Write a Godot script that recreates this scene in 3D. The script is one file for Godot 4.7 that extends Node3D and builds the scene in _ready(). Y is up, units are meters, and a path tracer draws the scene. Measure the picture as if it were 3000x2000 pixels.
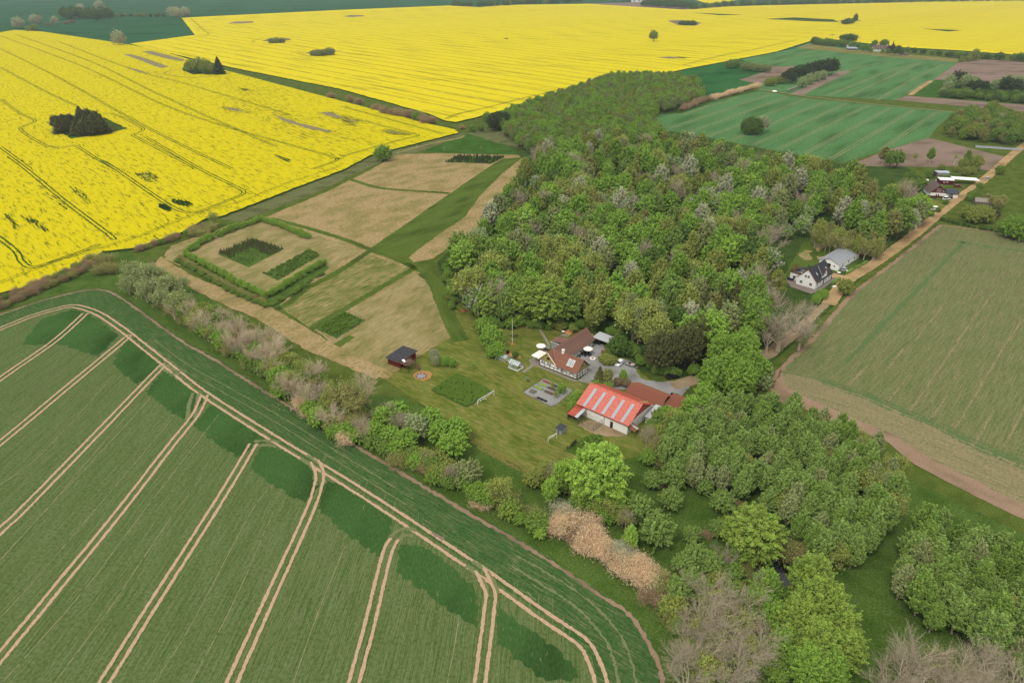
extends Node3D
# A farmstead seen from the air in May: rape in flower, winter wheat, a mixed wood, a half-timbered farmhouse. Units are metres; x runs right, -z away from the eye.

var rng := RandomNumberGenerator.new()
var M := {}
var used := {}
var protos := {}
var woods := []          # every tree and shrub, for its label


class MB:
	var v := PackedVector3Array()
	var c := PackedColorArray()
	var uv := PackedVector2Array()
	var col := Color(1, 1, 1)
	func tri(a: Vector3, b: Vector3, d: Vector3) -> void:
		v.append(a); v.append(b); v.append(d)
		c.append(col); c.append(col); c.append(col)
	func quad(a: Vector3, b: Vector3, d: Vector3, e: Vector3) -> void:
		tri(a, b, d); tri(a, d, e)
	func box(o: Vector3, s: Vector3, b := Basis()) -> void:
		var x := b.x * s.x * 0.5
		var y := b.y * s.y * 0.5
		var z := b.z * s.z * 0.5
		quad(o - x - y + z, o - x + y + z, o + x + y + z, o + x - y + z)
		quad(o + x - y - z, o + x + y - z, o - x + y - z, o - x - y - z)
		quad(o - x - y - z, o - x + y - z, o - x + y + z, o - x - y + z)
		quad(o + x - y + z, o + x + y + z, o + x + y - z, o + x - y - z)
		quad(o - x + y + z, o - x + y - z, o + x + y - z, o + x + y + z)
		quad(o - x - y - z, o - x - y + z, o + x - y + z, o + x - y - z)
	func span(a: Vector3, b: Vector3) -> void:
		box((a + b) * 0.5, (b - a).abs())
	func tube(a: Vector3, b: Vector3, ra: float, rb: float, n := 5) -> void:
		var d := (b - a).normalized()
		var s := d.cross(Vector3(0.31, 0.17, 0.93) if absf(d.y) > 0.9 else Vector3.UP).normalized()
		var t := s.cross(d)
		for k in n:
			var p := s * cos(TAU * k / n) + t * sin(TAU * k / n)
			var q := s * cos(TAU * (k + 1) / n) + t * sin(TAU * (k + 1) / n)
			if rb < 0.002:
				tri(a + p * ra, b, a + q * ra)
			else:
				quad(a + p * ra, b + p * rb, b + q * rb, a + q * ra)
	func lathe(o: Vector3, prof: Array, n := 12) -> void:
		for i in prof.size() - 1:
			for k in n:
				var a := Vector3(cos(TAU * k / n), 0, sin(TAU * k / n))
				var b := Vector3(cos(TAU * (k + 1) / n), 0, sin(TAU * (k + 1) / n))
				var lo := Vector3(0, prof[i][1], 0)
				var hi := Vector3(0, prof[i + 1][1], 0)
				quad(o + lo + a * prof[i][0], o + hi + a * prof[i + 1][0], o + hi + b * prof[i + 1][0], o + lo + b * prof[i][0])
	func slab(a: Vector3, b: Vector3, d: Vector3, e: Vector3, t: float) -> void:
		var n := (b - a).cross(e - a).normalized() * t
		if n.y < 0.0:
			n = -n
		quad(a + n, b + n, d + n, e + n)
		quad(e, d, b, a)
		quad(a, b, b + n, a + n); quad(b, d, d + n, b + n); quad(d, e, e + n, d + n); quad(e, a, a + n, e + n)
	func prism(pts: Array, z0: float, z1: float) -> void:      # outline in x and y, drawn out along z
		var pl := PackedVector2Array(pts)
		var ix := Geometry2D.triangulate_polygon(pl)
		for k in range(0, ix.size(), 3):
			var p := [pl[ix[k]], pl[ix[k + 1]], pl[ix[k + 2]]]
			for z in [z0, z1]:
				tri(Vector3(p[0].x, p[0].y, z), Vector3(p[1].x, p[1].y, z), Vector3(p[2].x, p[2].y, z))
		for k in pl.size():
			var a := pl[k]
			var b := pl[(k + 1) % pl.size()]
			quad(Vector3(a.x, a.y, z0), Vector3(b.x, b.y, z0), Vector3(b.x, b.y, z1), Vector3(a.x, a.y, z1))
	func leaf(p: Vector3, n: Vector3, s: float, turn: float, fold := 0.25) -> void:
		var a := n.cross(Vector3(0.3, 0.9, 0.2)).normalized().rotated(n, turn)
		var b := n.cross(a)
		quad(p - a * s, p + b * s * 0.7 + n * s * fold, p + a * s, p - b * s * 0.7 - n * s * fold * 0.5)
	func mesh() -> ArrayMesh:
		var arr := []
		arr.resize(Mesh.ARRAY_MAX)
		arr[Mesh.ARRAY_VERTEX] = v
		arr[Mesh.ARRAY_COLOR] = c
		if uv.size() == v.size():
			arr[Mesh.ARRAY_TEX_UV] = uv
			arr[Mesh.ARRAY_TEX_UV2] = uv
		var m := ArrayMesh.new()
		m.add_surface_from_arrays(Mesh.PRIMITIVE_TRIANGLES, arr)
		return m


func numbered(called: String) -> String:
	var k: int = used.get(called, 0)
	used[called] = k + 1
	return called if k == 0 else "%s_%03d" % [called, k]


func part(called: String, mb, mat: Material, parent: Node) -> MeshInstance3D:
	var o := MeshInstance3D.new()
	o.name = called
	o.mesh = mb.mesh() if mb is MB else mb
	o.material_override = mat
	parent.add_child(o, true)
	return o


func thing(called: String, label: String, category: String, at := Vector3.ZERO, turn := 0.0, group := "") -> Node3D:
	var o := Node3D.new()
	o.name = numbered(called)
	add_child(o)
	o.position = at
	o.rotation_degrees.y = turn
	tag(o, label, category, group)
	return o


func tag(o: Node, label: String, category := "", group := "", kind := "") -> Node:
	if label: o.set_meta("label", label)
	if category: o.set_meta("category", category)
	if group: o.set_meta("group", group)
	if kind: o.set_meta("kind", kind)
	return o


func structure(called: String, mb, mat: Material, parent: Node = self) -> MeshInstance3D:
	var o := part(numbered(called) if parent == self else called, mb, mat, parent)
	o.set_meta("kind", "structure")
	return o


# ---------- colours and materials ----------
const LIGHT := 1.42       # daylight on level ground times exposure: a surface looks this much brighter than its base colour

func hue(r: float, g: float, b: float) -> Color:      # a base colour from how it looks in open daylight
	var l := Color(r / 255.0, g / 255.0, b / 255.0).srgb_to_linear()
	return Color(l.r / LIGHT, l.g / LIGHT, l.b / LIGHT).linear_to_srgb()


func ntex(sd: int, freq: float, stops: Array, w := 1024, oct := 4, h := 0, gain := 0.5) -> NoiseTexture2D:
	var n := FastNoiseLite.new()
	n.seed = sd
	n.noise_type = FastNoiseLite.TYPE_SIMPLEX_SMOOTH
	n.frequency = freq
	n.fractal_octaves = oct
	n.fractal_gain = gain
	var g := Gradient.new()
	var off := PackedFloat32Array()
	var cs := PackedColorArray()
	for s in stops:
		off.append(s[0]); cs.append(s[1])
	g.offsets = off
	g.colors = cs
	var t := NoiseTexture2D.new()
	t.width = w
	t.height = h if h > 0 else w
	t.seamless = true
	t.noise = n
	t.color_ramp = g
	return t


func plain(c: Color, rough := 0.9, spec := 0.3, metal := 0.0) -> StandardMaterial3D:
	var m := StandardMaterial3D.new()
	m.albedo_color = c
	m.roughness = rough
	m.metallic_specular = spec
	m.metallic = metal
	m.vertex_color_use_as_albedo = true
	return m


func grain(c: Color, tex: Texture2D, size: float, rough := 0.9, spec := 0.3) -> StandardMaterial3D:   # a colour with a worn grain over it
	var m := plain(c, rough, spec)
	m.albedo_texture = tex
	m.uv1_triplanar = true
	m.uv1_world_triplanar = true
	m.uv1_scale = Vector3.ONE / size
	return m


func land(tex: Texture2D, su: float, sv: float, over: Texture2D = null, ou := 1.0, ov := 1.0, mix := false) -> StandardMaterial3D:
	var m := StandardMaterial3D.new()
	m.albedo_texture = tex
	m.roughness = 1.0
	m.specular_mode = BaseMaterial3D.SPECULAR_DISABLED
	m.vertex_color_use_as_albedo = true
	m.uv1_scale = Vector3(1.0 / su, 1.0 / sv, 1)
	if over:
		m.detail_enabled = true
		m.detail_albedo = over
		m.detail_uv_layer = BaseMaterial3D.DETAIL_UV_2
		m.detail_blend_mode = BaseMaterial3D.BLEND_MODE_MIX if mix else BaseMaterial3D.BLEND_MODE_MUL
		m.uv2_scale = Vector3(1.0 / ou, 1.0 / ov, 1)
	return m


func leafy(c: Color, shine := 0.4) -> StandardMaterial3D:
	var m := plain(c, 0.75, 0.2)
	m.backlight_enabled = true
	m.backlight = Color(shine, shine, shine * 0.6).linear_to_srgb()
	return m


# ---------- sheets of land ----------
func points(flat: Array) -> PackedVector2Array:
	var p := PackedVector2Array()
	for k in range(0, flat.size(), 2):
		p.append(Vector2(flat[k], flat[k + 1]))
	return p


func rough(p: PackedVector2Array, step: float, amp: float) -> PackedVector2Array:
	var out := PackedVector2Array()
	for k in p.size():
		var a := p[k]
		var b := p[(k + 1) % p.size()]
		var n := int(clampf(a.distance_to(b) / step, 1, 60))
		var s := (b - a).orthogonal().normalized()
		for i in n:
			out.append(a.lerp(b, float(i) / n) + (s * rng.randf_range(-amp, amp) if i > 0 else Vector2.ZERO))
	return out


func flat_mb(p: PackedVector2Array, y: float, deg: float, skirt := 0.0) -> MB:
	var mb := MB.new()
	var d := Vector2(cos(deg_to_rad(deg)), -sin(deg_to_rad(deg)))
	var e := Vector2(-d.y, d.x)
	var ix := Geometry2D.triangulate_polygon(p)
	if ix.is_empty():
		p = Geometry2D.convex_hull(p)
		p.remove_at(p.size() - 1)
		ix = Geometry2D.triangulate_polygon(p)
	for k in ix:
		mb.v.append(Vector3(p[k].x, y, p[k].y))
		mb.uv.append(Vector2(p[k].dot(d), p[k].dot(e)))
		mb.c.append(Color.WHITE)
	if skirt > 0.0:
		var m2 := MB.new()
		for k in p.size():
			var a := p[k]
			var b := p[(k + 1) % p.size()]
			m2.quad(Vector3(a.x, y - skirt, a.y), Vector3(a.x, y, a.y), Vector3(b.x, y, b.y), Vector3(b.x, y - skirt, b.y))
		mb.set_meta("skirt", m2)
	return mb


func sheet(called: String, flat: Array, y: float, mat: Material, deg := 0.0, step := 0.0, amp := 0.0, parent: Node = self) -> MeshInstance3D:
	var p := points(flat)
	if step > 0.0:
		p = rough(p, step, amp)
	return structure(called, flat_mb(p, y, deg), mat, parent)


func smooth_line(flat: Array, step: float) -> PackedVector2Array:
	var p := points(flat)
	var c := Curve2D.new()
	for k in p.size():
		var t := (p[mini(k + 1, p.size() - 1)] - p[maxi(k - 1, 0)]) / 6.0
		c.add_point(p[k], -t, t)
	c.bake_interval = step
	return c.get_baked_points()


func ribbon_mb(mb: MB, line: PackedVector2Array, y: float, shift: float, width: float, ragged: float, gaps := 0.0) -> void:
	var prev := []
	var run := 0.0
	for k in line.size():
		var t := (line[mini(k + 1, line.size() - 1)] - line[maxi(k - 1, 0)]).normalized()
		var s := Vector2(-t.y, t.x)
		var a := line[k] + s * (shift - width * 0.5 + rng.randf_range(-ragged, ragged))
		var b := line[k] + s * (shift + width * 0.5 + rng.randf_range(-ragged, ragged))
		if k > 0: run += line[k].distance_to(line[k - 1])
		var now := [Vector3(a.x, y, a.y), Vector3(b.x, y, b.y), run]
		if prev and rng.randf() >= gaps:
			mb.quad(prev[0], prev[1], now[1], now[0])
			for q in [[prev[2], 0.0], [prev[2], width], [run, width], [prev[2], 0.0], [run, width], [run, 0.0]]:
				mb.uv.append(Vector2(q[0], q[1]))
		prev = now


func tracks(called: String, flat: Array, y: float, mat: Material, width: float, gauge: float, ragged: float, step: float, parent: Node, gaps := 0.0) -> void:
	var line := smooth_line(flat, step)
	for s in ([-0.5, 0.5] if gauge > 0.0 else [0.0]):
		var mb := MB.new()
		ribbon_mb(mb, line, y, s * gauge, width, ragged, gaps)
		structure(called, mb, mat, parent)


func inside(q: Vector2, poly: PackedVector2Array) -> bool:
	return Geometry2D.is_point_in_polygon(q, poly)



func make_materials() -> void:
	var w := Color.WHITE
	var soft := ntex(11, 0.006, [[0.0, Color(0.72, 0.74, 0.70)], [0.45, Color(0.93, 0.93, 0.9)], [1.0, w]], 512, 5)
	var patches := ntex(12, 0.01, [[0.0, Color(0.78, 0.84, 0.74)], [0.4, Color(0.92, 0.94, 0.88)], [0.6, w], [1.0, w]], 512, 5, 0, 0.6)
	M.soft = soft
	var mottle := ntex(13, 0.03, [[0.0, Color(0.62, 0.7, 0.58)], [0.35, Color(0.84, 0.88, 0.8)], [0.6, Color(0.95, 0.96, 0.93)], [1.0, w]], 512, 6, 0, 0.72)
	var wheat := ntex(21, 0.045, [[0.0, hue(80, 104, 56)], [0.38, hue(98, 117, 67)], [0.55, hue(112, 125, 80)], [0.75, hue(116, 132, 90)], [0.9, hue(130, 138, 98)], [1.0, hue(154, 150, 112)]], 1024, 4)
	var thick := ntex(22, 0.05, [[0.0, hue(56, 92, 46)], [0.5, hue(70, 106, 54)], [0.75, hue(84, 114, 62)], [1.0, hue(128, 136, 96)]], 512, 5, 0, 0.6)
	var thin := ntex(23, 0.05, [[0.0, hue(96, 114, 70)], [0.35, hue(120, 128, 84)], [0.6, hue(138, 138, 98)], [0.85, hue(160, 148, 114)], [1.0, hue(178, 158, 128)]], 1024, 4)
	M.wheat = land(wheat, 900.0, 13.0, mottle, 16.0, 16.0)
	M.wheat_thick = land(thick, 40.0, 12.0, soft, 150.0, 60.0)
	M.wheat_headland = land(ntex(24, 0.05, [[0.0, hue(56, 92, 48)], [0.45, hue(72, 106, 58)], [0.65, hue(96, 118, 74)], [0.85, hue(150, 140, 106)], [1.0, hue(182, 160, 130)]], 1024, 4), 400.0, 12.0, mottle, 17.0, 17.0)
	M.wheat_right = land(thin, 900.0, 15.0, mottle, 19.0, 19.0)
	M.cereal_dense = land(ntex(69, 0.05, [[0.0, hue(74, 106, 60)], [0.5, hue(94, 118, 72)], [1.0, hue(134, 136, 96)]], 512, 5, 0, 0.6), 30.0, 6.0)
	M.thin_tan = land(ntex(68, 0.05, [[0.0, hue(118, 124, 84)], [0.4, hue(152, 142, 110)], [0.75, hue(172, 152, 122)], [1.0, hue(190, 166, 138)]], 512, 5), 300.0, 11.0, mottle, 15.0, 15.0)
	M.green_field = land(ntex(25, 0.05, [[0.0, hue(76, 118, 70)], [0.5, hue(92, 136, 84)], [0.8, hue(110, 146, 94)], [1.0, hue(136, 156, 110)]], 512, 4), 160.0, 26.0, soft, 420.0, 60.0)
	M.green_dark = land(ntex(26, 0.05, [[0.0, hue(44, 92, 52)], [0.5, hue(56, 110, 60)], [1.0, hue(70, 122, 68)]], 512, 4), 120.0, 40.0, soft, 300.0, 120.0)
	M.green_far = land(ntex(27, 0.05, [[0.0, hue(46, 92, 62)], [0.5, hue(56, 104, 70)], [1.0, hue(66, 112, 76)]], 512, 4), 200.0, 60.0, soft, 700.0, 240.0)
	var straw := ntex(31, 0.03, [[0.0, hue(108, 116, 62)], [0.28, hue(142, 132, 84)], [0.5, hue(168, 146, 104)], [0.75, hue(186, 160, 120)], [1.0, hue(204, 176, 136)]], 1024, 6, 0, 0.72)
	M.straw = land(straw, 90.0, 34.0, patches, 150.0, 70.0)
	M.straw_green = land(ntex(32, 0.022, [[0.0, hue(84, 108, 46)], [0.42, hue(116, 122, 66)], [0.6, hue(160, 144, 98)], [1.0, hue(196, 170, 126)]], 1024, 6, 0, 0.65), 190.0, 19.0, patches, 160.0, 50.0)
	M.straw_pale = land(ntex(33, 0.022, [[0.0, hue(110, 116, 62)], [0.36, hue(150, 140, 94)], [0.7, hue(174, 154, 112)], [1.0, hue(192, 168, 126)]], 1024, 6, 0, 0.65), 160.0, 17.0, patches, 120.0, 50.0)
	var lawn := ntex(34, 0.022, [[0.0, hue(84, 106, 44)], [0.35, hue(106, 120, 52)], [0.6, hue(126, 128, 64)], [0.82, hue(150, 138, 82)], [1.0, hue(180, 152, 106)]], 1024, 6, 0, 0.62)
	M.lawn = land(lawn, 110.0, 24.0, patches, 90.0, 36.0)
	M.worn = land(ntex(64, 0.05, [[0.0, hue(104, 112, 54)], [0.5, hue(128, 122, 66)], [1.0, hue(152, 132, 82)]], 512, 5), 12.0, 4.0)
	M.strip = land(ntex(35, 0.05, [[0.0, hue(74, 100, 38)], [0.5, hue(94, 116, 50)], [0.8, hue(110, 124, 60)], [1.0, hue(138, 134, 84)]], 512, 5), 60.0, 9.0, soft, 120.0, 30.0)
	M.lush = land(ntex(36, 0.06, [[0.0, hue(62, 88, 36)], [0.45, hue(80, 106, 46)], [0.75, hue(100, 120, 58)], [0.92, hue(132, 134, 82)], [1.0, hue(168, 154, 112)]], 512, 5), 22.0, 18.0, patches, 70.0, 50.0)
	M.meadow = land(ntex(37, 0.06, [[0.0, hue(52, 86, 34)], [0.5, hue(68, 104, 42)], [0.85, hue(88, 116, 54)], [1.0, hue(140, 136, 84)]], 512, 5), 24.0, 24.0, patches, 90.0, 60.0)
	M.verge = land(ntex(38, 0.06, [[0.0, hue(62, 86, 36)], [0.5, hue(88, 106, 46)], [0.8, hue(120, 122, 58)], [1.0, hue(160, 140, 60)]], 512, 5), 16.0, 10.0, patches, 60.0, 40.0)
	M.scrub = land(ntex(39, 0.05, [[0.0, hue(46, 66, 30)], [0.45, hue(64, 88, 40)], [0.75, hue(84, 102, 50)], [1.0, hue(124, 114, 76)]], 512, 5), 26.0, 26.0, patches, 80.0, 60.0)
	M.bank = land(ntex(40, 0.06, [[0.0, hue(70, 92, 54)], [0.45, hue(104, 116, 72)], [0.75, hue(148, 136, 100)], [1.0, hue(188, 170, 140)]], 512, 5), 30.0, 8.0, soft, 60.0, 30.0)
	var soil := ntex(41, 0.07, [[0.0, hue(140, 116, 98)], [0.5, hue(168, 142, 120)], [1.0, hue(192, 164, 138)]], 512, 5)
	M.soil = land(soil, 22.0, 8.0, soft, 60.0, 40.0)
	M.plough = land(ntex(42, 0.06, [[0.0, hue(126, 108, 98)], [0.5, hue(148, 128, 116)], [1.0, hue(168, 148, 132)]], 512, 4), 60.0, 10.0, soft, 200.0, 80.0)
	M.track = land(ntex(43, 0.06, [[0.0, hue(160, 132, 104)], [0.35, hue(188, 158, 128)], [0.75, hue(206, 176, 146)], [1.0, hue(220, 194, 166)]], 512, 4), 26.0, 7.0)
	M.faint = land(ntex(44, 0.06, [[0.0, hue(104, 120, 78)], [0.5, hue(146, 142, 106)], [1.0, hue(182, 164, 130)]], 512, 4), 30.0, 5.0)
	M.scuff = land(ntex(65, 0.06, [[0.0, hue(88, 112, 66)], [0.5, hue(120, 128, 86)], [1.0, hue(164, 152, 116)]], 512, 4), 14.0, 4.0)
	M.pale_rows = land(ntex(71, 0.06, [[0.0, hue(92, 116, 66)], [0.5, hue(112, 126, 78)], [1.0, hue(136, 138, 94)]], 256, 4), 14.0, 4.0)
	M.road = land(ntex(45, 0.05, [[0.0, hue(174, 142, 102)], [0.5, hue(198, 166, 124)], [1.0, hue(214, 186, 148)]], 512, 5), 34.0, 6.0, soft, 50.0, 40.0)
	M.gravel = land(ntex(46, 0.12, [[0.0, hue(126, 126, 128)], [0.5, hue(164, 164, 166)], [1.0, hue(194, 190, 186)]], 512, 5), 9.0, 9.0, soft, 30.0, 24.0)
	M.drive = land(ntex(47, 0.06, [[0.0, hue(150, 132, 108)], [0.5, hue(178, 156, 126)], [1.0, hue(196, 176, 146)]], 512, 5), 20.0, 12.0, soft, 40.0, 30.0)
	M.paving = land(ntex(48, 0.08, [[0.0, hue(124, 116, 104)], [0.5, hue(152, 144, 132)], [1.0, hue(174, 166, 152)]], 512, 4), 6.0, 6.0)
	M.setts = land(ntex(49, 0.08, [[0.0, hue(118, 106, 100)], [0.5, hue(142, 130, 122)], [1.0, hue(160, 148, 138)]], 512, 4), 7.0, 7.0)
	M.chips = land(ntex(50, 0.14, [[0.0, hue(186, 124, 74)], [0.5, hue(216, 156, 100)], [1.0, hue(234, 184, 132)]], 256, 4), 5.0, 5.0)
	M.burnt = land(ntex(51, 0.1, [[0.0, hue(160, 112, 62)], [0.5, hue(188, 138, 84)], [1.0, hue(150, 128, 76)]], 256, 4), 8.0, 8.0)
	M.ash = land(ntex(52, 0.14, [[0.0, hue(70, 66, 66)], [0.5, hue(150, 146, 150)], [1.0, hue(212, 210, 212)]], 256, 4), 3.0, 3.0)
	var gold := [hue(208, 190, 16), hue(240, 221, 18), hue(248, 230, 30)]
	var leafgap := ntex(53, 0.026, [[0.0, Color(hue(66, 96, 34), 0.0)], [0.58, Color(hue(66, 96, 34), 0.0)], [0.68, Color(hue(84, 106, 34), 0.45)], [0.8, Color(hue(66, 94, 34), 0.8)], [1.0, Color(hue(100, 108, 56), 0.8)]], 1024, 6, 0, 0.72)
	var leafgap2 := ntex(54, 0.01, [[0.0, Color(hue(110, 120, 40), 0.0)], [0.6, Color(hue(110, 120, 40), 0.0)], [0.78, Color(hue(120, 126, 44), 0.35)], [1.0, Color(hue(96, 108, 44), 0.6)]], 512, 5, 0, 0.6)
	var rape := ntex(55, 0.075, [[0.0, hue(44, 78, 28)], [0.24, hue(64, 92, 30)], [0.33, hue(150, 150, 28)], [0.4, gold[0]], [0.6, gold[1]], [1.0, gold[2]]], 1024, 3)
	M.rape_left = land(rape, 44.0, 20.0, leafgap, 420.0, 60.0, true)
	M.rape_right = land(ntex(56, 0.07, [[0.0, hue(110, 120, 36)], [0.2, hue(170, 164, 36)], [0.34, hue(216, 198, 28)], [0.6, hue(238, 219, 36)], [1.0, hue(246, 228, 48)]], 1024, 3), 120.0, 60.0, leafgap2, 900.0, 90.0, true)
	M.rape_stem = land(ntex(57, 0.08, [[0.0, hue(38, 70, 28)], [0.5, hue(62, 96, 38)], [0.8, hue(90, 112, 40)], [1.0, hue(190, 176, 36)]], 256, 4), 4.0, 4.0)
	M.rape_gap = land(ntex(58, 0.08, [[0.0, hue(36, 66, 28)], [0.5, hue(56, 86, 32)], [0.8, hue(86, 106, 36)], [1.0, hue(180, 170, 30)]], 512, 4), 16.0, 5.0)
	M.thin_rape = land(ntex(70, 0.06, [[0.0, hue(74, 98, 44)], [0.35, hue(126, 122, 82)], [0.7, hue(160, 144, 122)], [0.9, hue(176, 160, 138)], [1.0, hue(200, 186, 60)]], 512, 5, 0, 0.65), 30.0, 8.0)
	M.rape_gap2 = land(ntex(66, 0.08, [[0.0, hue(84, 98, 36)], [0.5, hue(128, 128, 36)], [1.0, hue(214, 192, 30)]], 512, 4), 60.0, 5.0)
	M.water = plain(Color(0.02, 0.022, 0.02), 0.06, 0.5)
	# buildings
	var wear := ntex(61, 0.02, [[0.0, Color(0.7, 0.68, 0.66)], [0.45, Color(0.93, 0.92, 0.91)], [1.0, w]], 512, 5)
	var moss := ntex(62, 0.03, [[0.0, Color(0.55, 0.5, 0.5)], [0.35, Color(0.8, 0.76, 0.74)], [0.6, Color(0.95, 0.93, 0.9)], [1.0, w]], 512, 5)
	M.lime = grain(hue(240, 238, 234), ntex(67, 0.02, [[0.0, Color(0.88, 0.87, 0.85)], [0.4, Color(0.97, 0.97, 0.96)], [1.0, w]], 256, 5), 5.0)
	M.lime.albedo_color = Color(0.9, 0.895, 0.88)
	M.tar = plain(Color(0.09, 0.09, 0.092), 0.8)
	M.ochre = grain(Color(0.66, 0.6, 0.38), wear, 3.0)
	M.tile_new = grain(hue(168, 122, 102), moss, 2.6, 0.8)
	M.tile_old = grain(hue(156, 124, 112), moss, 1.7, 0.85)
	M.tile_red = grain(hue(206, 92, 70), moss, 6.0, 0.8)
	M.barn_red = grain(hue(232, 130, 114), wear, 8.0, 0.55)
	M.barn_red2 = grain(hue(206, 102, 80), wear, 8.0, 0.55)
	M.rust = grain(hue(164, 106, 86), moss, 3.0, 0.85)
	M.rust2 = grain(hue(176, 118, 88), moss, 3.0, 0.85)
	M.sheet_white = grain(hue(216, 222, 228), wear, 3.5, 0.5)
	M.white = plain(Color(0.88, 0.88, 0.87), 0.6)
	M.canvas = plain(Color(0.93, 0.9, 0.86), 0.95)
	M.cream = plain(Color(0.95, 0.91, 0.83), 0.95)
	M.black_roof = grain(hue(66, 68, 74), wear, 4.0, 0.7)
	M.felt = grain(hue(78, 80, 86), wear, 3.0, 0.9)
	M.falu = grain(hue(128, 46, 40), wear, 2.0)
	M.falu_dark = grain(hue(104, 36, 34), wear, 2.0)
	M.grey_wood = grain(hue(132, 124, 112), wear, 1.2)
	M.deck = grain(hue(128, 110, 92), wear, 1.2)
	M.dark_wood = grain(hue(62, 50, 44), wear, 1.5)
	M.grey_board = plain(hue(164, 172, 178), 0.7)
	M.grey_roof = grain(hue(176, 184, 192), wear, 6.0, 0.5)
	M.eternit = grain(hue(128, 116, 108), moss, 3.0)
	M.zinc = plain(hue(150, 154, 156), 0.45, 0.5, 0.6)
	M.steel = plain(hue(186, 188, 190), 0.4, 0.5, 0.5)
	M.pane = plain(Color(0.10, 0.115, 0.13), 0.08, 0.5)
	M.skylight = plain(hue(176, 186, 194), 0.3, 0.5)
	M.glass = plain(Color(0.86, 0.92, 0.94, 0.22), 0.05, 0.5)
	M.glass.transparency = BaseMaterial3D.TRANSPARENCY_ALPHA
	M.solar = plain(Color(0.16, 0.18, 0.23), 0.12, 0.5)
	M.rubber = plain(Color(0.09, 0.09, 0.09), 0.9)
	M.black = plain(Color(0.12, 0.12, 0.125), 0.5)
	M.dark = plain(Color(0.2, 0.19, 0.18), 0.9)
	M.paint_white = plain(Color(0.86, 0.87, 0.88), 0.25, 0.5)
	M.paint_silver = plain(hue(188, 192, 196), 0.25, 0.5, 0.3)
	M.paint_black = plain(Color(0.07, 0.07, 0.075), 0.15, 0.5)
	M.paint_red = plain(hue(128, 36, 34), 0.3, 0.5)
	M.blue = plain(Color(0.16, 0.2, 0.36), 0.6)
	M.brick = grain(hue(172, 104, 84), wear, 1.0)
	M.stone = grain(hue(176, 168, 158), wear, 1.0)
	M.mesh_wire = plain(hue(120, 118, 112), 0.7)
	M.orange = plain(hue(206, 128, 66), 0.8)
	# bark and leaves
	M.bark = plain(hue(112, 98, 82))
	M.bark_pale = plain(hue(216, 198, 166))
	M.bark_grey = plain(hue(188, 174, 150))
	M.twig = plain(hue(192, 172, 138))
	M.twig_grey = plain(hue(190, 176, 152))
	M.twig_brown = plain(hue(166, 130, 100))
	var tints := {"fresh": [122, 154, 64], "mid": [110, 136, 62], "deep": [86, 112, 52], "limegreen": [134, 164, 70], "olive": [130, 140, 70], "brownish": [132, 134, 80], "silver": [142, 156, 112], "pine": [70, 82, 52], "pine_brown": [88, 92, 56], "grass": [114, 144, 60], "alder": [116, 140, 72], "grey_green": [130, 140, 92], "yellowish": [120, 142, 62], "buff": [194, 174, 146], "copper": [140, 124, 98], "plum": [86, 72, 70], "pale_grey": [160, 164, 138]}
	for k in tints:
		M[k] = leafy(leaf_hue(tints[k]))
	M.petal = leafy(hue(236, 230, 220))
	M.petal_pink = leafy(hue(214, 196, 184))


func leaf_hue(t: Array) -> Color:
	var l := Color(t[0] / 255.0, t[1] / 255.0, t[2] / 255.0).srgb_to_linear()
	return Color(minf(l.r * 1.62, 0.9), minf(l.g * 1.62, 0.9), minf(l.b * 1.62, 0.9)).linear_to_srgb()


func rape_field(called: String, label: String, flat: Array, mat: Material, deg: float, step: float, amp: float) -> Node3D:
	var o := Node3D.new()
	o.name = numbered(called)
	o.set_meta("kind", "structure")
	add_child(o)
	var p := rough(points(flat), step, amp)
	var mb := flat_mb(p, 1.15, deg, 1.15)
	var side: MB = mb.get_meta("skirt")
	for k in side.v.size():
		side.uv.append(Vector2(side.v[k].x + side.v[k].z, side.v[k].y))
	structure("blossom_canopy", mb, mat, o)
	structure("stem_edge", side, M.rape_stem, o)
	return o


func leaf_gaps(parent: Node, flat: Array, n: int, deg: float) -> void:
	leaf_gaps_in(parent, points(flat), n, deg, true)


func leaf_gaps_in(parent: Node, poly: PackedVector2Array, n: int, deg: float, thinned: bool, y := 1.185, called := "leaf_gaps", mat: Material = null, longest := 9.0, widest := 0.6) -> void:      # short runs along the drill rows where green leaf shows between the flowers
	var box := Rect2(poly[0], Vector2.ZERO)
	for p in poly:
		box = box.expand(p)
	var d := Vector2(cos(deg_to_rad(deg)), -sin(deg_to_rad(deg)))
	var e := Vector2(-d.y, d.x)
	var patchy := FastNoiseLite.new()
	patchy.seed = 9
	patchy.frequency = 0.008
	var mb := MB.new()
	for k in n:
		var q := Vector2(rng.randf_range(box.position.x, box.end.x), rng.randf_range(box.position.y, box.end.y))
		if not inside(q, poly) or thinned and patchy.get_noise_2d(q.dot(d) * 0.4, q.dot(e) * 1.6) < rng.randf_range(-0.15, 0.5):
			continue
		var l := rng.randf_range(0.15, 1.0) * longest
		var line := PackedVector2Array()
		for i in 5:
			line.append(q + d * l * i / 4.0 + e * rng.randf_range(-0.15, 0.15))
		ribbon_mb(mb, line, y, 0.0, rng.randf_range(0.25, 1.0) * widest, 0.2 * widest)
	if mb.v.is_empty():
		return
	var o := structure(called, mb, mat if mat else M.rape_gap, parent)
	o.set_meta("kind", "stuff")


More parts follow.
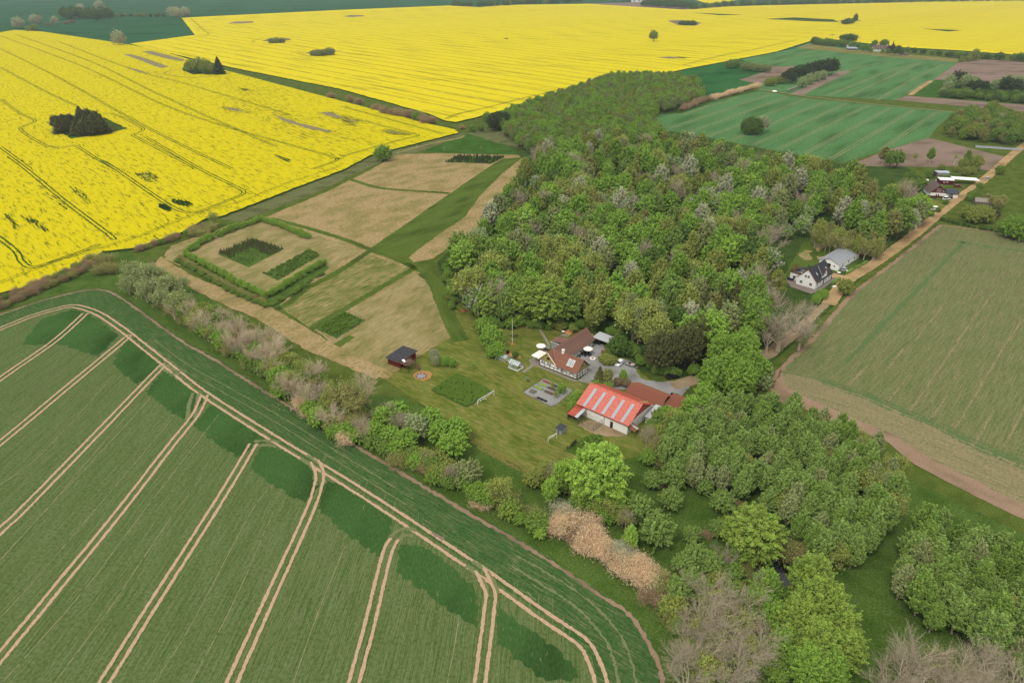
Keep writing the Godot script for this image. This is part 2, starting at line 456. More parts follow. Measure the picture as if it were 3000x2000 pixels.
func field_lines(called: String, flat: Array, deg: float, gap: float, y: float, parent: Node, mat: Material, width: float, step: float) -> void:
	var poly := points(flat)
	var d := Vector2(cos(deg_to_rad(deg)), -sin(deg_to_rad(deg)))
	var e := Vector2(-d.y, d.x)
	for k in range(-110, 111):
		var a := poly[0] + e * gap * k - d * 2600.0
		var hits := Geometry2D.intersect_polyline_with_polygon(PackedVector2Array([a, a + d * 5200.0]), poly)
		for h in hits:
			if h[0].distance_to(h[1]) > 25.0:
				var m: Vector2 = h[0].lerp(h[1], 0.5)
				tracks(called, [h[0].x, h[0].y, m.x, m.y, h[1].x, h[1].y], y, mat, width, 2.3, 0.22, step, parent, 0.04)


func island(o: Node3D, flat: Array, mat: Material) -> void:     # a bare spot where no rape grows
	var p := rough(points(flat), 4.0, 0.7)
	structure("bare_patch", flat_mb(p, 1.2, -46.0), mat, o)


func build_land() -> void:
	structure("ground", flat_mb(points([-7000, -9000, 7000, -9000, 7000, 300, -7000, 300]), 0.0, 40.0), M.green_far)
	sheet("grassland", [-168.9, -116.9, -1305.1, -1456.4, -913.6, -1456.4, -191.9, -831.3, -58, -613, -15.2, -644.4, 180, -985.3, 706.9, -1203.4, 1186.5, -1318.4, 313.2, -241.9, 130.5, -64.8, -119.6, -64.8], 0.03, M.verge, 40.0)
	# the winter wheat in the foreground
	var wf := sheet("wheat_field", [-203.9, -175.5, -204.5, -218.1, -192.5, -236.8, -183.8, -250, -172.1, -259.9, -161.9, -258.2, -148.3, -247.2, -128.8, -228.6, -113, -214.3, -97.7, -202.1, -77.9, -184.7, -47.7, -159.6, -31.4, -146.1, -9.5, -128.1, -0.9, -121.2, 10.3, -111.5, 18.8, -103.5, 24.1, -98.7, 26.8, -92.1, 28.1, -86.7, 28.1, -82.9, 27.3, -75.1, 24.3, -63.8, -107.9, -63.8], 0.06, M.wheat, 86.5, 3.0, 0.25)
	sheet("headland", [-203.9, -175.5, -204.5, -218.1, -192.5, -236.8, -183.8, -250, -172.1, -259.9, -161.9, -258.2, -148.3, -247.2, -128.8, -228.6, -113, -214.3, -97.7, -202.1, -77.9, -184.7, -47.7, -159.6, -31.4, -146.1, -9.5, -128.1, -0.9, -121.2, 10.3, -111.5, 18.8, -103.5, 24.1, -98.7, 26.8, -92.1, 28.1, -86.7, 28.1, -82.9, 27.3, -75.1, 16.5, -75.1, 15.1, -88.2, 6.5, -97.6, -3.9, -107, -28.8, -128.1, -43.4, -140, -65, -156.9, -93.2, -179.8, -130.3, -214.3, -153, -234.5, -168.5, -242.8, -179.5, -233.4, -184.2, -223.9, -199.1, -195.6, -191.9, -161.5], 0.075, M.wheat_headland, -40.0, 3.0, 0.2, wf)
	for d in [[-174, -231.7, -167.1, -240.4, -152.6, -231.7, -138.9, -218.1, -138.5, -203.5, -155.2, -211.8, -169.3, -211.8], [-134.8, -216.3, -129.9, -213.6, -114.5, -198.2, -116.9, -185.5, -131.3, -198.7], [-112.3, -194.5, -103.9, -187.6, -93.4, -178.3, -91.9, -165.7, -98.4, -169.5, -112.4, -181.6], [-89.9, -175.5, -78.6, -166.9, -66.7, -156.7, -70.6, -152.9, -72.6, -148.6, -90.6, -163.7], [-68.3, -154.4, -61.7, -152.4, -51, -144.6, -48.6, -136.7, -50.4, -131.4, -59.6, -137.4, -67.7, -144.1], [-47.4, -140.4, -39, -135.7, -28.2, -125.7, -28.6, -116.9, -28.6, -112.8, -38.5, -121.2, -46.8, -129.3], [-25.4, -117.1, -20, -116.9, -12.6, -110.6, -8, -105.1, -6.9, -98.9, -7.1, -94.8, -17.4, -103.1, -24.6, -108.9], [-2.8, -99.8, 4, -94, 9.1, -89.7, 12.5, -83.6, 6.2, -83.2, 2, -86.7, -3, -91.4]]:
		sheet("dense_wheat", d, 0.09, M.wheat_thick, 86.5, 0.9, 0.6, wf)
	tracks("plough_edge", [-203.5, -216.9, -191.6, -235.4, -182.7, -248.1, -171, -257.9, -161.5, -256.2, -147.9, -245, -128.6, -226.9, -112.8, -212.6, -97.7, -200.5, -77.9, -183.4, -47.9, -158.5, -31.6, -145.1, -9.9, -127.2, -1.3, -120.4, 9.9, -110.8, 18.3, -102.9, 23.5, -98.1, 26.2, -91.6, 27.4, -86.4, 27.4, -82.6, 26.5, -75.1], 0.1, M.soil, 0.9, 0.0, 0.3, 1.6, wf)
	tracks("tramline", [-199.9, -196.7, -184.2, -223.9, -179.5, -233.4, -172.9, -240.7, -168.5, -242.8, -161.5, -240.1, -153, -234.5, -139.2, -222.6, -130.3, -214.3, -110.8, -196, -93.2, -179.8, -65, -156.9, -43.4, -140, -28.8, -128.1, -15.3, -116.7, -3.9, -107, 6.5, -97.6, 13.3, -91.8, 15.1, -88.2, 16.2, -82.9, 15.9, -75.1], 0.115, M.track, 0.75, 2.15, 0.12, 0.9, wf)
	for t in [[-164.3, -150.6, -161.8, -189.2, -159.3, -214.3, -160.3, -236.6], [-144.1, -124.6, -140.1, -155.6, -138, -181.6, -135.4, -214.3, -135.7, -218.1], [-121.1, -94.8, -118.3, -121.8, -117.5, -128.1, -116.1, -154.4, -114.4, -193, -114, -197.8], [-98.2, -72.6, -96.7, -88.2, -95.4, -105.9, -93.9, -128.1, -92.9, -154.4, -92.1, -167.4, -92.8, -175.5, -93.6, -179.7], [-75.3, -68, -74.3, -82.9, -73.3, -102.2, -71.7, -128.1, -71, -144.8, -70.7, -155.2], [-51.6, -67.5, -51, -82.9, -50, -102.2, -48.5, -128.1, -48.7, -137.4, -49.6, -142.8, -52.2, -147.7], [-29.5, -67.5, -28.8, -82.9, -28.2, -96.4, -27.8, -114, -26.8, -119.2], [-6.9, -67.5, -5.8, -82.9, -5.1, -92.4, -4.5, -100.5, -4.6, -103.8, -7, -110]]:
		tracks("tramline", t, 0.125, M.track, 0.72, 1.95, 0.1, 0.9, wf)
	for t in [[-114, -197.8, -109.9, -193.9, -106.2, -193], [-70.7, -155.2, -67.7, -155.5, -63.9, -155.2], [-26.8, -119.2, -25.2, -121.2, -22.4, -120.9], [-92.4, -166.9, -95.3, -175.5, -96.6, -181.2], [-55.4, -149.4, -50.6, -144.8, -48.3, -138], [-9.3, -111.8, -5.8, -107.9, -3.9, -102.9]]:
		tracks("turning_track", t, 0.12, M.scuff, 1.0, 2.0, 0.3, 0.8, wf)
	for t in [[-112.5, -112.8, -112, -125.7, -110.4, -150.6, -109.4, -178.3], [-102.5, -97.3, -101.2, -110.8, -99, -147.7, -98, -168.7], [-92.8, -83.2, -89.6, -103.8, -88.2, -128.3, -85.4, -169.2], [-65.3, -82.9, -63.6, -95.6, -62.4, -128.1, -60.1, -138], [-111.7, -128.1, -111.9, -160.7, -111.1, -175.5], [-83.3, -82.9, -81.7, -100.7, -81, -121.2, -79.2, -140.7], [-11.8, -82.9, -11.1, -90.1, -10.6, -97.1], [-130.5, -134.2, -125.9, -150.6, -127.2, -191.3], [-39.8, -82.9, -39.2, -98.1, -37.6, -116.9], [-58.4, -82.9, -57.1, -102.4, -57.1, -128.1]]:
		tracks("seed_gap", t, 0.105, M.faint, 0.16, 0.0, 0.05, 1.2, wf, 0.1)
	tracks("wheel_scuff", [0, -112.8, 7.3, -107, 14, -101.1, 19.3, -93.2, 20.9, -85.7, 20.8, -76.3], 0.105, M.scuff, 0.5, 3.2, 0.25, 0.9, wf)
	tracks("wheel_scuff", [-125.8, -214.3, -106.6, -196.7, -91.3, -185.1, -66.6, -166.2, -45.2, -148.4, -24.9, -131.7], 0.105, M.scuff, 0.3, 2.6, 0.14, 0.9, wf)
	var crop := points([-156.6, -181.2, -167.3, -233.1, -148.2, -233.1, -92.5, -177.4, -42.9, -138, -4.3, -105.1, 13.1, -90.1, 14.8, -82.2, -92.8, -82.2])
	leaf_gaps_in(wf, crop, 12000, 86.5, true, 0.085, "thin_rows", M.pale_rows, 9.0, 0.2)
	leaf_gaps_in(wf, crop, 2500, 86.5, true, 0.1, "bare_spots", M.scuff, 1.2, 0.2)
	leaf_gaps_in(wf, points([-157.4, -251.3, -126.8, -224.7, -96.3, -198.9, -46.9, -156.7, -9.7, -125.7, 10.3, -109.8, 23.2, -97.3, 26.9, -83.6, 18.1, -83.6, 14.5, -91.6, -3.6, -107.9, -28.7, -129.3, -66.4, -159.1, -94.7, -183.2, -132.3, -218.1]), 9000, -41.0, true, 0.1, "thin_rows", M.pale_rows, 8.0, 0.25)
	leaf_gaps_in(wf, points([0, -116.9, 10.3, -108.9, 22.5, -96.8, 26.5, -88.6, 26.2, -83.6, 18.7, -83.6, 15.7, -90.9, 6.9, -99.8, -2.2, -107.9]), 3000, -48.0, true, 0.103, "bare_spots", M.scuff, 3.0, 0.35)
	tracks("mud_puddle", [-18.4, -121, -17, -120, -15.5, -118.8], 0.14, M.plough, 0.9, 0.0, 0.2, 0.6, wf)
	# the two fields of rape in flower
	var ra := rape_field("rape_field", "", [-1257.2, -1331.1, -998.8, -1487.4, -1006.8, -1544.8, -926.4, -1503.4, -643.5, -1258.4, -537.7, -1152.8, -356.4, -924.1, -163.5, -699.3, -68.6, -589.9, -44.5, -565.6, -41.3, -554.2, -52.3, -540.7, -62.1, -527.9, -81, -502.7, -96.9, -481.5, -108, -441, -128.5, -398.3, -150.3, -349.7, -157, -345.8, -160, -326.1, -172.5, -303.2, -186, -298.9, -185, -286.5, -189.7, -273.4, -192.6, -262.7, -202.7, -252.6, -211.5, -219.4, -219.3, -181.2], M.rape_left, -47.0, 3.0, 0.5)
	for t in [[-385.5, -437.3, -243.5, -315.9, -214.9, -286.4, -206.8, -279.8, -202.9, -282.3, -199.1, -289.9, -193.9, -300.6, -191.8, -308.1], [-342.6, -478.8, -309.6, -444.3, -241.7, -370.8, -193.1, -319.9, -189, -313.9], [-273.2, -466.8, -252.3, -444.3, -188, -370.8, -170.7, -355.6, -163.7, -359.3, -153.9, -384.3, -153.5, -392.8, -159.9, -401.7, -198.7, -444.3, -241.2, -495.7, -278.1, -540.3], [-497.7, -710.2, -431.3, -634.9, -399.1, -602.5, -394.2, -578.7, -385, -561.9, -337.3, -511.8, -320.8, -505, -314, -509.5, -280.3, -473.1, -252.3, -444.3], [-366.8, -507.2, -306.9, -444.3], [-360, -634.9, -343.9, -628.1, -300.5, -578.7, -291.1, -564.6, -289.7, -548.6, -283.8, -538.3, -212.4, -457.6, -202.3, -444.3], [-652.9, -951, -486.9, -763.7, -397.8, -666.9], [-800.5, -1179.8, -526.6, -859.5, -295.8, -578.7, -178.3, -444.3], [-949, -1410.1, -557.2, -965.5, -305.3, -655.9, -133.3, -487.5, -118.1, -473.1, -118.3, -461.4, -127.4, -444.3], [-941.5, -1441.1, -583.2, -1028.2, -354, -736, -169.3, -507.2], [-777.3, -1298, -479.6, -936.8, -352.4, -803.7, -192.6, -628.1], [-413.9, -936.8, -422.1, -909.6, -411, -883.9, -375.1, -859.5, -345.9, -871.6], [-148.3, -628.1, -102.5, -578.7, -75.7, -551.2, -72, -543.4, -77.1, -535.8, -88, -521.2, -115.8, -477.2], [-157.4, -670.6, -93.3, -596.4, -58.3, -556.5, -53.5, -553.8]]:
		tracks("tramline", t, 1.19, M.rape_gap, 0.75, 2.0, 0.15, 2.5, ra)
	tracks("tramline", [-209.2, -262.7, -203.6, -278.2, -196.8, -291.6, -187.8, -304.3, -177.3, -322, -165.7, -350.8, -147.2, -378.8, -132.8, -414, -110.3, -451.6], 1.19, M.rape_gap, 0.5, 2.0, 0.2, 2.0, ra, 0.1)
	for t in [[-568.1, -1099.1, -559.3, -1102.9, -509.3, -1045.1, -441.4, -958.2, -442.5, -943.8, -463.3, -965.5, -517.5, -1036.6], [-558.7, -1138.1, -550.2, -1148.3, -453.2, -1036.6, -445, -1011.9, -481, -1045.1, -527.8, -1099.1], [-207.8, -628.1, -197.3, -618.3, -179, -596.4, -160.1, -578.7, -140.5, -559.2, -141.5, -553.8, -165.6, -573, -186.2, -596.4], [-169.9, -638.3, -163, -641.7, -146.8, -621.5, -144.8, -611.9, -158.6, -622.9], [-264.7, -666.9, -255.4, -663.2, -236.3, -641.7, -250.3, -648.7], [-230.3, -433.8, -221.2, -423.7, -222.2, -423], [-493.6, -958.2, -462.1, -923, -436.3, -890.2, -459.4, -909.6], [-145.5, -615.1, -127, -596.4, -134.8, -599.4], [-100.3, -564.6, -84.7, -551.2, -92.9, -553.8]]:
		island(ra, t, M.thin_rape)
		for g in Geometry2D.offset_polygon(points(t), 4.0):
			leaf_gaps_in(ra, g, 220, -47.0, false)
	for t in [[-281.3, -409.3, -267.3, -395.7, -244.1, -370.8, -238.1, -364.3, -242.7, -365.6, -259.8, -384.3], [-261.5, -407.7, -246.5, -392.8, -230.5, -373.4, -240.4, -381.5], [-191.9, -370.8, -187.2, -368.2, -184.4, -361.8, -189, -365.1], [-189.6, -380.2, -178.5, -374.8, -177.1, -369.5, -184.9, -372.9], [-264.5, -353.2, -246.3, -333.7, -247, -332.6], [-249.5, -346.1, -242.9, -343.8, -228.6, -328.3, -236.8, -334.8], [-875.4, -1395.1, -772.4, -1285.2, -763, -1260.3, -846.8, -1351.9], [-163.2, -483.3, -149.2, -469.2, -151.6, -467.2], [-291.5, -783.2, -274.3, -768.5, -277.2, -758.9], [-143.4, -605.6, -111.7, -564.6, -140.1, -590.3], [-545.3, -936.8, -475.8, -865.5, -473.1, -853.6, -526.9, -909.6]]:
		for g in Geometry2D.offset_polygon(points(t), 0.8):
			leaf_gaps_in(ra, g, 260, -47.0, false)
	leaf_gaps(ra, [-978.8, -1456.4, -909.6, -1471.8, -632.5, -1235.8, -527.2, -1129, -351.8, -911.5, -161.1, -688, -68, -584.3, -47.7, -555.4, -81.9, -509, -109.7, -448.6, -130.1, -404, -152.4, -355.4, -162.7, -332.6, -174.6, -307.7, -187.1, -290.5, -205, -256.2], 9000, -47.0)
	leaf_gaps(ra, [-541.4, -1062.8, -408.9, -950.4, -288.3, -844.6, -161.1, -688, -67.7, -581.6, -52.7, -551.7, -84.5, -516.6, -150.6, -522.2, -258, -644.4, -391.5, -805.8], 9000, -47.0)
	island(ra, [-376.5, -584.5, -330.4, -533.3, -314.5, -551.2, -305.8, -570.2, -347.3, -615.1, -391.8, -628.1], M.scrub)
	island(ra, [-409.1, -923, -379.8, -883.9, -362.2, -896.6, -360.3, -929.9, -380.7, -965.5, -436.4, -996], M.scrub)
	var rb := rape_field("rape_field", "", [-636.7, -1258.4, -595, -1426.7, -826.6, -1922.8, -502, -2273.9, -206.4, -2533.4, -102.7, -2427, -17, -2578.5, 259.9, -2649.3, 505.9, -2292, 540.4, -2310.4, 688.7, -2489.8, 1727.3, -2915, 1919.3, -2915, 2837.2, -3238.6, 855.8, -933.8, 741.5, -1088.4, 685.6, -1157.7, 618.8, -1203.4, 561.5, -1350.5, 509.2, -1299.9, 400.3, -1138.4, 213.3, -930.5, 178, -890.1, 126.8, -896.1, 83.9, -813.3, 17.2, -693.6, -22.2, -628.4, -46.4, -596.9, -55.4, -602.7, -73.3, -634.7, -179.3, -772.4, -356.7, -950.4], M.rape_right, -46.0, 6.0, 0.8)
	field_lines("tramline", [-618.8, -1247, -579.7, -1412.2, -804.1, -1897.2, -487, -2204.2, -199.5, -2447.6, 250.9, -2555.8, 490.6, -2221.2, 661, -2386.9, 1662.2, -2802.7, 1864.4, -2830, 2280.8, -2886.1, 839, -1022.7, 752.9, -1106.1, 696.8, -1177.6, 629.3, -1224.9, 569.4, -1370.5, 518.5, -1324.7, 408.4, -1162.6, 217.5, -950.4, 128.4, -908.4, 85.6, -831.3, 17.6, -712.9, -22.8, -644.4, -52, -610, -74.4, -644.4, -181.3, -781.7, -361.5, -964.1], -46.0, 26.0, 1.2, rb, M.rape_gap2, 0.85, 10.0)
	for t in [[-55.9, -608.7, -47.6, -631.5, -23.3, -663.2, 10.5, -714.4, 59.3, -783.2, 88.7, -830.7], [222.4, -973, 306.4, -1089.7, 374.7, -1169.1, 495.5, -1324.4], [-803.6, -1920.9, -641.2, -1579.2, -574.8, -1441.1, -574, -1380.4, -590.4, -1338], [-440.1, -1285.2, -447.9, -1324.4, -435.2, -1366, -400.1, -1380.4, -376.6, -1351.9], [-326.8, -1108.6, -320.9, -1118.3, -287.7, -1080.5, -262.3, -1158.6]]:
		tracks("tramline", t, 1.22, M.rape_gap, 0.8, 2.4, 0.25, 5.0, rb)
	for t in [[-640.2, -1722.7, -643.1, -1782.6, -605.8, -1792.2, -590.1, -1754.5, -610.9, -1718.3], [-429.8, -1303.2, -433.5, -1351.9, -401.5, -1357.5, -386, -1329.8, -402.3, -1290.3], [-306.9, -1118.3, -300.6, -1158.6, -271.6, -1158.6, -265.8, -1142.2, -282.6, -1102.9], [-433.3, -1971.7, -425.6, -2025.2, -391.3, -2025.2, -379.4, -1977.5, -408.9, -1943.2], [366.6, -1812.5, 407.8, -1836, 431.1, -1745.6, 400.4, -1663.5, 363.8, -1683.3], [769.4, -1812.5, 817.8, -1860, 828.2, -1812.5, 778.3, -1767.4], [594.1, -1384.1, 630.3, -1419.4, 634, -1377.3, 598.2, -1344], [205.9, -1062.8, 224, -1071.2, 244.7, -1054.6, 219.1, -1046.4], [593.7, -1426.7, 609.5, -1434, 595.5, -1412.2]]:
		island(rb, t, M.plough)
	for t in [[615.1, -1872.2, 712.7, -1935.8, 776.5, -1860, 754.8, -1767.4, 700.3, -1789.7], [501.2, -2138.5, 560.6, -2076.5, 616.3, -2046.8, 545.3, -2017.9], [232.8, -1071.5, 241.6, -1062.6, 249.5, -1053.8, 238.6, -1048.6], [-17.1, -1357.5, -4.2, -1363.1, -9.2, -1340.8], [846.5, -1579.5, 906.7, -1536.3, 861.1, -1503.4]]:
		island(rb, t, M.rape_gap)
	# far fields
	sheet("grain_field", [-924.3, -1500.3, -648.2, -1267.7, -640.9, -1267.7, -594, -1422.4, -833.2, -1915.4, -959.3, -1841.6, -993.9, -1617.8], 0.12, M.green_far, 10.0)
	sheet("grain_field", [-1789.8, -1673.3, -1260.1, -2032.3, -937.5, -2076.5, -843.1, -1962.5, -513.8, -2329.1, -210, -2578.5, 0, -2749.7, 0, -5458.8, -5695, -5458.8], 0.15, M.green_far, 14.0)
	tracks("farm_track", [-1450.1, -1812.5, -1287.9, -1935.8, -1240.8, -2076.5, -1104.3, -2273.9, -966, -2329.1, -794.4, -2578.5, -621.5, -2830], 0.25, M.faint, 2.5, 0.0, 0.5, 12.0, self)
	sheet("grain_field", [237.3, -2698.5, 492.5, -2802.7, 641.1, -2601.7, 702.7, -2533.4, 544.6, -2329.1, 509.8, -2310.4, 427.9, -2427], 0.15, M.plough, 0.0)
	var rc := rape_field("rape_field", "", [664, -2601.7, 971.9, -3168.4, 1365.8, -3468.9, 1673.2, -3831, 1491.5, -4275.8, 741.5, -3388.6], M.rape_right, -20.0, 20.0, 1.0)
	tag(rc, "")
	# the green fields to the right
	sheet("green_field", [213.1, -929.9, 396.9, -1134.1, 456.3, -1201.8, 502.7, -1282.7, 535, -1224.6, 603.5, -1011.9, 586.4, -988.2, 483, -847.8, 373.2, -710.2, 292.6, -740.5, 260.3, -773.3, 272.3, -814.3, 197.7, -736, 164.1, -701.9], 0.09, M.green_field, 52.0)
	sheet("green_field", [213.1, -929.9, 318.8, -1045.1, 328.7, -951, 331.4, -936.8, 273.1, -814.3, 197.7, -736, 164.1, -701.9], 0.11, M.green_dark, 52.0)
	var gf := sheet("green_field", [151.2, -641.7, 201.2, -710.2, 258.8, -768.5, 291.8, -718.6, 394.8, -645.2, 346.7, -584.5, 316.7, -540.8, 278.4, -511.8, 220.1, -465.3, 183.2, -502.7, 123.7, -567.4, 110.4, -628.1], 0.1, M.green_field, 51.0)
	field_lines("tramline", [149.7, -634.9, 199, -701.9, 255.9, -758.9, 288.6, -710.2, 391.6, -641.7, 345.5, -584.5, 316.9, -543.4, 278.4, -514.1, 221.8, -469.2, 184.7, -507.2, 124.8, -573], 51.0, 19.0, 0.16, gf, M.faint, 0.6, 3.0)
	for t in [[295.8, -745, 424.4, -936.8, 509.3, -1011.9], [317.2, -736, 457.3, -909.6, 536.6, -996], [339.1, -736, 453.8, -883.9, 552.5, -1011.9], [354.9, -710.2, 467.4, -859.5, 571, -988.2], [408, -754.3, 468.7, -836.3], [356.3, -1011.9, 463, -1158.6]]:
		tracks("tramline", t, 0.16, M.faint, 0.7, 2.2, 0.2, 4.0, gf, 0.06)
	sheet("ploughed_field", [217.1, -455.7, 277.9, -510.9, 314.8, -539.3, 319.3, -533.3, 337.7, -479.2, 322, -463.3, 304.8, -444.3, 271, -453.8], 0.1, M.plough, 30.0, 5.0, 0.5)
	sheet("ploughed_field", [483, -847.8, 601.7, -1008.6, 656.6, -1048.6, 749.2, -996, 578, -754.3, 551.3, -793.3, 526, -809, 514.5, -853.6], 0.12, M.plough, 10.0)
	sheet("ploughed_field", [373.2, -710.2, 396, -736, 481, -684.4, 521.4, -655.9, 501.3, -628.1, 459, -650.1], 0.13, M.plough, -5.0)
	sheet("ploughed_field", [260.3, -847.8, 328.7, -939.6, 337.3, -977.5, 349.3, -962.6, 371.5, -977.5, 336.6, -909.6, 279.6, -819.7, 273.1, -814.3], 0.14, M.plough, 40.0)
	sheet("ploughed_field", [283.1, -746.9, 406, -923, 422.2, -923, 291.6, -737.8], 0.14, M.plough, 50.0)
	sheet("meadow", [405.6, -737.8, 481, -840.9, 514.5, -853.6, 551.3, -793.3, 578, -754.3, 518.7, -670.6, 483, -687.5, 422.4, -725.5], 0.15, M.meadow, 20.0)
	tracks("sandy_strip", [402.6, -740.5, 437.4, -788.2, 477.7, -840.9], 0.17, M.road, 4.5, 0.0, 0.4, 4.0, self)
	tracks("farm_track", [261.3, -781.2, 269.5, -768.5, 296.6, -731.6, 340.1, -689.9, 379.1, -659.5, 396.1, -645.2], 0.19, M.faint, 2.6, 0.0, 0.3, 5.0, self)
	sheet("pasture", [451.7, -1201.8, 498.9, -1272.6, 534.5, -1169.1, 627.1, -1053.8, 601.7, -1008.6, 537.7, -1080.5], 0.14, M.straw_green, -15.0)
	tracks("farm_track", [455.5, -1199.6, 522.7, -1142.2, 570.4, -1062.6, 596.2, -1002.3], 0.2, M.lush, 2.0, 0.0, 0.4, 6.0, self)
	# meadow and rough ground between the rape and the stubble
	sheet("meadow", [-62.8, -496.1, -50.9, -523.6, -34.6, -556.5, -8.2, -528.4, 14.9, -502.7, 12.5, -489.7, -27.8, -489.7], 0.08, M.meadow, 30.0, 4.0, 0.5)
	sheet("rough_grass", [-34.6, -556.5, -22.7, -573, -5.5, -590.3, 26.6, -535.8, 11.7, -500.5, -10.3, -523.6], 0.1, M.bank, 60.0, 3.0, 0.5)
	sheet("ditch_bank", [-151.7, -348.6, -146.6, -364.7, -130.1, -404, -109.3, -446.9, -97.6, -485.4, -81, -509, -62.7, -533.6, -40.1, -560.5, -32.6, -560.5, -58.9, -509, -74.8, -482.4, -91.3, -456.4, -103.6, -420.2, -118.6, -383.5, -139.2, -343.1], 0.07, M.bank, 20.0, 3.0, 0.4)
	tracks("field_path", [-80.5, -491.8, -70.3, -507.2, -57.3, -523.6, -41.2, -538.3, -36.4, -548.6], 0.12, M.straw_pale, 2.6, 0.0, 0.4, 2.0, self)
	# stubble and mown set-aside
	sheet("stubble_field", [-144.2, -335.2, -126.6, -353.1, -106.8, -398.3, -94.1, -436, -78.7, -488.3, -47.5, -491.3, 10.6, -485.4, 7.9, -461.8, -2, -398.3, -13.9, -343.1, -28.6, -308.6, -35, -292.6, -44.9, -286.5, -30.7, -270.1, -21, -218.1, -31.3, -203.2, -39.3, -188.8, -42.2, -190.3, -67.1, -218.9, -110.3, -265.1, -130.5, -275.7, -156.6, -295.5, -159.2, -308.6], 0.08, M.straw, 54.0, 3.0, 0.5)
	sheet("mown_strip", [-65.9, -304.1, -54.8, -336.8, -35.5, -394.2, -18.1, -444.3, -12.2, -461.8, -5.8, -476.6, 7.2, -478.6, -6, -437.7, -17.9, -390.1, -24.6, -350.8, -37.4, -319.7, -46.4, -293.4, -38.9, -279.4, -47.9, -286.5, -56.7, -294.7], 0.1, M.strip, 52.0, 2.0, 0.3)
	for t in [[-125.2, -348.6, -102, -333.6, -79.7, -316.9, -65.1, -303.2, -53.4, -293.4, -42, -281.4], [-103.1, -428, -80.6, -406.9, -63.6, -400.4, -36.1, -394.2], [-129.8, -273.8, -104.7, -250.7, -89.6, -240.4, -82.9, -259.6, -73.3, -279.4, -65.3, -301.5], [-92.1, -244.4, -81.6, -230.2, -71.9, -219.4, -62.9, -209.4, -56.5, -218.1], [-72.9, -223.4, -63.6, -240.4, -52.8, -261.3, -42, -281.4], [-45.8, -287.3, -34.2, -270.1, -28, -248.1, -23.8, -230.2, -19.8, -218.1]]:
		tracks("mown_path", t, 0.115, M.strip, 3.4, 0.0, 0.3, 1.5, self)
	tracks("mown_path", [-37.7, -275.7, -31.6, -264.8, -26.4, -245, -20.9, -224.7, -17.8, -214.3], 0.12, M.strip, 6.0, 0.0, 0.4, 1.5, self)
	sheet("stubble_field", [-154.8, -291.3, -156, -308.6, -142.1, -322.6, -131.4, -343.1, -123.5, -348.6, -70.3, -301.9, -79, -275.7, -91, -245, -122, -268.3], 0.1, M.straw_pale, 54.0, 2.0, 0.4)
	sheet("striped_stubble", [-88.5, -241.9, -64.9, -297.6, -42.8, -279.4, -49.1, -264.8, -73.3, -224.7], 0.1, M.straw_green, 54.0, 2.0, 0.3)
	sheet("striped_stubble", [-70.5, -223.4, -41.3, -275.7, -31.6, -257.9, -25.6, -236, -21.4, -218.1, -32, -204.2, -40.2, -194.5, -56.8, -208.2], 0.105, M.straw_pale, 60.0, 2.0, 0.3)
	sheet("stubble_strip", [-157.8, -294.7, -133.2, -271.2, -110.3, -255.2, -93.3, -242.8, -87, -236.8, -72.2, -222.6, -55.8, -206.5, -41.4, -191.7, -43.1, -189.2, -69.8, -207.7, -79.6, -217.6, -95.1, -232.5, -110.3, -243.4, -132.3, -261.6, -156.9, -286.5], 0.125, M.straw, 54.0, 2.0, 0.4)
	sheet("nursery_ground", [-70.8, -223.9, -63.8, -238.3, -54, -230.2, -61.5, -216.3], 0.13, M.lush, 55.0, 1.0, 0.2)
	sheet("nursery_ground", [-133.4, -297.6, -124.1, -318.3, -105, -304.1, -114.1, -282.2], 0.13, M.lush, 55.0, 1.0, 0.2)
	sheet("nursery_ground", [-105.6, -274.9, -92.8, -304.1, -86.6, -296.3, -97, -267.6], 0.13, M.lush, 55.0, 1.0, 0.3)
	sheet("nursery_ground", [-44.9, -466.3, -36.4, -484.4, -5.1, -480.5, -13.5, -461.8], 0.13, M.lush, 55.0, 1.0, 0.3)
	sheet("hedge_bank", [-150.1, -289.3, -147.5, -297.6, -98, -250.7, -95.7, -252, -84, -287.3, -78.9, -281.4, -90.9, -240.4], 0.12, M.lush, 55.0, 2.0, 0.4)
	# lawns and scrub round the farm
	sheet("wood_floor", [8, -471, -2, -398.3, -13.7, -337.8, -28.3, -304.1, -33, -287.3, -28.1, -264.8, -20.3, -233.1, -12.1, -220.7, 0, -224.7, 30.8, -224.7, 35.3, -211.8, 41.7, -193.4, 58.2, -189.2, 80.1, -193.4, 108.3, -224.7, 122.7, -241.9, 211.6, -348.6, 249.2, -398.3, 261, -490.3, 218.3, -461.8, 172.4, -511.2, 143.6, -545.5, 157.2, -628.4, 258.9, -763.4, 203.9, -887.1, 122.4, -887.1, -19.4, -584.3], 0.09, M.scrub, 10.0)
	sheet("lawn", [-39.8, -188.8, -31.3, -203.2, -20.7, -218.1, -17.8, -214.3, -19.5, -230.2, -27.8, -261.3, -12.7, -233.1, 0, -227.5, 26.6, -219.4, 37.5, -202.3, 43.1, -189.2, 51, -175.5, 36.5, -150.6, 16.8, -143.4, 7.8, -139.4, -11.3, -156.7, -31.1, -179.3], 0.11, M.lawn, -40.0, 2.0, 0.4)
	sheet("wood_glade", [16.9, -144.8, 36.8, -152.1, 50.2, -171.9, 76.5, -175.5, 87.3, -156.7, 100.9, -140.7, 117.1, -121.2, 127, -102.4, 97.9, -64.8, 25, -64.8, 28.7, -83.6, 26.8, -94, 20, -104.2, 7.9, -121.2, -8.5, -136.7], 0.1, M.lush, -40.0)
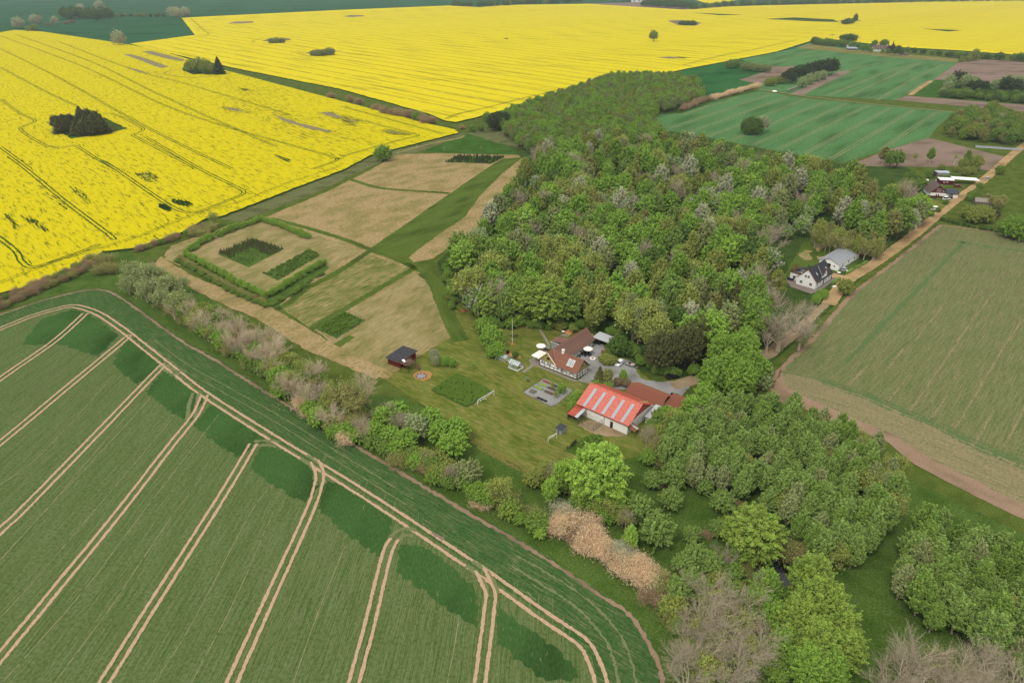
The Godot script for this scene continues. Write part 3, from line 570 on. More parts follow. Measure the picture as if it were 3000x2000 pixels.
	sheet("hedge_bottom", [-225.4, -214.3, -240.7, -233.1, -206.1, -257.9, -186.2, -308.6, -168.9, -295.5, -121.1, -251.3, -83.1, -214.3, -52.6, -183.2, -30.8, -177.4, -11.3, -156.7, 8.6, -138, 29.3, -108.9, 32, -90.1, 27.2, -64.8, 25, -64.8, 28.3, -82.9, 26.5, -92.4, 24.2, -98.9, 10.4, -111.8, -9.4, -128.3, -47.6, -159.9, -97.7, -202.5, -128.8, -229.1, -148.8, -248.1, -162.6, -259.6, -172.9, -261.3, -184.6, -251.3, -193.4, -238.3], 0.065, M.lush, -40.0, 3.0, 0.4)
	sheet("tall_grass", [-24.8, -182.4, -17.7, -192.7, -5.9, -181.7, -13.4, -172.8], 0.13, M.lush, -40.0, 0.7, 0.15)
	sheet("burnt_ring", [-31.6, -191, -30.8, -193.2, -29, -194.5, -26.7, -193.9, -25.5, -191.8, -25.9, -189.3, -27.8, -188, -30.2, -188.9], 0.13, M.burnt, 0.0, 0.6, 0.2)
	sheet("vegetable_plot", [13.8, -152, 17.6, -155.4, 20.4, -158.6, 24.7, -159.2, 25.2, -152.8, 21.7, -149.3, 18.3, -149.3], 0.14, M.lush, -40.0, 1.0, 0.2)
	sheet("bare_earth", [18.6, -163.7, 21.8, -160.3, 26.5, -158.4, 31.8, -158.6, 31.8, -159.7, 27.2, -163.9, 25, -165.7, 21.8, -166.5], 0.13, M.drive, -40.0, 0.8, 0.3)
	for t in [[-8.8, -195, -5.5, -190, -3.1, -187.5, 0, -183.7, 4.4, -178.4, 9.4, -172.1], [-11, -156.9, -2.9, -149.7, 2.8, -144.3, 8.2, -139], [-7.5, -171.1, -1.1, -164.5, 5, -159.6, 10.7, -152.9, 14.4, -149.1], [-41, -194.5, -34.5, -188.2, -27.6, -183.1], [-8.9, -154.2, -1, -147.3, 4.6, -142.5, 8.9, -137.9]]:
		tracks("worn_lawn", t, 0.13, M.worn, 0.5, 1.7, 0.35, 0.7, self)
	# gravel yard, drive and road
	sheet("gravel_yard", [20.8, -188.2, 24.5, -193.9, 21.3, -204, 26.3, -211.8, 28.1, -213, 31.5, -211.4, 31.7, -208, 30.3, -207.2, 29.2, -199.7, 29.9, -197.5, 31.8, -197.1, 33.9, -198.6, 35.3, -202.1, 37.5, -201.7, 39.6, -199.7, 39.9, -195.6, 40.7, -190.1, 41.5, -186.3, 38.4, -182.9, 32.9, -182.9, 28, -185.3, 23.6, -186.5], 0.15, M.gravel, 10.0, 1.0, 0.2)
	sheet("gravel_yard", [33.1, -189, 37.4, -195.5, 38.7, -191.9, 42.2, -188.3, 47.5, -187.2, 51.3, -187.9, 56.3, -190.1, 55, -184.2, 51.1, -178.9, 46.1, -180.2, 43, -182.8, 36.6, -187.9], 0.155, M.gravel, 10.0, 1.0, 0.25)
	sheet("drive", [49.2, -187.2, 56.5, -190.9, 66.1, -194.5, 76.4, -199.6, 89.4, -211.8, 102.7, -226.1, 118, -243.4, 127.8, -254.6, 126.5, -248.1, 117, -237.4, 101, -218.1, 87.8, -203.5, 75.5, -193, 64.6, -188.8, 56.2, -185.1, 50.4, -182.8], 0.17, M.drive, -20.0, 1.5, 0.3)
	sheet("garden_path", [9.4, -224, 10.1, -224.5, 13, -213, 13.1, -209.7, 12, -207.2, 10.7, -204.8, 8.7, -203.2, 6.8, -204.8, 12.3, -211.4], 0.15, M.paving, 0.0)
	sheet("garden_path", [3.1, -193.4, 6.4, -198.2, 5.5, -200.9, 7.1, -203.2, 9.2, -200.9, 9.1, -197.5, 20.9, -187.7, 19.6, -187.2, 8.8, -196.3, 7.3, -197.5, 4.1, -192.8], 0.155, M.paving, 0.0)
	sheet("kitchen_garden", [3.4, -181.1, 10.2, -189.4, 18.7, -182.2, 13.3, -174.2, 11.2, -173.5], 0.15, M.gravel, -38.0)
	for t in [[18.4, -220.9, 20.4, -224, 22.2, -222.2, 20.3, -218.6], [26.5, -221.3, 28.6, -219.5, 28.5, -216.5, 27.9, -213.5, 26.6, -213.9, 27.2, -216.5], [-2.8, -205.6, -1.8, -207.2, -0.2, -205.6, 2.9, -203.6, 2.9, -202.5, 1.7, -202.1, -0.2, -203.2], [15.4, -224, 17.5, -224, 16.6, -222.9]]:
		sheet("bark_chip_bed", t, 0.16, M.chips, 0.0, 0.7, 0.1)
	tracks("bark_chip_edge", [-0.5, -226.8, 2.7, -225.3, 5.2, -224.9, 7.7, -225.2], 0.16, M.chips, 0.5, 0.0, 0.15, 0.6, self, 0.3)
	sheet("patio", [17, -218.4, 18.1, -220.2, 20.3, -218.6, 19.4, -217.3], 0.17, M.paving, 0.0)
	tracks("dirt_road", [122.1, -244.4, 130.8, -256.9, 140.8, -269.4, 162.2, -289.7, 195.7, -324.1, 240.6, -373.3, 275.2, -409, 309.5, -446, 370.8, -513.3, 568.9, -716.8], 0.19, M.road, 5.2, 0.0, 0.25, 2.0, self)
	sheet("house_drive", [136.3, -275.8, 138.3, -273.9, 141.2, -272.1, 142.2, -270.2, 137, -266.5, 136.7, -269.3, 133.8, -270.2, 134.4, -272.5], 0.2, M.road, 0.0, 1.0, 0.15)
	sheet("house_terrace", [113.8, -267.9, 117, -263.8, 122.1, -258.4, 133.8, -270.2, 135.1, -269.3, 124.6, -257.7, 119, -253.9, 113.4, -260.8], 0.21, M.setts, 44.0)
	sheet("house_terrace", [113.8, -267.9, 117.1, -271.1, 120.8, -273, 122, -271.6, 117, -263.8], 0.2, M.setts, 44.0)
	sheet("house_lawn", [114.8, -272.5, 125, -290.8, 138.4, -314.2, 147.6, -316.6, 154.8, -309, 156.8, -295.1, 147.7, -278.7, 141.3, -276.8, 133.5, -275.8, 129.4, -284.7, 120.5, -273, 115.8, -270.2], 0.17, M.strip, 44.0, 2.0, 0.4)
	for t in [[129.2, -296.7, 134.6, -302.7, 137.9, -301.6, 134.7, -298.9, 134.1, -292.9, 132.7, -290.3, 129.6, -290.3], [141.8, -310.1, 146.4, -313.6, 147.8, -309, 142.6, -303.8, 139.5, -300, 140, -303.8], [137.2, -295.1, 141.3, -294, 138.3, -290.3, 135.8, -291.4], [148.2, -304.4, 153.1, -305, 153.4, -303.3, 148.3, -301.6]]:
		sheet("dry_grass", t, 0.2, M.straw_pale, 44.0, 1.0, 0.4)
	sheet("house_lawn", [230.9, -386.8, 235.2, -383.5, 238.1, -375.3, 239.2, -372.9, 226.2, -359.8, 222.4, -363.6], 0.2, M.lawn, 44.0, 2.0, 0.3)
	sheet("house_lawn", [257.1, -458.4, 265, -450.5, 287.8, -456.1, 293.3, -436.6, 273.6, -411.8, 262.6, -401.7, 263.2, -411.8, 267.6, -434.5], 0.19, M.verge, 44.0, 2.0, 0.3)
	sheet("house_lawn", [221, -348.9, 254.8, -383.5, 253.3, -370.5, 248.6, -345.4, 243.6, -331.9, 233.4, -338.6, 227.5, -349.6], 0.19, M.verge, 44.0, 2.0, 0.3)
	# the thin cereal field to the right
	var sf := sheet("cereal_field", [216.1, -338.3, 229.9, -331.6, 245.9, -319.7, 295.2, -299.8, 240.9, -171.9, 156.6, -90.1, 134.2, -111.8, 118.4, -128.1, 105.4, -146.1, 103.1, -155.5, 95.3, -162.4, 86.4, -171.9, 79.5, -176.6, 71.3, -169.5, 79.7, -183.9, 88.9, -197.4, 102.5, -212.3, 115.4, -228.6, 138.3, -256.9, 173.7, -293.4], 0.12, M.wheat_right, 48.0, 3.0, 0.3)
	sheet("thin_headland", [87.4, -192.4, 94.9, -189.2, 100.4, -184.1, 108.8, -177, 116.2, -167.4, 124.9, -156.7, 133.6, -145.5, 145.9, -126.9, 134.2, -111.8, 118.4, -128.1, 105.4, -146.1, 103.1, -155.5, 95.3, -162.4, 86.4, -171.9, 80.2, -177.4, 81.7, -185.1], 0.135, M.thin_tan, -42.0, 2.0, 0.4, sf)
	sheet("plough_margin", [134.2, -111.8, 118.4, -128.1, 105.4, -146.1, 103.1, -155.5, 95.3, -162.4, 86.4, -171.9, 79.5, -176.6, 71.3, -169.5, 79.7, -183.9, 87.4, -195.6, 84.9, -185.1, 89.4, -177.4, 98.5, -167.4, 106.5, -159.6, 110.6, -149.1, 123.9, -130.5, 137.4, -115.9], 0.15, M.soil, -40.0, 2.0, 0.4, sf)
	tracks("plough_margin", [216.1, -338.3, 173.7, -293.4, 138.3, -256.9, 115.4, -228.6, 102.5, -212.3, 88.9, -197.4, 79.7, -183.9], 0.15, M.soil, 1.6, 0.0, 0.4, 2.0, sf)
	tracks("plough_margin", [216.1, -338.3, 229.9, -331.6, 245.9, -319.7], 0.15, M.soil, 1.4, 0.0, 0.3, 2.0, sf)
	tracks("dense_cereal", [213.9, -313.9, 174.5, -270.3, 123.4, -214.3, 110.2, -199.8], 0.16, M.cereal_dense, 1.6, 0.0, 0.25, 1.2, sf, 0.02)
	tracks("dense_cereal", [138, -214.3, 122.6, -198.8], 0.16, M.cereal_dense, 0.6, 0.0, 0.2, 1.2, sf, 0.1)
	tracks("dense_cereal", [209.5, -315.9, 218.6, -309, 234.2, -301.5, 251.5, -293.4], 0.16, M.cereal_dense, 2.2, 0.0, 0.7, 1.5, sf, 0.15)
	for s in [0.0, 3.5]:
		tracks("dense_cereal", [97.7, -188.7, 100.7, -184.8, 107.1, -179.8, 113.9, -171.1, 120.1, -165.2, 124.9, -156.9, 130.5, -149.7, 134.6, -144.3, 140.2, -136.3], 0.16, M.cereal_dense, 1.3 if s == 0.0 else 0.7, s, 0.45, 0.8, sf, 0.12)
	leaf_gaps_in(sf, points([214.4, -335.2, 244.7, -317.8, 283, -304.1, 148.7, -130.5, 126.7, -159.9, 109.8, -179.3, 88.5, -195.6, 115.6, -227.5, 173, -291.3]), 12000, 48.0, true, 0.145, "thin_rows", M.thin_tan, 9.0, 0.3)
	for t in [[155.2, -214.3, 130.5, -186.5, 114.9, -168.9], [172.1, -214.3, 144.8, -183.9, 125.1, -162.4], [138, -214.3, 120.2, -193.6], [116.7, -198.2, 102.7, -183.1], [132.7, -179.8, 119.6, -165.9], [142, -171.9, 125, -153.6], [157.3, -179, 132.8, -152.9], [190, -252.7, 154.7, -214.3], [189.4, -232, 172.3, -214.3], [169.2, -247.3, 140, -214.3], [123.2, -187.4, 112.2, -175.8]]:
		tracks("bare_row", t, 0.16, M.thin_tan, 0.55, 0.0, 0.15, 1.2, sf, 0.06)
	# the pond under the willows
	sheet("pond", [57.3, -112.8, 59.8, -113.6, 60.5, -111.1, 59.7, -107, 57.8, -105, 56.5, -106.6, 56.9, -109.8], 0.16, M.water, 0.0, 1.0, 0.3)



# ---------- trees ----------
func rnd3(r: RandomNumberGenerator) -> Vector3:
	return Vector3(r.randf_range(-1, 1), r.randf_range(-1, 1), r.randf_range(-1, 1))


func crown(mb: MB, at: Vector3, rad: Vector3, ns: int, sl: float, per: int, size: float, sd: int, pointed := 0.0, low := -0.75, up := 0.35, out := 0.8, spread := 0.36) -> void:
	# a crown of leafy shoots that grow out of its shell, over a looser filling of inner leaves
	var r := RandomNumberGenerator.new()
	r.seed = sd
	var lump := FastNoiseLite.new()
	lump.seed = sd
	lump.frequency = 0.32
	var fill := int(ns * per * 0.09)
	for k in fill:
		var d := rnd3(r).normalized()
		var q := 1.0 - pointed * (d.y + 1.0) * 0.42
		var p := at + Vector3(d.x * q, d.y, d.z * q) * rad * r.randf_range(0.35, 0.8)
		if p.y < 0.2:
			continue
		var t := r.randf_range(0.7, 0.95)
		mb.col = Color(t, t, t * 0.95)
		mb.leaf(p, (rnd3(r) + d * 0.5).normalized(), size * r.randf_range(1.6, 2.8), r.randf() * TAU)
	for k in ns:
		var y := low + (1.0 - low) * (k + r.randf()) / ns
		var a := k * 2.39996 + r.randf_range(-0.5, 0.5)
		var s := sqrt(maxf(0.0, 1.0 - y * y)) * (1.0 - pointed * (y + 1.0) * 0.5)
		var d := Vector3(cos(a) * s, y, sin(a) * s)
		var o := at + d * rad * (r.randf_range(0.62, 0.84) + 0.26 * lump.get_noise_3dv(d * 6.0))
		var dir := (d * out + Vector3(0, up, 0) + rnd3(r) * 0.32).normalized()
		var l := sl * r.randf_range(0.55, 1.35)
		var tone := r.randf_range(0.68, 0.94)
		var warm := r.randf_range(0.95, 1.06)
		for j in per:
			var t := pow(r.randf(), 0.8)
			var p := o + dir * l * t + rnd3(r) * spread * (1.15 - 0.7 * t)
			if p.y < 0.1:
				continue
			var g := tone * r.randf_range(0.82, 1.07)
			mb.col = Color(g * warm, g, g * r.randf_range(0.82, 1.1))
			mb.leaf(p, (rnd3(r) * 0.75 + d * 0.35 + Vector3(0, 0.6, 0)).normalized(), size * r.randf_range(0.55, 1.25), r.randf() * TAU)


func limb(mb: MB, p: Vector3, dir: Vector3, length: float, rad: float, depth: int, r: RandomNumberGenerator, tips: Array, spread: float, rise: float) -> void:
	var segs := 3 if depth > 1 else 2 if depth == 1 else 1
	var d := dir
	var kids := [0, 12, 6, 5, 6][depth] as int
	for s in segs:
		d = (d + rnd3(r) * 0.16 + Vector3(0, rise, 0)).normalized()
		var q := p + d * length / segs
		var ra := rad * (1.0 - 0.55 * s / segs)
		var rb := rad * (1.0 - 0.55 * (s + 1) / segs) if depth > 0 else 0.0
		mb.tube(p, q, ra, rb, 5 if depth > 2 else 3)
		if depth > 0:
			for k in int(ceil(float(kids) / segs)):
				if depth > 2 and s == 0:
					continue
				var o := (d + (rnd3(r) + Vector3(0, 0.15, 0)).normalized() * spread).normalized()
				limb(mb, p.lerp(q, r.randf_range(0.2, 1.0)), o, length * r.randf_range(0.55, 0.8), maxf(rb * 0.55, 0.009), depth - 1, r, tips, spread, rise)
		p = q
	if depth <= 1:
		tips.append(p)


func bole(h: float, rad: float, sd: int, crown_r: float, crown_y: float) -> MB:
	var mb := MB.new()
	var r := RandomNumberGenerator.new()
	r.seed = sd
	var p := Vector3(0, -0.15, 0)
	for k in 3:
		var q := Vector3(r.randf_range(-0.2, 0.2), h * (k + 1) / 3.0, r.randf_range(-0.2, 0.2))
		mb.tube(p, q, rad * (1.0 - 0.2 * k), rad * (1.0 - 0.2 * (k + 1)), 6)
		p = q
	for k in 6:
		var a := TAU * k / 6.0 + r.randf()
		var q := Vector3(cos(a) * crown_r * 0.7, crown_y + r.randf_range(-0.5, 2.2), sin(a) * crown_r * 0.7)
		var s := p.lerp(Vector3(0, h * 0.7, 0), r.randf())
		mb.tube(s, s.lerp(q, 0.5) + Vector3(0, 0.35, 0), rad * 0.4, rad * 0.25, 4)
		mb.tube(s.lerp(q, 0.5) + Vector3(0, 0.35, 0), q, rad * 0.25, rad * 0.05, 4)
	return mb


func add_proto(kind: String, trunk: MB, leaves: MB, flowers: MB = null) -> void:
	if not protos.has(kind):
		protos[kind] = []
	protos[kind].append([trunk.mesh() if trunk else null, leaves.mesh() if leaves else null, flowers.mesh() if flowers else null])


func make_protos() -> void:
	for k in 4:
		var mb := MB.new()
		crown(mb, Vector3(0, 5.3, 0), Vector3(3.3, 4.1, 3.3), 130, 1.4, 76, 0.165, 100 + k, 0.15)
		add_proto("broad", bole(4.4, 0.28, 10 + k, 3.0, 4.8), mb)
	for k in 4:
		var mb := MB.new()
		crown(mb, Vector3(0, 5.2, 0), Vector3(2.4, 4.2, 2.4), 120, 1.35, 68, 0.15, 120 + k, 0.4, -0.85, 0.9, 0.5, 0.28)
		add_proto("upright", bole(4.4, 0.22, 20 + k, 2.0, 4.5), mb)
	for k in 3:
		var mb := MB.new()
		crown(mb, Vector3(0, 4.9, 0), Vector3(2.1, 4.4, 2.1), 130, 1.4, 58, 0.135, 140 + k, 0.55, -0.9, 1.3, 0.45, 0.2)
		add_proto("young", bole(6.5, 0.14, 30 + k, 1.5, 4.0), mb)
	for k in 4:
		var mb := MB.new()
		crown(mb, Vector3(0, 4.5, 0), Vector3(4.9, 4.3, 4.9), 130, 1.75, 76, 0.215, 160 + k, 0.0, -0.75, 0.35, 0.8, 0.5)
		add_proto("bush", bole(3.0, 0.2, 40 + k, 3.5, 3.5), mb)
	for k in 2:
		var mb := MB.new()
		crown(mb, Vector3(0, 5.2, 0), Vector3(3.5, 4.3, 3.5), 320, 1.0, 66, 0.13, 180 + k, 0.12, -0.8, 0.3, 0.85, 0.34)
		add_proto("large", bole(4.4, 0.26, 50 + k, 3.2, 5.0), mb)
	for k in 2:
		var mb := MB.new()
		crown(mb, Vector3(0, 5.2, 0), Vector3(3.1, 4.3, 3.1), 260, 1.4, 62, 0.12, 190 + k, 0.25, -0.85, 0.75, 0.6, 0.26)
		add_proto("willow", bole(4.4, 0.24, 55 + k, 2.6, 4.6), mb)
	for k in 3:
		var mb := MB.new()
		var fl := MB.new()
		crown(mb, Vector3(0, 5.2, 0), Vector3(3.9, 4.2, 3.9), 100, 1.3, 60, 0.19, 200 + k)
		crown(fl, Vector3(0, 5.3, 0), Vector3(4.1, 4.4, 4.1), 80, 1.2, 40, 0.15, 210 + k)
		add_proto("blossom", bole(4.0, 0.22, 60 + k, 3.2, 5.0), mb, fl)
	for k in 3:
		var mb := MB.new()
		var r := RandomNumberGenerator.new()
		r.seed = 220 + k
		for t in 46:
			var y := 0.7 + 9.2 * pow(t / 46.0, 0.9)
			var w := 2.5 * pow(1.0 - y / 10.2, 0.8) * r.randf_range(0.8, 1.15)
			for s in 13:
				var a := s * TAU / 13.0 + r.randf_range(-0.3, 0.3) + t
				var d := Vector3(cos(a), r.randf_range(-0.42, -0.12), sin(a)).normalized()
				var o := Vector3(cos(a), 0, sin(a))
				var e := o.cross(Vector3.UP) * w * 0.22
				var l := w * r.randf_range(0.65, 1.2)
				var q := r.randf_range(0.55, 1.0)
				mb.col = Color(q, q, q * r.randf_range(0.85, 1.0))
				var b := Vector3(0, y, 0) + o * w * 0.15
				mb.quad(b, b + d * l * 0.6 + e + Vector3(0, -0.14, 0), b + d * l, b + d * l * 0.6 - e + Vector3(0, -0.14, 0))
				mb.quad(b, b + d * l * 0.5 + Vector3(0, 0.13, 0), b + d * l * 0.95, b + d * l * 0.5 + Vector3(0, -0.3, 0))
		var tr := MB.new()
		tr.tube(Vector3(0, -0.1, 0), Vector3(0, 9.6, 0), 0.2, 0.03, 6)
		add_proto("spruce", tr, mb)
	for k in 4:
		var tr := MB.new()
		var r := RandomNumberGenerator.new()
		r.seed = 240 + k
		var tips := []
		tr.tube(Vector3(0, -0.1, 0), Vector3(0.1, 1.9, 0), 0.3, 0.25, 7)
		for s in 5:
			var a := s * TAU / 5.0 + r.randf()
			limb(tr, Vector3(0.1, 1.2 + 0.25 * s, 0), Vector3(cos(a) * 0.75, 1.0, sin(a) * 0.75).normalized(), 3.0, 0.11, 3, r, tips, 0.75, 0.09)
		limb(tr, Vector3(0.1, 1.8, 0), Vector3.UP, 3.3, 0.17, 4 if k < 2 else 3, r, tips, 0.75, 0.08)
		add_proto("bare", tr, null)
		var lv := MB.new()
		for t in tips:
			for s in 2:
				var g := r.randf_range(0.6, 1.0)
				lv.col = Color(g, g, g)
				lv.leaf(t + rnd3(r) * 0.35, rnd3(r).normalized(), r.randf_range(0.1, 0.22), r.randf() * TAU)
		add_proto("bud", tr, lv)
	for k in 3:
		var tr := MB.new()
		var lv := MB.new()
		var r := RandomNumberGenerator.new()
		r.seed = 260 + k
		var tips := []
		for s in 26:
			var a := s * 2.4
			var w := r.randf_range(0.2, 1.3)
			limb(tr, Vector3(cos(a) * 0.8 * w, 0, sin(a) * 0.8 * w), Vector3(cos(a) * w, 1.0, sin(a) * w).normalized(), r.randf_range(3.2, 5.2), 0.07, 2, r, tips, 0.75, 0.05)
		for t in tips:
			for s in 4:
				var g := r.randf_range(0.6, 1.0)
				lv.col = Color(g, g * r.randf_range(0.92, 1.0), g * r.randf_range(0.85, 1.0))
				lv.leaf(t + rnd3(r) * 0.6, rnd3(r).normalized(), r.randf_range(0.1, 0.24), r.randf() * TAU)
		add_proto("thorn", tr, lv)


func tree(called: String, kind: String, tint: String, x: float, z: float, h: float, what: String, bark := "bark", wide := 1.0, petal := "petal") -> Node3D:
	var o := Node3D.new()
	o.name = numbered(called)
	add_child(o)
	o.position = Vector3(x, 0.05, z)
	o.rotation.y = rng.randf() * TAU
	var s := h / 10.0
	o.scale = Vector3(s * wide, s, s * wide)
	var p: Array = protos[kind][rng.randi() % protos[kind].size()]
	var shrub := called.contains("bush") or called.contains("shrub")
	if p[0]: part("stem" if shrub else "trunk", p[0], M[bark], o)
	if p[1]: part("foliage" if shrub else "crown", p[1], M[tint], o)
	if p[2]: part("flowers", p[2], M[petal], o)
	woods.append([o, what])
	return o


func wood(flat: Array, gap: float, mix: Array, jitter := 0.42) -> int:      # trees spread over a plot
	var poly := points(flat)
	var box := Rect2(poly[0], Vector2.ZERO)
	for p in poly:
		box = box.expand(p)
	var sum := 0.0
	for m in mix:
		sum += m[0]
	var n := 0
	var row := 0
	var y := box.position.y
	while y < box.end.y:
		var x := box.position.x + (gap * 0.5 if row % 2 else 0.0)
		while x < box.end.x:
			var q := Vector2(x, y) + Vector2(rng.randf_range(-jitter, jitter), rng.randf_range(-jitter, jitter)) * gap
			x += gap
			if not inside(q, poly):
				continue
			var pick := rng.randf() * sum
			for m in mix:
				pick -= m[0]
				if pick <= 0.0:
					tree(m[1], m[2], m[3], q.x, q.y, rng.randf_range(m[4], m[5]), m[6], m[7] if m.size() > 7 else "bark", m[8] if m.size() > 8 else rng.randf_range(0.9, 1.12))
					n += 1
					break
		y += gap * 0.87
		row += 1
	return n


func row(flat: Array, gap: float, mix: Array, off := 0.6) -> void:          # trees or shrubs along a line
	var line := smooth_line(flat, gap)
	var sum := 0.0
	for m in mix:
		sum += m[0]
	for p in line:
		var q := p + Vector2(rng.randf_range(-off, off), rng.randf_range(-off, off))
		var pick := rng.randf() * sum
		for m in mix:
			pick -= m[0]
			if pick <= 0.0:
				tree(m[1], m[2], m[3], q.x, q.y, rng.randf_range(m[4], m[5]), m[6], m[7] if m.size() > 7 else "bark", m[8] if m.size() > 8 else rng.randf_range(0.9, 1.2))
				break


func spots(flat: Array, called: String, kind: String, tint: String, what: String, bark := "bark", wide := 1.0, petal := "petal") -> void:
	for k in range(0, flat.size(), 3):
		tree(called, kind, tint, flat[k], flat[k + 1], flat[k + 2], what, bark, wide * rng.randf_range(0.94, 1.06), petal)


func small_rows(called: String, label: String, flat: Array, gap: float, across: float, deg: float, h: float, mat: Material, kind: String, share := 1.0) -> void:   # hundreds of young plants in a nursery bed
	var poly := points(flat)
	var c := Vector2.ZERO
	for p in poly:
		c += p / poly.size()
	var d := Vector2(cos(deg_to_rad(deg)), -sin(deg_to_rad(deg)))
	var e := Vector2(-d.y, d.x)
	var ts: Array[Transform3D] = []
	for i in range(-60, 61):
		for j in range(-60, 61):
			var q := c + d * gap * i + e * across * j + Vector2(rng.randf_range(-0.2, 0.2), rng.randf_range(-0.2, 0.2))
			if inside(q, poly) and rng.randf() < share:
				ts.append(Transform3D(Basis(Vector3.UP, rng.randf() * TAU).scaled(Vector3.ONE * h * 0.1 * rng.randf_range(0.7, 1.25)), Vector3(q.x, 0.1, q.y)))
	var mm := MultiMesh.new()
	mm.transform_format = MultiMesh.TRANSFORM_3D
	mm.mesh = protos[kind][0][1]
	mm.instance_count = ts.size()
	for k in ts.size():
		mm.set_instance_transform(k, ts[k])
	var o := MultiMeshInstance3D.new()
	o.name = numbered(called)
	o.multimesh = mm
	o.material_override = mat
	add_child(o)
	tag(o, label, "plants", "", "stuff")


func far_wood(called: String, label: String, flat: Array, gap: float, kinds: Array, tint: String, h0: float, h1: float) -> void:   # a wood that reads as one mass
	var poly := points(flat)
	var box := Rect2(poly[0], Vector2.ZERO)
	for p in poly:
		box = box.expand(p)
	var ts := {}
	for k in kinds:
		ts[k] = []
	var y := box.position.y
	while y < box.end.y:
		var x := box.position.x
		while x < box.end.x:
			var q := Vector2(x, y) + Vector2(rng.randf_range(-0.5, 0.5), rng.randf_range(-0.5, 0.5)) * gap
			x += gap
			if inside(q, poly):
				var k = kinds[rng.randi() % kinds.size()]
				var s := rng.randf_range(h0, h1) * 0.1
				ts[k].append(Transform3D(Basis(Vector3.UP, rng.randf() * TAU).scaled(Vector3(s * 1.1, s, s * 1.1)), Vector3(q.x, 0, q.y)))
		y += gap
	for k in kinds:
		var mm := MultiMesh.new()
		mm.transform_format = MultiMesh.TRANSFORM_3D
		mm.mesh = protos[k[0]][k[1]][1]
		mm.instance_count = ts[k].size()
		for i in ts[k].size():
			mm.set_instance_transform(i, ts[k][i])
		var o := MultiMeshInstance3D.new()
		o.name = numbered(called)
		o.multimesh = mm
		o.material_override = M[k[2] if k.size() > 2 else tint]
		add_child(o)
		tag(o, label + ", " + {"alder": "grey green crowns", "olive": "olive crowns", "mid": "plain green crowns", "brownish": "brownish crowns", "deep": "dark crowns", "grey_green": "greyish crowns", "grass": "bright green crowns", "fresh": "fresh green crowns"}.get(k[2] if k.size() > 2 else tint, "crowns"), "wood", "", "stuff")


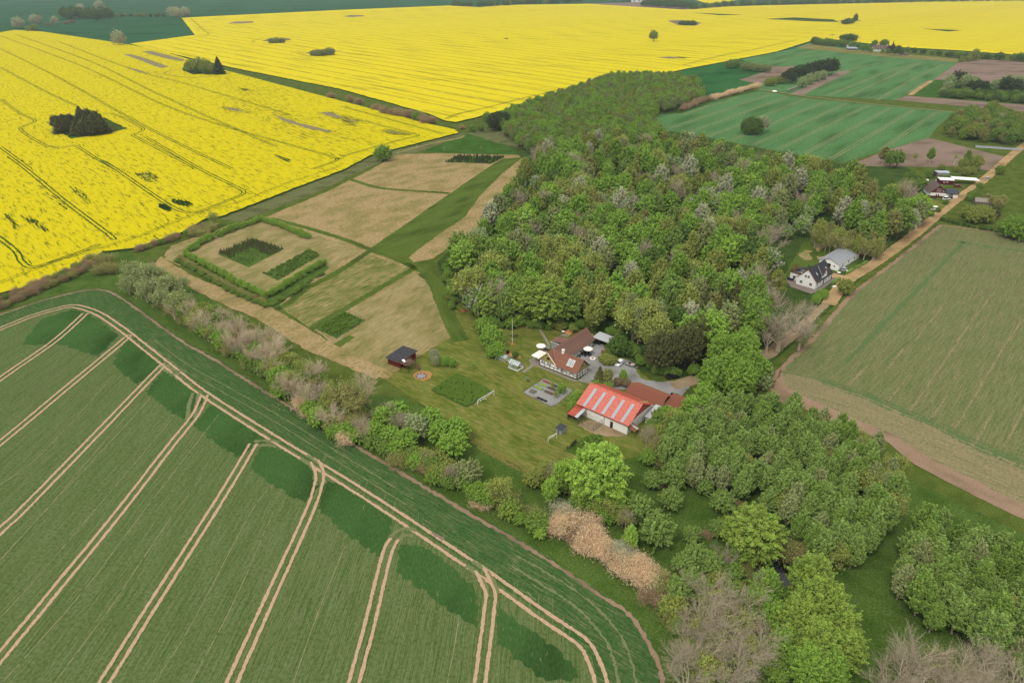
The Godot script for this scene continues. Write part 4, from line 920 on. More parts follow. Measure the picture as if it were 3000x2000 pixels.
func build_trees() -> void:
	var main := [
		[15, "broadleaf_tree", "broad", "fresh", 10, 17, "fresh green broadleaf tree", "bark", 1.15],
		[10, "broadleaf_tree", "broad", "mid", 10, 17, "mid green broadleaf tree", "bark", 1.1],
		[14, "ash_tree", "upright", "fresh", 12, 19, "upright fresh green ash", "bark_grey", 1.25],
		[12, "ash_tree", "upright", "grass", 12, 19, "upright green ash", "bark_grey", 1.2],
		[12, "birch_tree", "young", "olive", 12, 18, "olive green birch tree", "bark_pale", 1.35],
		[8, "birch_tree", "upright", "olive", 13, 19, "tall olive green birch tree", "bark_pale", 1.2],
		[8, "birch_tree", "young", "alder", 11, 17, "slender grey green birch tree", "bark_pale", 1.4],
		[7, "budding_tree", "upright", "brownish", 10, 17, "brownish tree just coming into bud", "bark", 1.3],
		[8, "budding_tree", "bud", "olive", 13, 19, "half bare tree with olive buds", "twig", 1.1],
		[8, "bare_tree", "bare", "olive", 15, 20, "leafless pale grey tree", "bark_grey", 1.1],
		[5, "poplar_tree", "upright", "pale_grey", 13, 19, "pale grey poplar in early leaf", "bark_pale", 1.2],
		[7, "poplar_tree", "upright", "grey_green", 13, 19, "grey green poplar", "bark_pale", 1.2],
		[5, "willow_tree", "bush", "silver", 8, 13, "silvery green willow", "bark", 0.85],
		[2.5, "blossom_tree", "blossom", "mid", 9, 13, "white flowering cherry tree"],
		[3, "broadleaf_tree", "broad", "deep", 10, 15, "dark green broadleaf tree"],
		[8, "broadleaf_tree", "broad", "limegreen", 10, 16, "bright lime green tree", "bark", 1.15]]
	var n := wood([1.9, -381.5, -7.7, -335.2, -20.1, -297.6, -23.9, -275.7, -19.6, -241.9, -14.3, -227.5, -2.5, -226.1, 18.5, -225.3, 35.7, -224.7, 41.2, -211.8, 51.8, -200, 61.7, -194.5, 79.4, -202.3, 97.3, -224.7, 103.9, -248.1, 109.5, -275.7, 124.1, -308.6, 132.1, -330.4, 85.9, -341.2, 35.3, -352.6], 9.3, main)
	n += wood([5.9, -398.3, 15.8, -461.8, 26.6, -480.7, 72.9, -508.5, 120.3, -502.9, 151.5, -461.4, 190.8, -425.6, 201.1, -384, 213.3, -358.6, 207.7, -336.5, 174, -306.3, 160.6, -297.6, 155.9, -332.6, 142.5, -337.8, 132.1, -330.4, 85.9, -341.2, 35.3, -352.6], 10.6, main)
	var back := [["broad", 0, "grass"], ["upright", 1, "olive"], ["upright", 2, "alder"], ["upright", 0, "grey_green"], ["broad", 1, "fresh"]]
	far_wood("plantation_wood", "far strip of young plantation wood beside the right rape field", [-16.6, -581.6, -2.9, -620.6, 32.6, -697.4, 84, -789.6, 117.4, -850.6, 176, -850.6, 200.1, -802.4, 189, -718.1, 155.4, -661.2, 117.3, -620.6, 116.1, -528.8, 73.6, -513.3, 23.6, -491.1, 10.6, -485.4, -5.2, -545.5], 5.6, back, "alder", 8.0, 12.0)
	# hand set trees of the wood's near edge
	var under := [[3, "undergrowth_bush", "bush", "mid", 2.2, 4.2, "green undergrowth bush"], [2, "undergrowth_bush", "bush", "grass", 2.2, 4.5, "fresh green undergrowth bush"], [1, "undergrowth_bush", "bush", "olive", 2, 4, "olive undergrowth bush"]]
	row([-13, -225.3, -7.4, -224.2, 0, -225.3, 8.6, -225.3, 17.1, -223.1, 24.6, -224.2, 29.3, -222.6], 2.8, under, 1.0)
	row([-22.1, -240.4, -25.4, -257.9, -28.3, -275.7, -24.4, -293.4], 3.4, under, 1.4)
	row([36.1, -218.1, 40.4, -207, 44.4, -196.7, 50.1, -191.7, 57.7, -191.7], 3.6, under, 1.4)
	spots([-1.8, -242.7, 14.4, 13.1, -228.2, 16.8, -8.1, -232.4, 13.2, 6.3, -238.7, 14.4, 3.8, -231, 14.4], "broadleaf_tree", "large", "yellowish", "large yellow green maple", "bark", 1.45)
	spots([19.4, -227.3, 14.4, -14.5, -249.9, 12], "broadleaf_tree", "broad", "mid", "round mid green tree")
	spots([26.8, -231.7, 13.8, 33.8, -230.4, 14.9, 39.8, -228, 13.8, 29, -222.2, 12.6], "budding_tree", "upright", "olive", "olive brown hornbeam", "bark", 1.35)
	spots([43.5, -212.7, 15, 50.1, -216.1, 15, 42.3, -224.1, 14], "weeping_birch", "willow", "grey_green", "tall weeping birch", "bark_pale", 0.95)
	spots([46.5, -193, 14.9, 52.3, -194.4, 14.9, 56, -196.1, 16.1, 60.2, -202, 16.1], "yew_tree", "willow", "pine_brown", "dark brownish yew tree", "bark", 1.0)
	spots([35.4, -205.3, 7, 38.3, -204.3, 5], "shrub", "bush", "deep", "dark green shrub")
	spots([-6.8, -209.5, 9, -10.1, -219.8, 7, -4.5, -203.3, 6, -6.6, -202.8, 5], "broadleaf_tree", "bush", "fresh", "dense green hazel", "bark", 0.85)
	spots([69.5, -227.8, 14, 75.9, -231.5, 14, 82.1, -234.1, 15, 89.1, -241.2, 14, 72.7, -221.7, 13, 79.8, -225.3, 13, 88.7, -228.9, 13, 66, -219.4, 12, 97.6, -247.3, 14, 103.4, -254.2, 12, 78.8, -216, 12, 69.3, -214.3, 12, 73.7, -213.8, 11, 94.4, -252.9, 13], "spruce_tree", "spruce", "pine_brown", "dark brown green spruce", "bark", 1.25)
	spots([192.4, -344, 11, 187.8, -340, 10], "spruce_tree", "spruce", "pine_brown", "dark spruce", "bark", 1.3)
	spots([90.1, -207.8, 21], "bare_tree", "bare", "olive", "large spreading bare tree", "bark_grey", 1.5)
	spots([85.8, -206.3, 15, 97.2, -207.9, 15, 88.6, -219.5, 15, 101.7, -218.4, 16], "bare_tree", "bare", "olive", "bare grey tree", "bark_grey", 1.15)
	spots([139.4, -321.6, 11, 146.6, -338.3, 11, 154.6, -356.3, 9, 129.8, -316.9, 8], "blossom_tree", "blossom", "fresh", "white flowering bird cherry", "bark", 1.0)
	spots([166.7, -334.4, 8, 177.6, -338.5, 8, 134.5, -343.4, 8, 78.6, -295.2, 7, 59.8, -338.1, 7, 77.8, -324.8, 7, 94.1, -331.4, 7], "blossom_tree", "blossom", "mid", "pale pink flowering cherry", "bark", 0.9, "petal_pink")
	spots([13.6, -276.1, 13, 31.7, -329.8, 12, 18.9, -272.6, 12, 16.6, -351, 12, 41.2, -310.6, 12, 56, -360.4, 11], "bare_tree", "bare", "olive", "leafless grey ash", "bark_pale", 1.05)
	spots([71.2, -433.5, 11, 59.3, -446.7, 10, 33.6, -435.7, 10, 106.4, -446.7, 10, 162.1, -423, 11, 94, -470.3, 10], "bare_tree", "bud", "grey_green", "pale grey poplar in bud", "bark_pale", 1.0)
	row([139.7, -305.4, 146.4, -297.1, 151.9, -291.8, 160.4, -289.2], 4.0, [[1, "larch_tree", "bud", "brownish", 10, 12, "tall thin larch with bare lower trunk", "bark_grey", 0.75], [1, "larch_tree", "upright", "olive", 10, 12, "tall olive larch", "bark_grey", 0.8]])
	row([145.1, -314.1, 151.8, -305.4, 157.4, -299.8, 164.3, -295.5], 4.2, [[1, "larch_tree", "upright", "brownish", 10, 12, "brownish larch", "bark_grey", 0.9], [1, "larch_tree", "bud", "olive", 10, 12, "half bare larch", "bark_grey", 0.9]])
	# beside and below the barn
	spots([64.5, -180.8, 14.9, 67, -175.8, 14.9, 60.3, -179.3, 13.8, 72.2, -184.5, 13.8, 66, -191.5, 14.9, 73.3, -192.6, 13.8, 74.9, -184, 11.5], "broadleaf_tree", "large", "grass", "tall green maple", "bark", 0.95)
	spots([51.3, -166.6, 8, 56.4, -172.6, 9, 46, -161.9, 7, 57.5, -166.8, 9, 51.3, -160.9, 7, 43.6, -164.9, 6], "broadleaf_tree", "broad", "fresh", "bushy fresh green tree", "bark", 1.15)
	spots([76.8, -182.4, 7, 79.7, -189.1, 6], "blossom_tree", "blossom", "mid", "white flowering blackthorn", "bark", 1.0)
	spots([20.5, -131.3, 17], "aspen_tree", "large", "limegreen", "large lime green aspen", "bark_pale", 1.2)
	spots([16.9, -128.8, 10, 23.4, -128.2, 11, 12.2, -135.9, 9, 9.3, -130.9, 8, 24.9, -127, 8, 20.3, -126, 6, 19.1, -141.1, 9, 24.8, -142.8, 9], "aspen_tree", "willow", "limegreen", "young lime green aspen", "bark_pale", 0.9)
	spots([26.2, -115.4, 8], "aspen_tree", "young", "limegreen", "small cone shaped lime green aspen", "bark", 1.3)
	spots([32.5, -117.5, 9, 29.7, -124.8, 8, 40.3, -137.4, 8], "willow_shrub", "bush", "alder", "grey green willow shrub", "bark", 0.85)
	spots([29.3, -184.2, 7], "plum_tree", "upright", "brownish", "dark reddish brown plum tree", "bark", 1.4)
	spots([27, -184.6, 7.5], "conifer_tree", "spruce", "pine_brown", "dark bronze conifer", "bark", 1.5)
	spots([34.6, -186.4, 5.5], "young_maple", "upright", "fresh", "bright green young maple", "bark", 1.1)
	spots([32.9, -185.3, 3, 35.5, -184.5, 3], "shrub", "bush", "copper", "low copper brown shrub")
	spots([19.2, -174.8, 4.5, 18.1, -171.4, 3.5, 28.9, -180.6, 4, 25.8, -181.8, 4], "shrub", "bush", "fresh", "round green shrub")
	spots([15.1, -180.9, 3.6], "fruit_tree", "bush", "fresh", "bright green fruit tree", "bark", 0.8)
	spots([13.2, -178.1, 2.6], "fruit_tree", "bud", "olive", "small straggly fruit tree", "twig", 0.9)
	spots([12.6, -183.9, 2.5], "fruit_tree", "bud", "olive", "thin budding fruit tree", "twig", 1.0)
	spots([4.8, -187.7, 1.7], "shrub", "blossom", "grass", "small white flowering shrub")
	spots([-25.5, -199.8, 5, -24.9, -197.1, 4], "fruit_tree", "blossom", "silver", "pale pink flowering apple tree", "bark", 0.85, "petal_pink")
	spots([-21.8, -197.3, 3.8, -19.5, -196.9, 3.6], "fruit_tree", "bush", "fresh", "round green apple tree", "bark", 0.8)
	spots([-12.4, -195.2, 3], "fruit_tree", "bud", "fresh", "tiny sapling", "twig", 0.7)
	spots([1.1, -202.9, 2.4], "shrub", "bush", "deep", "clipped dark green shrub")
	spots([0.6, -218.1, 2.2], "shrub", "bush", "olive", "dark low garden shrub")
	spots([21.6, -220.8, 3.4], "shrub", "bud", "olive", "feathery green garden shrub", "twig", 1.2)
	spots([31.3, -198.5, 2.5, 30.5, -199.9, 3, 32.4, -198.8, 3], "shrub", "bush", "olive", "low spreading juniper", "bark", 1.5)
	# alder plantation, right foreground
	var alder := [[10, "alder_tree", "young", "alder", 8, 12, "grey green young alder", "bark_grey", 1.35], [5, "alder_tree", "young", "mid", 8, 12, "dense green young alder", "bark_grey", 1.3], [3, "alder_tree", "upright", "alder", 7, 10.5, "broader green young alder", "bark_grey", 1.2], [2, "alder_tree", "young", "grey_green", 8, 11, "pale young alder", "bark_grey", 1.35], [1.5, "alder_tree", "bud", "olive", 8, 11, "half bare young alder", "bark_grey", 0.9]]
	wood([49.8, -161.2, 60.6, -165.7, 72, -169.2, 80.5, -164, 91.1, -156.7, 96.7, -150.6, 97.9, -140.7, 93, -128.1, 80.4, -114.8, 71.5, -107.9, 64.5, -112.8, 62.9, -121.2, 56.2, -130.5, 46.3, -134.2, 40.6, -143.4], 3.9, alder)
	wood([85.5, -112.8, 94.3, -121.2, 102.1, -116.9, 107, -108.9, 108.5, -98.1, 103.5, -84.3, 92.8, -82.2, 87.9, -88.6, 79.9, -93.2, 77.8, -99.8], 3.9, alder)
	spots([42.3, -141.8, 8, 45.1, -139.1, 8, 49.6, -144.4, 8, 42.2, -151.7, 7, 47.3, -153.7, 7, 51, -154.9, 8, 55.4, -155.9, 8, 60.1, -158, 8, 55.3, -149.1, 8], "alder_tree", "young", "alder", "young alder", "bark_grey", 1.65)
	spots([52.4, -113.8, 13], "willow_tree", "large", "yellowish", "round yellow green willow", "bark", 1.4)
	spots([59.9, -100.6, 13, 58.8, -93.7, 14, 53.9, -90.1, 13, 60.3, -90.6, 12, 60.2, -85.3, 11, 55.3, -85.4, 13], "willow_tree", "willow", "yellowish", "tall yellow green willow", "bark", 1.2)
	spots([50.8, -99.9, 10, 48, -96.1, 9, 52.6, -81.8, 11, 56.4, -81.3, 10, 50, -87.1, 9, 50.3, -93, 9], "willow_tree", "willow", "grass", "green willow", "bark", 1.1)
	spots([61.4, -113.6, 5, 49, -110.1, 4], "shrub", "thorn", "brownish", "grey brown twiggy shrub", "twig_grey", 1.2)
	spots([39.3, -96.9, 13.8, 45.5, -94.8, 13.8, 39.2, -87.3, 14.9, 34.7, -91.3, 12.6, 44.4, -86, 13.8, 39.2, -81.5, 13.8, 34.5, -83.7, 12.6, 30.8, -80.7, 11.5], "bare_tree", "bare", "olive", "leafless pale willow", "bark_grey", 1.3)
	spots([66.6, -79.7, 13.8, 72.8, -81.9, 14.9, 77.2, -80.1, 14.9, 82.1, -79.3, 13.8, 85.1, -78.1, 13.8, 68.3, -76.9, 12.6, 73.8, -76.1, 12.6, 79, -76.1, 12.6], "bare_tree", "bare", "olive", "leafless pale willow", "bark_grey", 1.3)
	spots([41.1, -95.5, 8, 43.4, -92, 9, 37.6, -88.5, 8, 43.3, -85.7, 8], "budding_tree", "bud", "olive", "half bare willow with olive buds", "twig", 1.2)
	spots([76.1, -81.7, 8, 80.3, -79.5, 8], "budding_tree", "bud", "olive", "half bare willow with olive buds", "twig", 1.2)
	# the long hedge between the wheat and the farm
	var brown := [[3, "thorn_bush", "thorn", "copper", 3.0, 4.2, "reddish brown thorn bush", "twig_brown", 0.95], [1, "thorn_bush", "bush", "mid", 2.4, 3.4, "green bush"], [1.4, "thorn_bush", "thorn", "brownish", 2.8, 4.0, "grey brown thorn bush", "twig", 0.95]]
	row([-204.1, -226.1, -194.8, -240.4, -190.3, -254.6, -184.8, -269, -180.9, -283.3], 3.2, brown, 1.0)
	row([-209.1, -233.1, -198.7, -246.5, -193.3, -259.6, -188.5, -275.7, -185.6, -289.3], 3.6, brown, 1.0)
	row([-170.4, -301.9, -164.9, -310.8, -158.6, -322.6, -152.9, -333.6], 3.4, brown, 1.0)
	spots([-178.5, -286, 6, -170.5, -275.9, 6, -174.7, -274.9, 5], "thorn_bush", "thorn", "brownish", "grey leafless thorn bush", "twig_grey", 1.1)
	spots([-154.7, -263.8, 11.5, -144.7, -257.8, 12.6, -134, -249.1, 12.6, -141.3, -246.3, 11.5, -131.1, -238.3, 11.5, -122.9, -234.4, 11.5, -130.5, -252, 10.3, -151.8, -253.4, 9.2], "budding_tree", "bud", "grey_green", "pale grey budding willow", "twig_grey", 1.15)
	spots([-148.8, -269.5, 9, -119.7, -233.6, 9, -124.5, -231.7, 9], "bare_tree", "bare", "olive", "pale leafless willow", "bark_pale", 1.1)
	row([-120.5, -230.9, -107.3, -219.5, -93.6, -206.8, -81.1, -195.2, -69.2, -182.8], 2.8, [[2, "hedge_bush", "bush", "fresh", 5, 8, "fresh green hedge bush"], [2, "hedge_bush", "bush", "mid", 5, 8, "green hedge bush"], [1.5, "hedge_bush", "thorn", "copper", 5, 7, "brown hedge bush", "twig_brown"], [1.5, "bare_tree", "bare", "olive", 10, 13, "small bare hedge tree", "bark_pale"]], 1.6)
	row([-114, -232.8, -100.6, -222.2, -85.6, -209.3, -72.5, -194.7, -60.8, -181.6], 2.9, [[2, "hedge_bush", "bush", "olive", 5, 7, "olive hedge bush"], [2, "hedge_bush", "bush", "mid", 5, 7, "green hedge bush"], [2, "bare_tree", "bare", "olive", 10, 13, "small bare hedge tree", "bark_pale"], [1, "budding_tree", "bud", "brownish", 5, 7, "small brownish budding tree", "twig_brown"]], 1.6)
	spots([-93.2, -210.7, 10.8, -86.7, -204.5, 10.8, -82.6, -202.8, 9.5, -59.8, -188.5, 9.5, -80.5, -206.1, 12.2], "bare_tree", "bare", "olive", "bare pale hedge tree", "bark_pale", 1.0)
	spots([-42.7, -173.3, 15], "bare_tree", "bare", "olive", "tall bare tree with two pale trunks", "bark_pale", 0.85)
	spots([-47.9, -171.2, 12, -50.9, -169.7, 9.6, -44.6, -166.3, 9.6], "budding_tree", "bud", "brownish", "brown budding willow", "twig_brown", 1.05)
	row([-69.8, -180.4, -57.6, -168.6, -47.9, -159, -41.1, -155], 2.6, [[2, "hedge_bush", "bush", "fresh", 4, 6, "fresh green hedge bush"], [1, "hedge_bush", "thorn", "buff", 3.5, 5, "straw coloured hedge bush", "twig"], [1, "hedge_bush", "bush", "deep", 4, 6, "dark green hedge bush"], [1, "bare_tree", "bare", "olive", 9, 12, "small bare hedge tree", "bark_pale"]], 1.5)
	spots([-26.4, -158.1, 7.8], "willow_bush", "bush", "silver", "round silvery willow bush", "bark", 0.9)
	spots([-35.8, -161.3, 7.8, -32.7, -164.5, 7.8, -37.4, -156.1, 6.5, -28.5, -151.6, 7.2, -22.5, -161.3, 7.8, -19.5, -155.1, 7.8, -15.5, -148.7, 8.5, -14.9, -156.1, 7.8, -32.4, -154.1, 6.5], "hedge_tree", "broad", "fresh", "bright green hedge tree", "bark", 1.25)
	spots([-11.3, -138.3, 7.5], "willow_bush", "bush", "grey_green", "grey green round willow bush", "bark", 0.95)
	spots([-18.7, -145.4, 5.4, -16.2, -142.2, 4.8, -22.8, -146.7, 4.8, -19.3, -139.6, 4.8, -25.6, -146.3, 4.2], "hedge_bush", "bush", "olive", "olive hedge bush", "bark", 1.0)
	spots([-30.5, -152.4, 4, 93.5, -156.7, 3], "hedge_bush", "blossom", "mid", "white flowering hedge bush", "bark", 0.9)
	row([-36.7, -157, -29.7, -150.2, -22, -142.9, -14.8, -136.9], 2.4, [[2, "hedge_bush", "bush", "mid", 3, 5, "green hedge bush"], [1, "hedge_bush", "thorn", "copper", 3, 4.5, "brown hedge bush", "twig_brown"], [1, "hedge_bush", "bush", "fresh", 3, 5, "fresh green hedge bush"]], 1.0)
	spots([-0.6, -126.3, 5.5], "hedge_bush", "bush", "yellowish", "round yellow green spindle bush", "bark", 1.1)
	spots([-5.3, -129.9, 3.4, -8, -130.2, 3], "hedge_bush", "thorn", "buff", "straw coloured twiggy bush", "twig", 1.1)
	spots([6.9, -121.4, 4, 4.4, -122.7, 3, 6.3, -119.2, 3], "hedge_bush", "broad", "limegreen", "bright green elder bush", "bark", 1.3)
	row([9.3, -122.3, 13.3, -119.5, 16.9, -115.5, 21.4, -112.3, 25.5, -107.9, 29.4, -103.8], 2.6, [[3, "blackthorn_bush", "thorn", "buff", 3.2, 5.4, "buff coloured faded blackthorn bush", "twig", 1.0], [1, "blackthorn_bush", "thorn", "copper", 3.2, 5.0, "brown faded blackthorn bush", "twig_brown", 1.0], [0.5, "blackthorn_bush", "bush", "grass", 2.6, 4, "green bush among the buff blackthorns"]], 1.2)
	row([11.6, -124.5, 16.4, -120.9, 20.9, -116.2, 25.1, -111.6, 29.9, -106.7], 2.6, [[3, "blackthorn_bush", "thorn", "buff", 3.4, 6, "buff coloured faded blackthorn bush", "twig", 1.0], [1, "blackthorn_bush", "thorn", "pale_grey", 3.4, 5.4, "greyish faded blackthorn bush", "twig_grey", 1.0]], 1.3)
	row([28, -101, 30.8, -99.3, 32.7, -102.1, 30.5, -104.9], 3.4, [[2, "thorn_bush", "thorn", "copper", 3.2, 5.0, "brown thorn bush", "twig_brown", 1.0], [2, "thorn_bush", "thorn", "brownish", 3.2, 5.0, "grey brown thorn bush", "twig_grey", 1.0]], 1.0)
	row([32.1, -97.2, 33.4, -93, 34.2, -89.1, 33.8, -83.6], 3.4, [[2, "hedge_bush", "bush", "mid", 3, 5, "green hedge bush"], [1, "hedge_bush", "bush", "grey_green", 3, 4.5, "grey green hedge bush"], [1, "hedge_bush", "thorn", "brownish", 3, 4, "brown hedge bush", "twig_brown"]], 1.2)
	spots([36.5, -137.9, 1.6, 53.9, -130.2, 1.8, 44.6, -120, 1.6, 39.2, -137.7, 1.4], "reed_clump", "thorn", "copper", "low rust brown bramble clump", "twig_brown", 1.6)
	# scrub that closes the ground below the barn and the whole length of the hedge
	var tangle := [[4, "scrub_bush", "bush", "mid", 3.5, 6, "green scrub bush"], [3, "scrub_bush", "bush", "grass", 3.5, 6, "fresh green scrub bush"], [2, "scrub_bush", "bush", "olive", 3, 5.5, "olive scrub bush"], [4, "scrub_bush", "thorn", "brownish", 3.5, 6, "grey brown scrub bush", "twig_grey"], [1.5, "bare_tree", "bare", "olive", 7, 11, "small bare scrub tree", "bark_grey"], [1, "scrub_bush", "bush", "grey_green", 3.5, 5.5, "grey green scrub bush"], [2.5, "budding_tree", "bud", "olive", 6, 10, "small half bare scrub tree", "twig_grey"]]
	row([-148.4, -257.9, -116.8, -227.5, -91.6, -204.6, -66.8, -181.2, -48.9, -165.7, -32.1, -151.4, -18.2, -140], 3.4, tangle, 1.6)
	row([-148.8, -264.8, -115.3, -233.1, -88.6, -209.4, -64.2, -187.2, -43.7, -169.2, -28.2, -156.7], 3.8, tangle, 1.8)
	row([-18.3, -140.7, -8.4, -132.9, -1.6, -128.1, 7.1, -122.9], 3.4, tangle, 1.4)
	row([31.8, -98.9, 34.1, -94, 34.5, -87.1, 34, -82.2], 3.2, tangle, 1.6)
	row([6.9, -138, 12.7, -135.5, 21.2, -128.1, 27.5, -121.2], 4.0, tangle, 2.0)
	wood([8.7, -140.7, 17.8, -144.8, 25.8, -138, 30.2, -128.1, 27.2, -119, 20.4, -121.2, 12.4, -130.5], 4.6, tangle) + wood([36.2, -159.9, 47.5, -168.3, 53.7, -161.5, 45.3, -149.1, 39.2, -140.7, 34.9, -146.3], 4.4, tangle) + wood([37.7, -107, 48.2, -110.8, 52.9, -107, 55, -98.1, 60.6, -91.6, 60.9, -82.9, 34, -82.2], 5.0, tangle)
	wood([37, -150.6, 43.2, -156.7, 50.5, -159.9, 49.3, -150.6, 42.6, -140.7, 37.7, -142.1], 4.6, alder)
	spots([39.8, -111.3, 6, 42.9, -108.8, 6, 36.8, -109.3, 5, 50.2, -128.3, 6, 47.5, -135, 5, 38, -129.5, 6, 49.4, -111.3, 6, 37.4, -104, 6, 34.2, -101.7, 6, 47.4, -120.1, 5, 40.6, -118.3, 4.5, 35, -136.9, 5], "willow_shrub", "bush", "alder", "rounded willow shrub", "bark", 0.95)
	# islands of trees in the rape
	spots([-349.4, -553.6, 14, -333.1, -548.1, 13, -324.6, -547.9, 17, -315.7, -553.6, 15, -346.6, -580.1, 17, -326.8, -562.1, 16], "spruce_tree", "spruce", "pine_brown", "dark spruce", "bark", 1.9)
	spots([-344, -553.6, 13, -350.2, -570.9, 13, -329.3, -570.9, 15, -358.4, -565, 13, -325.9, -542.8, 12, -319.2, -542.7, 13, -315.4, -548.1, 13, -357.8, -573.8, 12, -342.7, -583.1, 15], "pine_tree", "upright", "pine_brown", "dark bushy pine", "bark", 1.6)
	spots([-338.3, -564.7, 9.1], "broadleaf_tree", "bush", "deep", "dark green undergrowth tree")
	spots([-350, -888.9, 21], "spruce_tree", "spruce", "pine", "tall dark pine", "bark", 1.6)
	spots([-378.2, -903.1, 19.5, -366.9, -896.1, 18, -392, -910.2, 16.5, -359.7, -889.6, 13.5], "broadleaf_tree", "bush", "olive", "olive green tree", "bark", 0.8)
	spots([-381.5, -899.2, 8.4, -364.1, -886, 8.4], "shrub", "bush", "deep", "dark undergrowth shrub")
	spots([-395.5, -1270.8, 10.5, -403.5, -1272.6, 9, -388, -1277.8, 9, -278.7, -1081, 10.5, -271.2, -1084.8, 10.5, -286.1, -1085.3, 9, -264.5, -1092.1, 12], "shrub", "bush", "grey_green", "grey green pond shrub", "bark", 1.3)
	spots([382.2, -1668.5, 11.7, 393.4, -1668.5, 11.7, 373.5, -1679.5, 10.4, 740.4, -1699.8, 13, 757.3, -1721.8, 13, 579.6, -1311.1, 13, 585.5, -1311.1, 13, 581.3, -1328.5, 10.4], "shrub", "bush", "deep", "dark pond shrub", "bark", 1.6)
	spots([774.4, -1732.2, 22], "broadleaf_tree", "upright", "deep", "tall tree in a pond hollow", "bark", 1.2)
	spots([242.5, -1300.3, 19.5], "broadleaf_tree", "broad", "olive", "lone spreading tree", "bark", 1.2)
	spots([-86.1, -470, 11], "broadleaf_tree", "bush", "grass", "large round green tree", "bark", 1.15)
	# ditch between the two rape fields
	spots([-178.5, -720.8, 7, -155.6, -702.6, 7, -144.4, -687.1, 7, -123.1, -656.1, 7, -112.4, -638, 8.4, -103.9, -631.4, 8.4, -98.7, -626.5, 8.4, -89.3, -621.7, 8.4, -79.6, -613.8, 8.4, -71.8, -595.7, 8.4, -66.3, -596.9, 7], "thorn_bush", "thorn", "copper", "brown thorn bush", "twig_brown", 1.1)
	spots([-107.9, -638, 8.4, -79.5, -606.1, 8.4], "thorn_bush", "bush", "mid", "green bush")
	spots([-14.4, -568, 14, -10.4, -569.8, 15.4, -5.9, -573.9, 14], "pine_tree", "bush", "pine", "dark bushy pine", "bark", 0.75)
	spots([-20.7, -602.9, 8.4, -31.4, -563.2, 5.6, -24.7, -566, 5.6], "hedge_bush", "bush", "mid", "green bush")
	spots([-40.1, -573.5, 3.9, 18, -507.3, 6.5, 12.9, -508.2, 5.2, 81, -570.4, 9.1, -8.8, -572.8, 5.2], "thorn_bush", "thorn", "copper", "brown thorn bush", "twig_brown", 1.3)
	spots([-29.8, -603.7, 6, -48, -497.3, 5, -21.7, -502, 4, -68.5, -506.6, 4, -61.3, -497.5, 4], "sapling", "bare", "olive", "thin bare sapling", "bark_grey", 0.5)
	spots([-148.5, -335.7, 9], "budding_tree", "bud", "olive", "bare budding tree", "twig_grey", 0.9)
	spots([-153, -322.5, 5, -148, -320.4, 5, -147.8, -328.9, 5], "thorn_bush", "thorn", "brownish", "grey brown thorn bush", "twig_grey", 1.2)
	# far left
	spots([-644.7, -1243.5, 24.7], "bare_tree", "bush", "pale_grey", "pale grey poplar standing alone", "bark_pale", 0.85)
	spots([-1025.4, -1591.6, 23.4, -1043.5, -1681.8, 23.4, -1016.4, -1704.8, 18.2], "bare_tree", "bush", "pale_grey", "pale grey poplar", "bark_pale", 1.0)
	spots([-958.2, -1532.1, 13.5, -961.8, -1518, 10.5], "broadleaf_tree", "bush", "olive", "olive bush")
	spots([-1008, -1665.1, 7, -995, -1709.3, 7, -1000.9, -1743.6, 8.4], "thorn_bush", "bush", "copper", "brown bush", "bark", 1.6)
	spots([-1101.3, -1898.3, 29, -1097.3, -1929.7, 29, -1065.6, -1898.3, 29, -1040.6, -1898.3, 29, -978.8, -1808.7, 31.9, -1008.5, -1898.3, 29, -994.5, -1897.9, 26.1, -1074.5, -1867.9, 23.2, -1043.7, -1882, 21.8], "broadleaf_tree", "bush", "deep", "dark tree", "bark", 0.9)
	spots([-1170.4, -2196.1, 31.2, -1206.3, -2161.9, 24, -1021.4, -1894.8, 26.4], "bare_tree", "bush", "pale_grey", "pale grey poplar", "bark_pale", 0.9)
	spots([-869.8, -1972.6, 25, -831.7, -1914.1, 27.5, -836.4, -1972.6, 25], "bare_tree", "bush", "pale_grey", "pale silver poplar", "bark_pale", 1.0)
	row([-1009.7, -1948.8, -979.4, -1977.5, -934.1, -1960.2, -889.8, -1960.2], 16.0, [[1, "hedge_tree", "bush", "brownish", 8, 12, "brownish hedge tree"], [1, "hedge_tree", "bush", "deep", 7, 11, "dark hedge tree"]], 4.0)
	# hedges and trees far right
	row([504, -1260.3, 516.2, -1236.2, 530.8, -1219.9, 541.3, -1206.3], 11.0, [[1, "hedge_tree", "bush", "deep", 9, 13, "dark green hedge tree", "bark", 1.1], [1, "hedge_tree", "bush", "mid", 9, 13, "green hedge tree", "bark", 1.1]], 2.0)
	spots([542.2, -1182.5, 11, 533.4, -1144.3, 10, 542.1, -1149.3, 11, 572, -1193.5, 13, 579.7, -1181.3, 15, 583.1, -1181.3, 15, 554, -1108.7, 9, 546.4, -1110.3, 8, 535.6, -1124.4, 8], "hedge_tree", "broad", "mid", "green farm tree", "bark", 1.1)
	spots([568.7, -1127.1, 13, 564, -1128.1, 11], "copper_beech", "broad", "plum", "dark purple copper beech", "bark", 1.0)
	spots([584, -1158.6, 15], "spruce_tree", "spruce", "pine", "narrow dark spruce", "bark", 0.7)
	spots([575.2, -1122.4, 12, 561.9, -1103.2, 10, 568.4, -1098.9, 9], "hedge_tree", "broad", "deep", "dark green farm tree", "bark", 1.2)
	row([596.6, -1138.1, 609.4, -1118.3, 620.8, -1095.3, 629.7, -1076.9], 14.0, [[1, "hedge_tree", "bush", "deep", 6, 9, "dark round hedge tree"], [1, "hedge_tree", "bush", "mid", 6, 9, "green round hedge tree"]], 3.0)
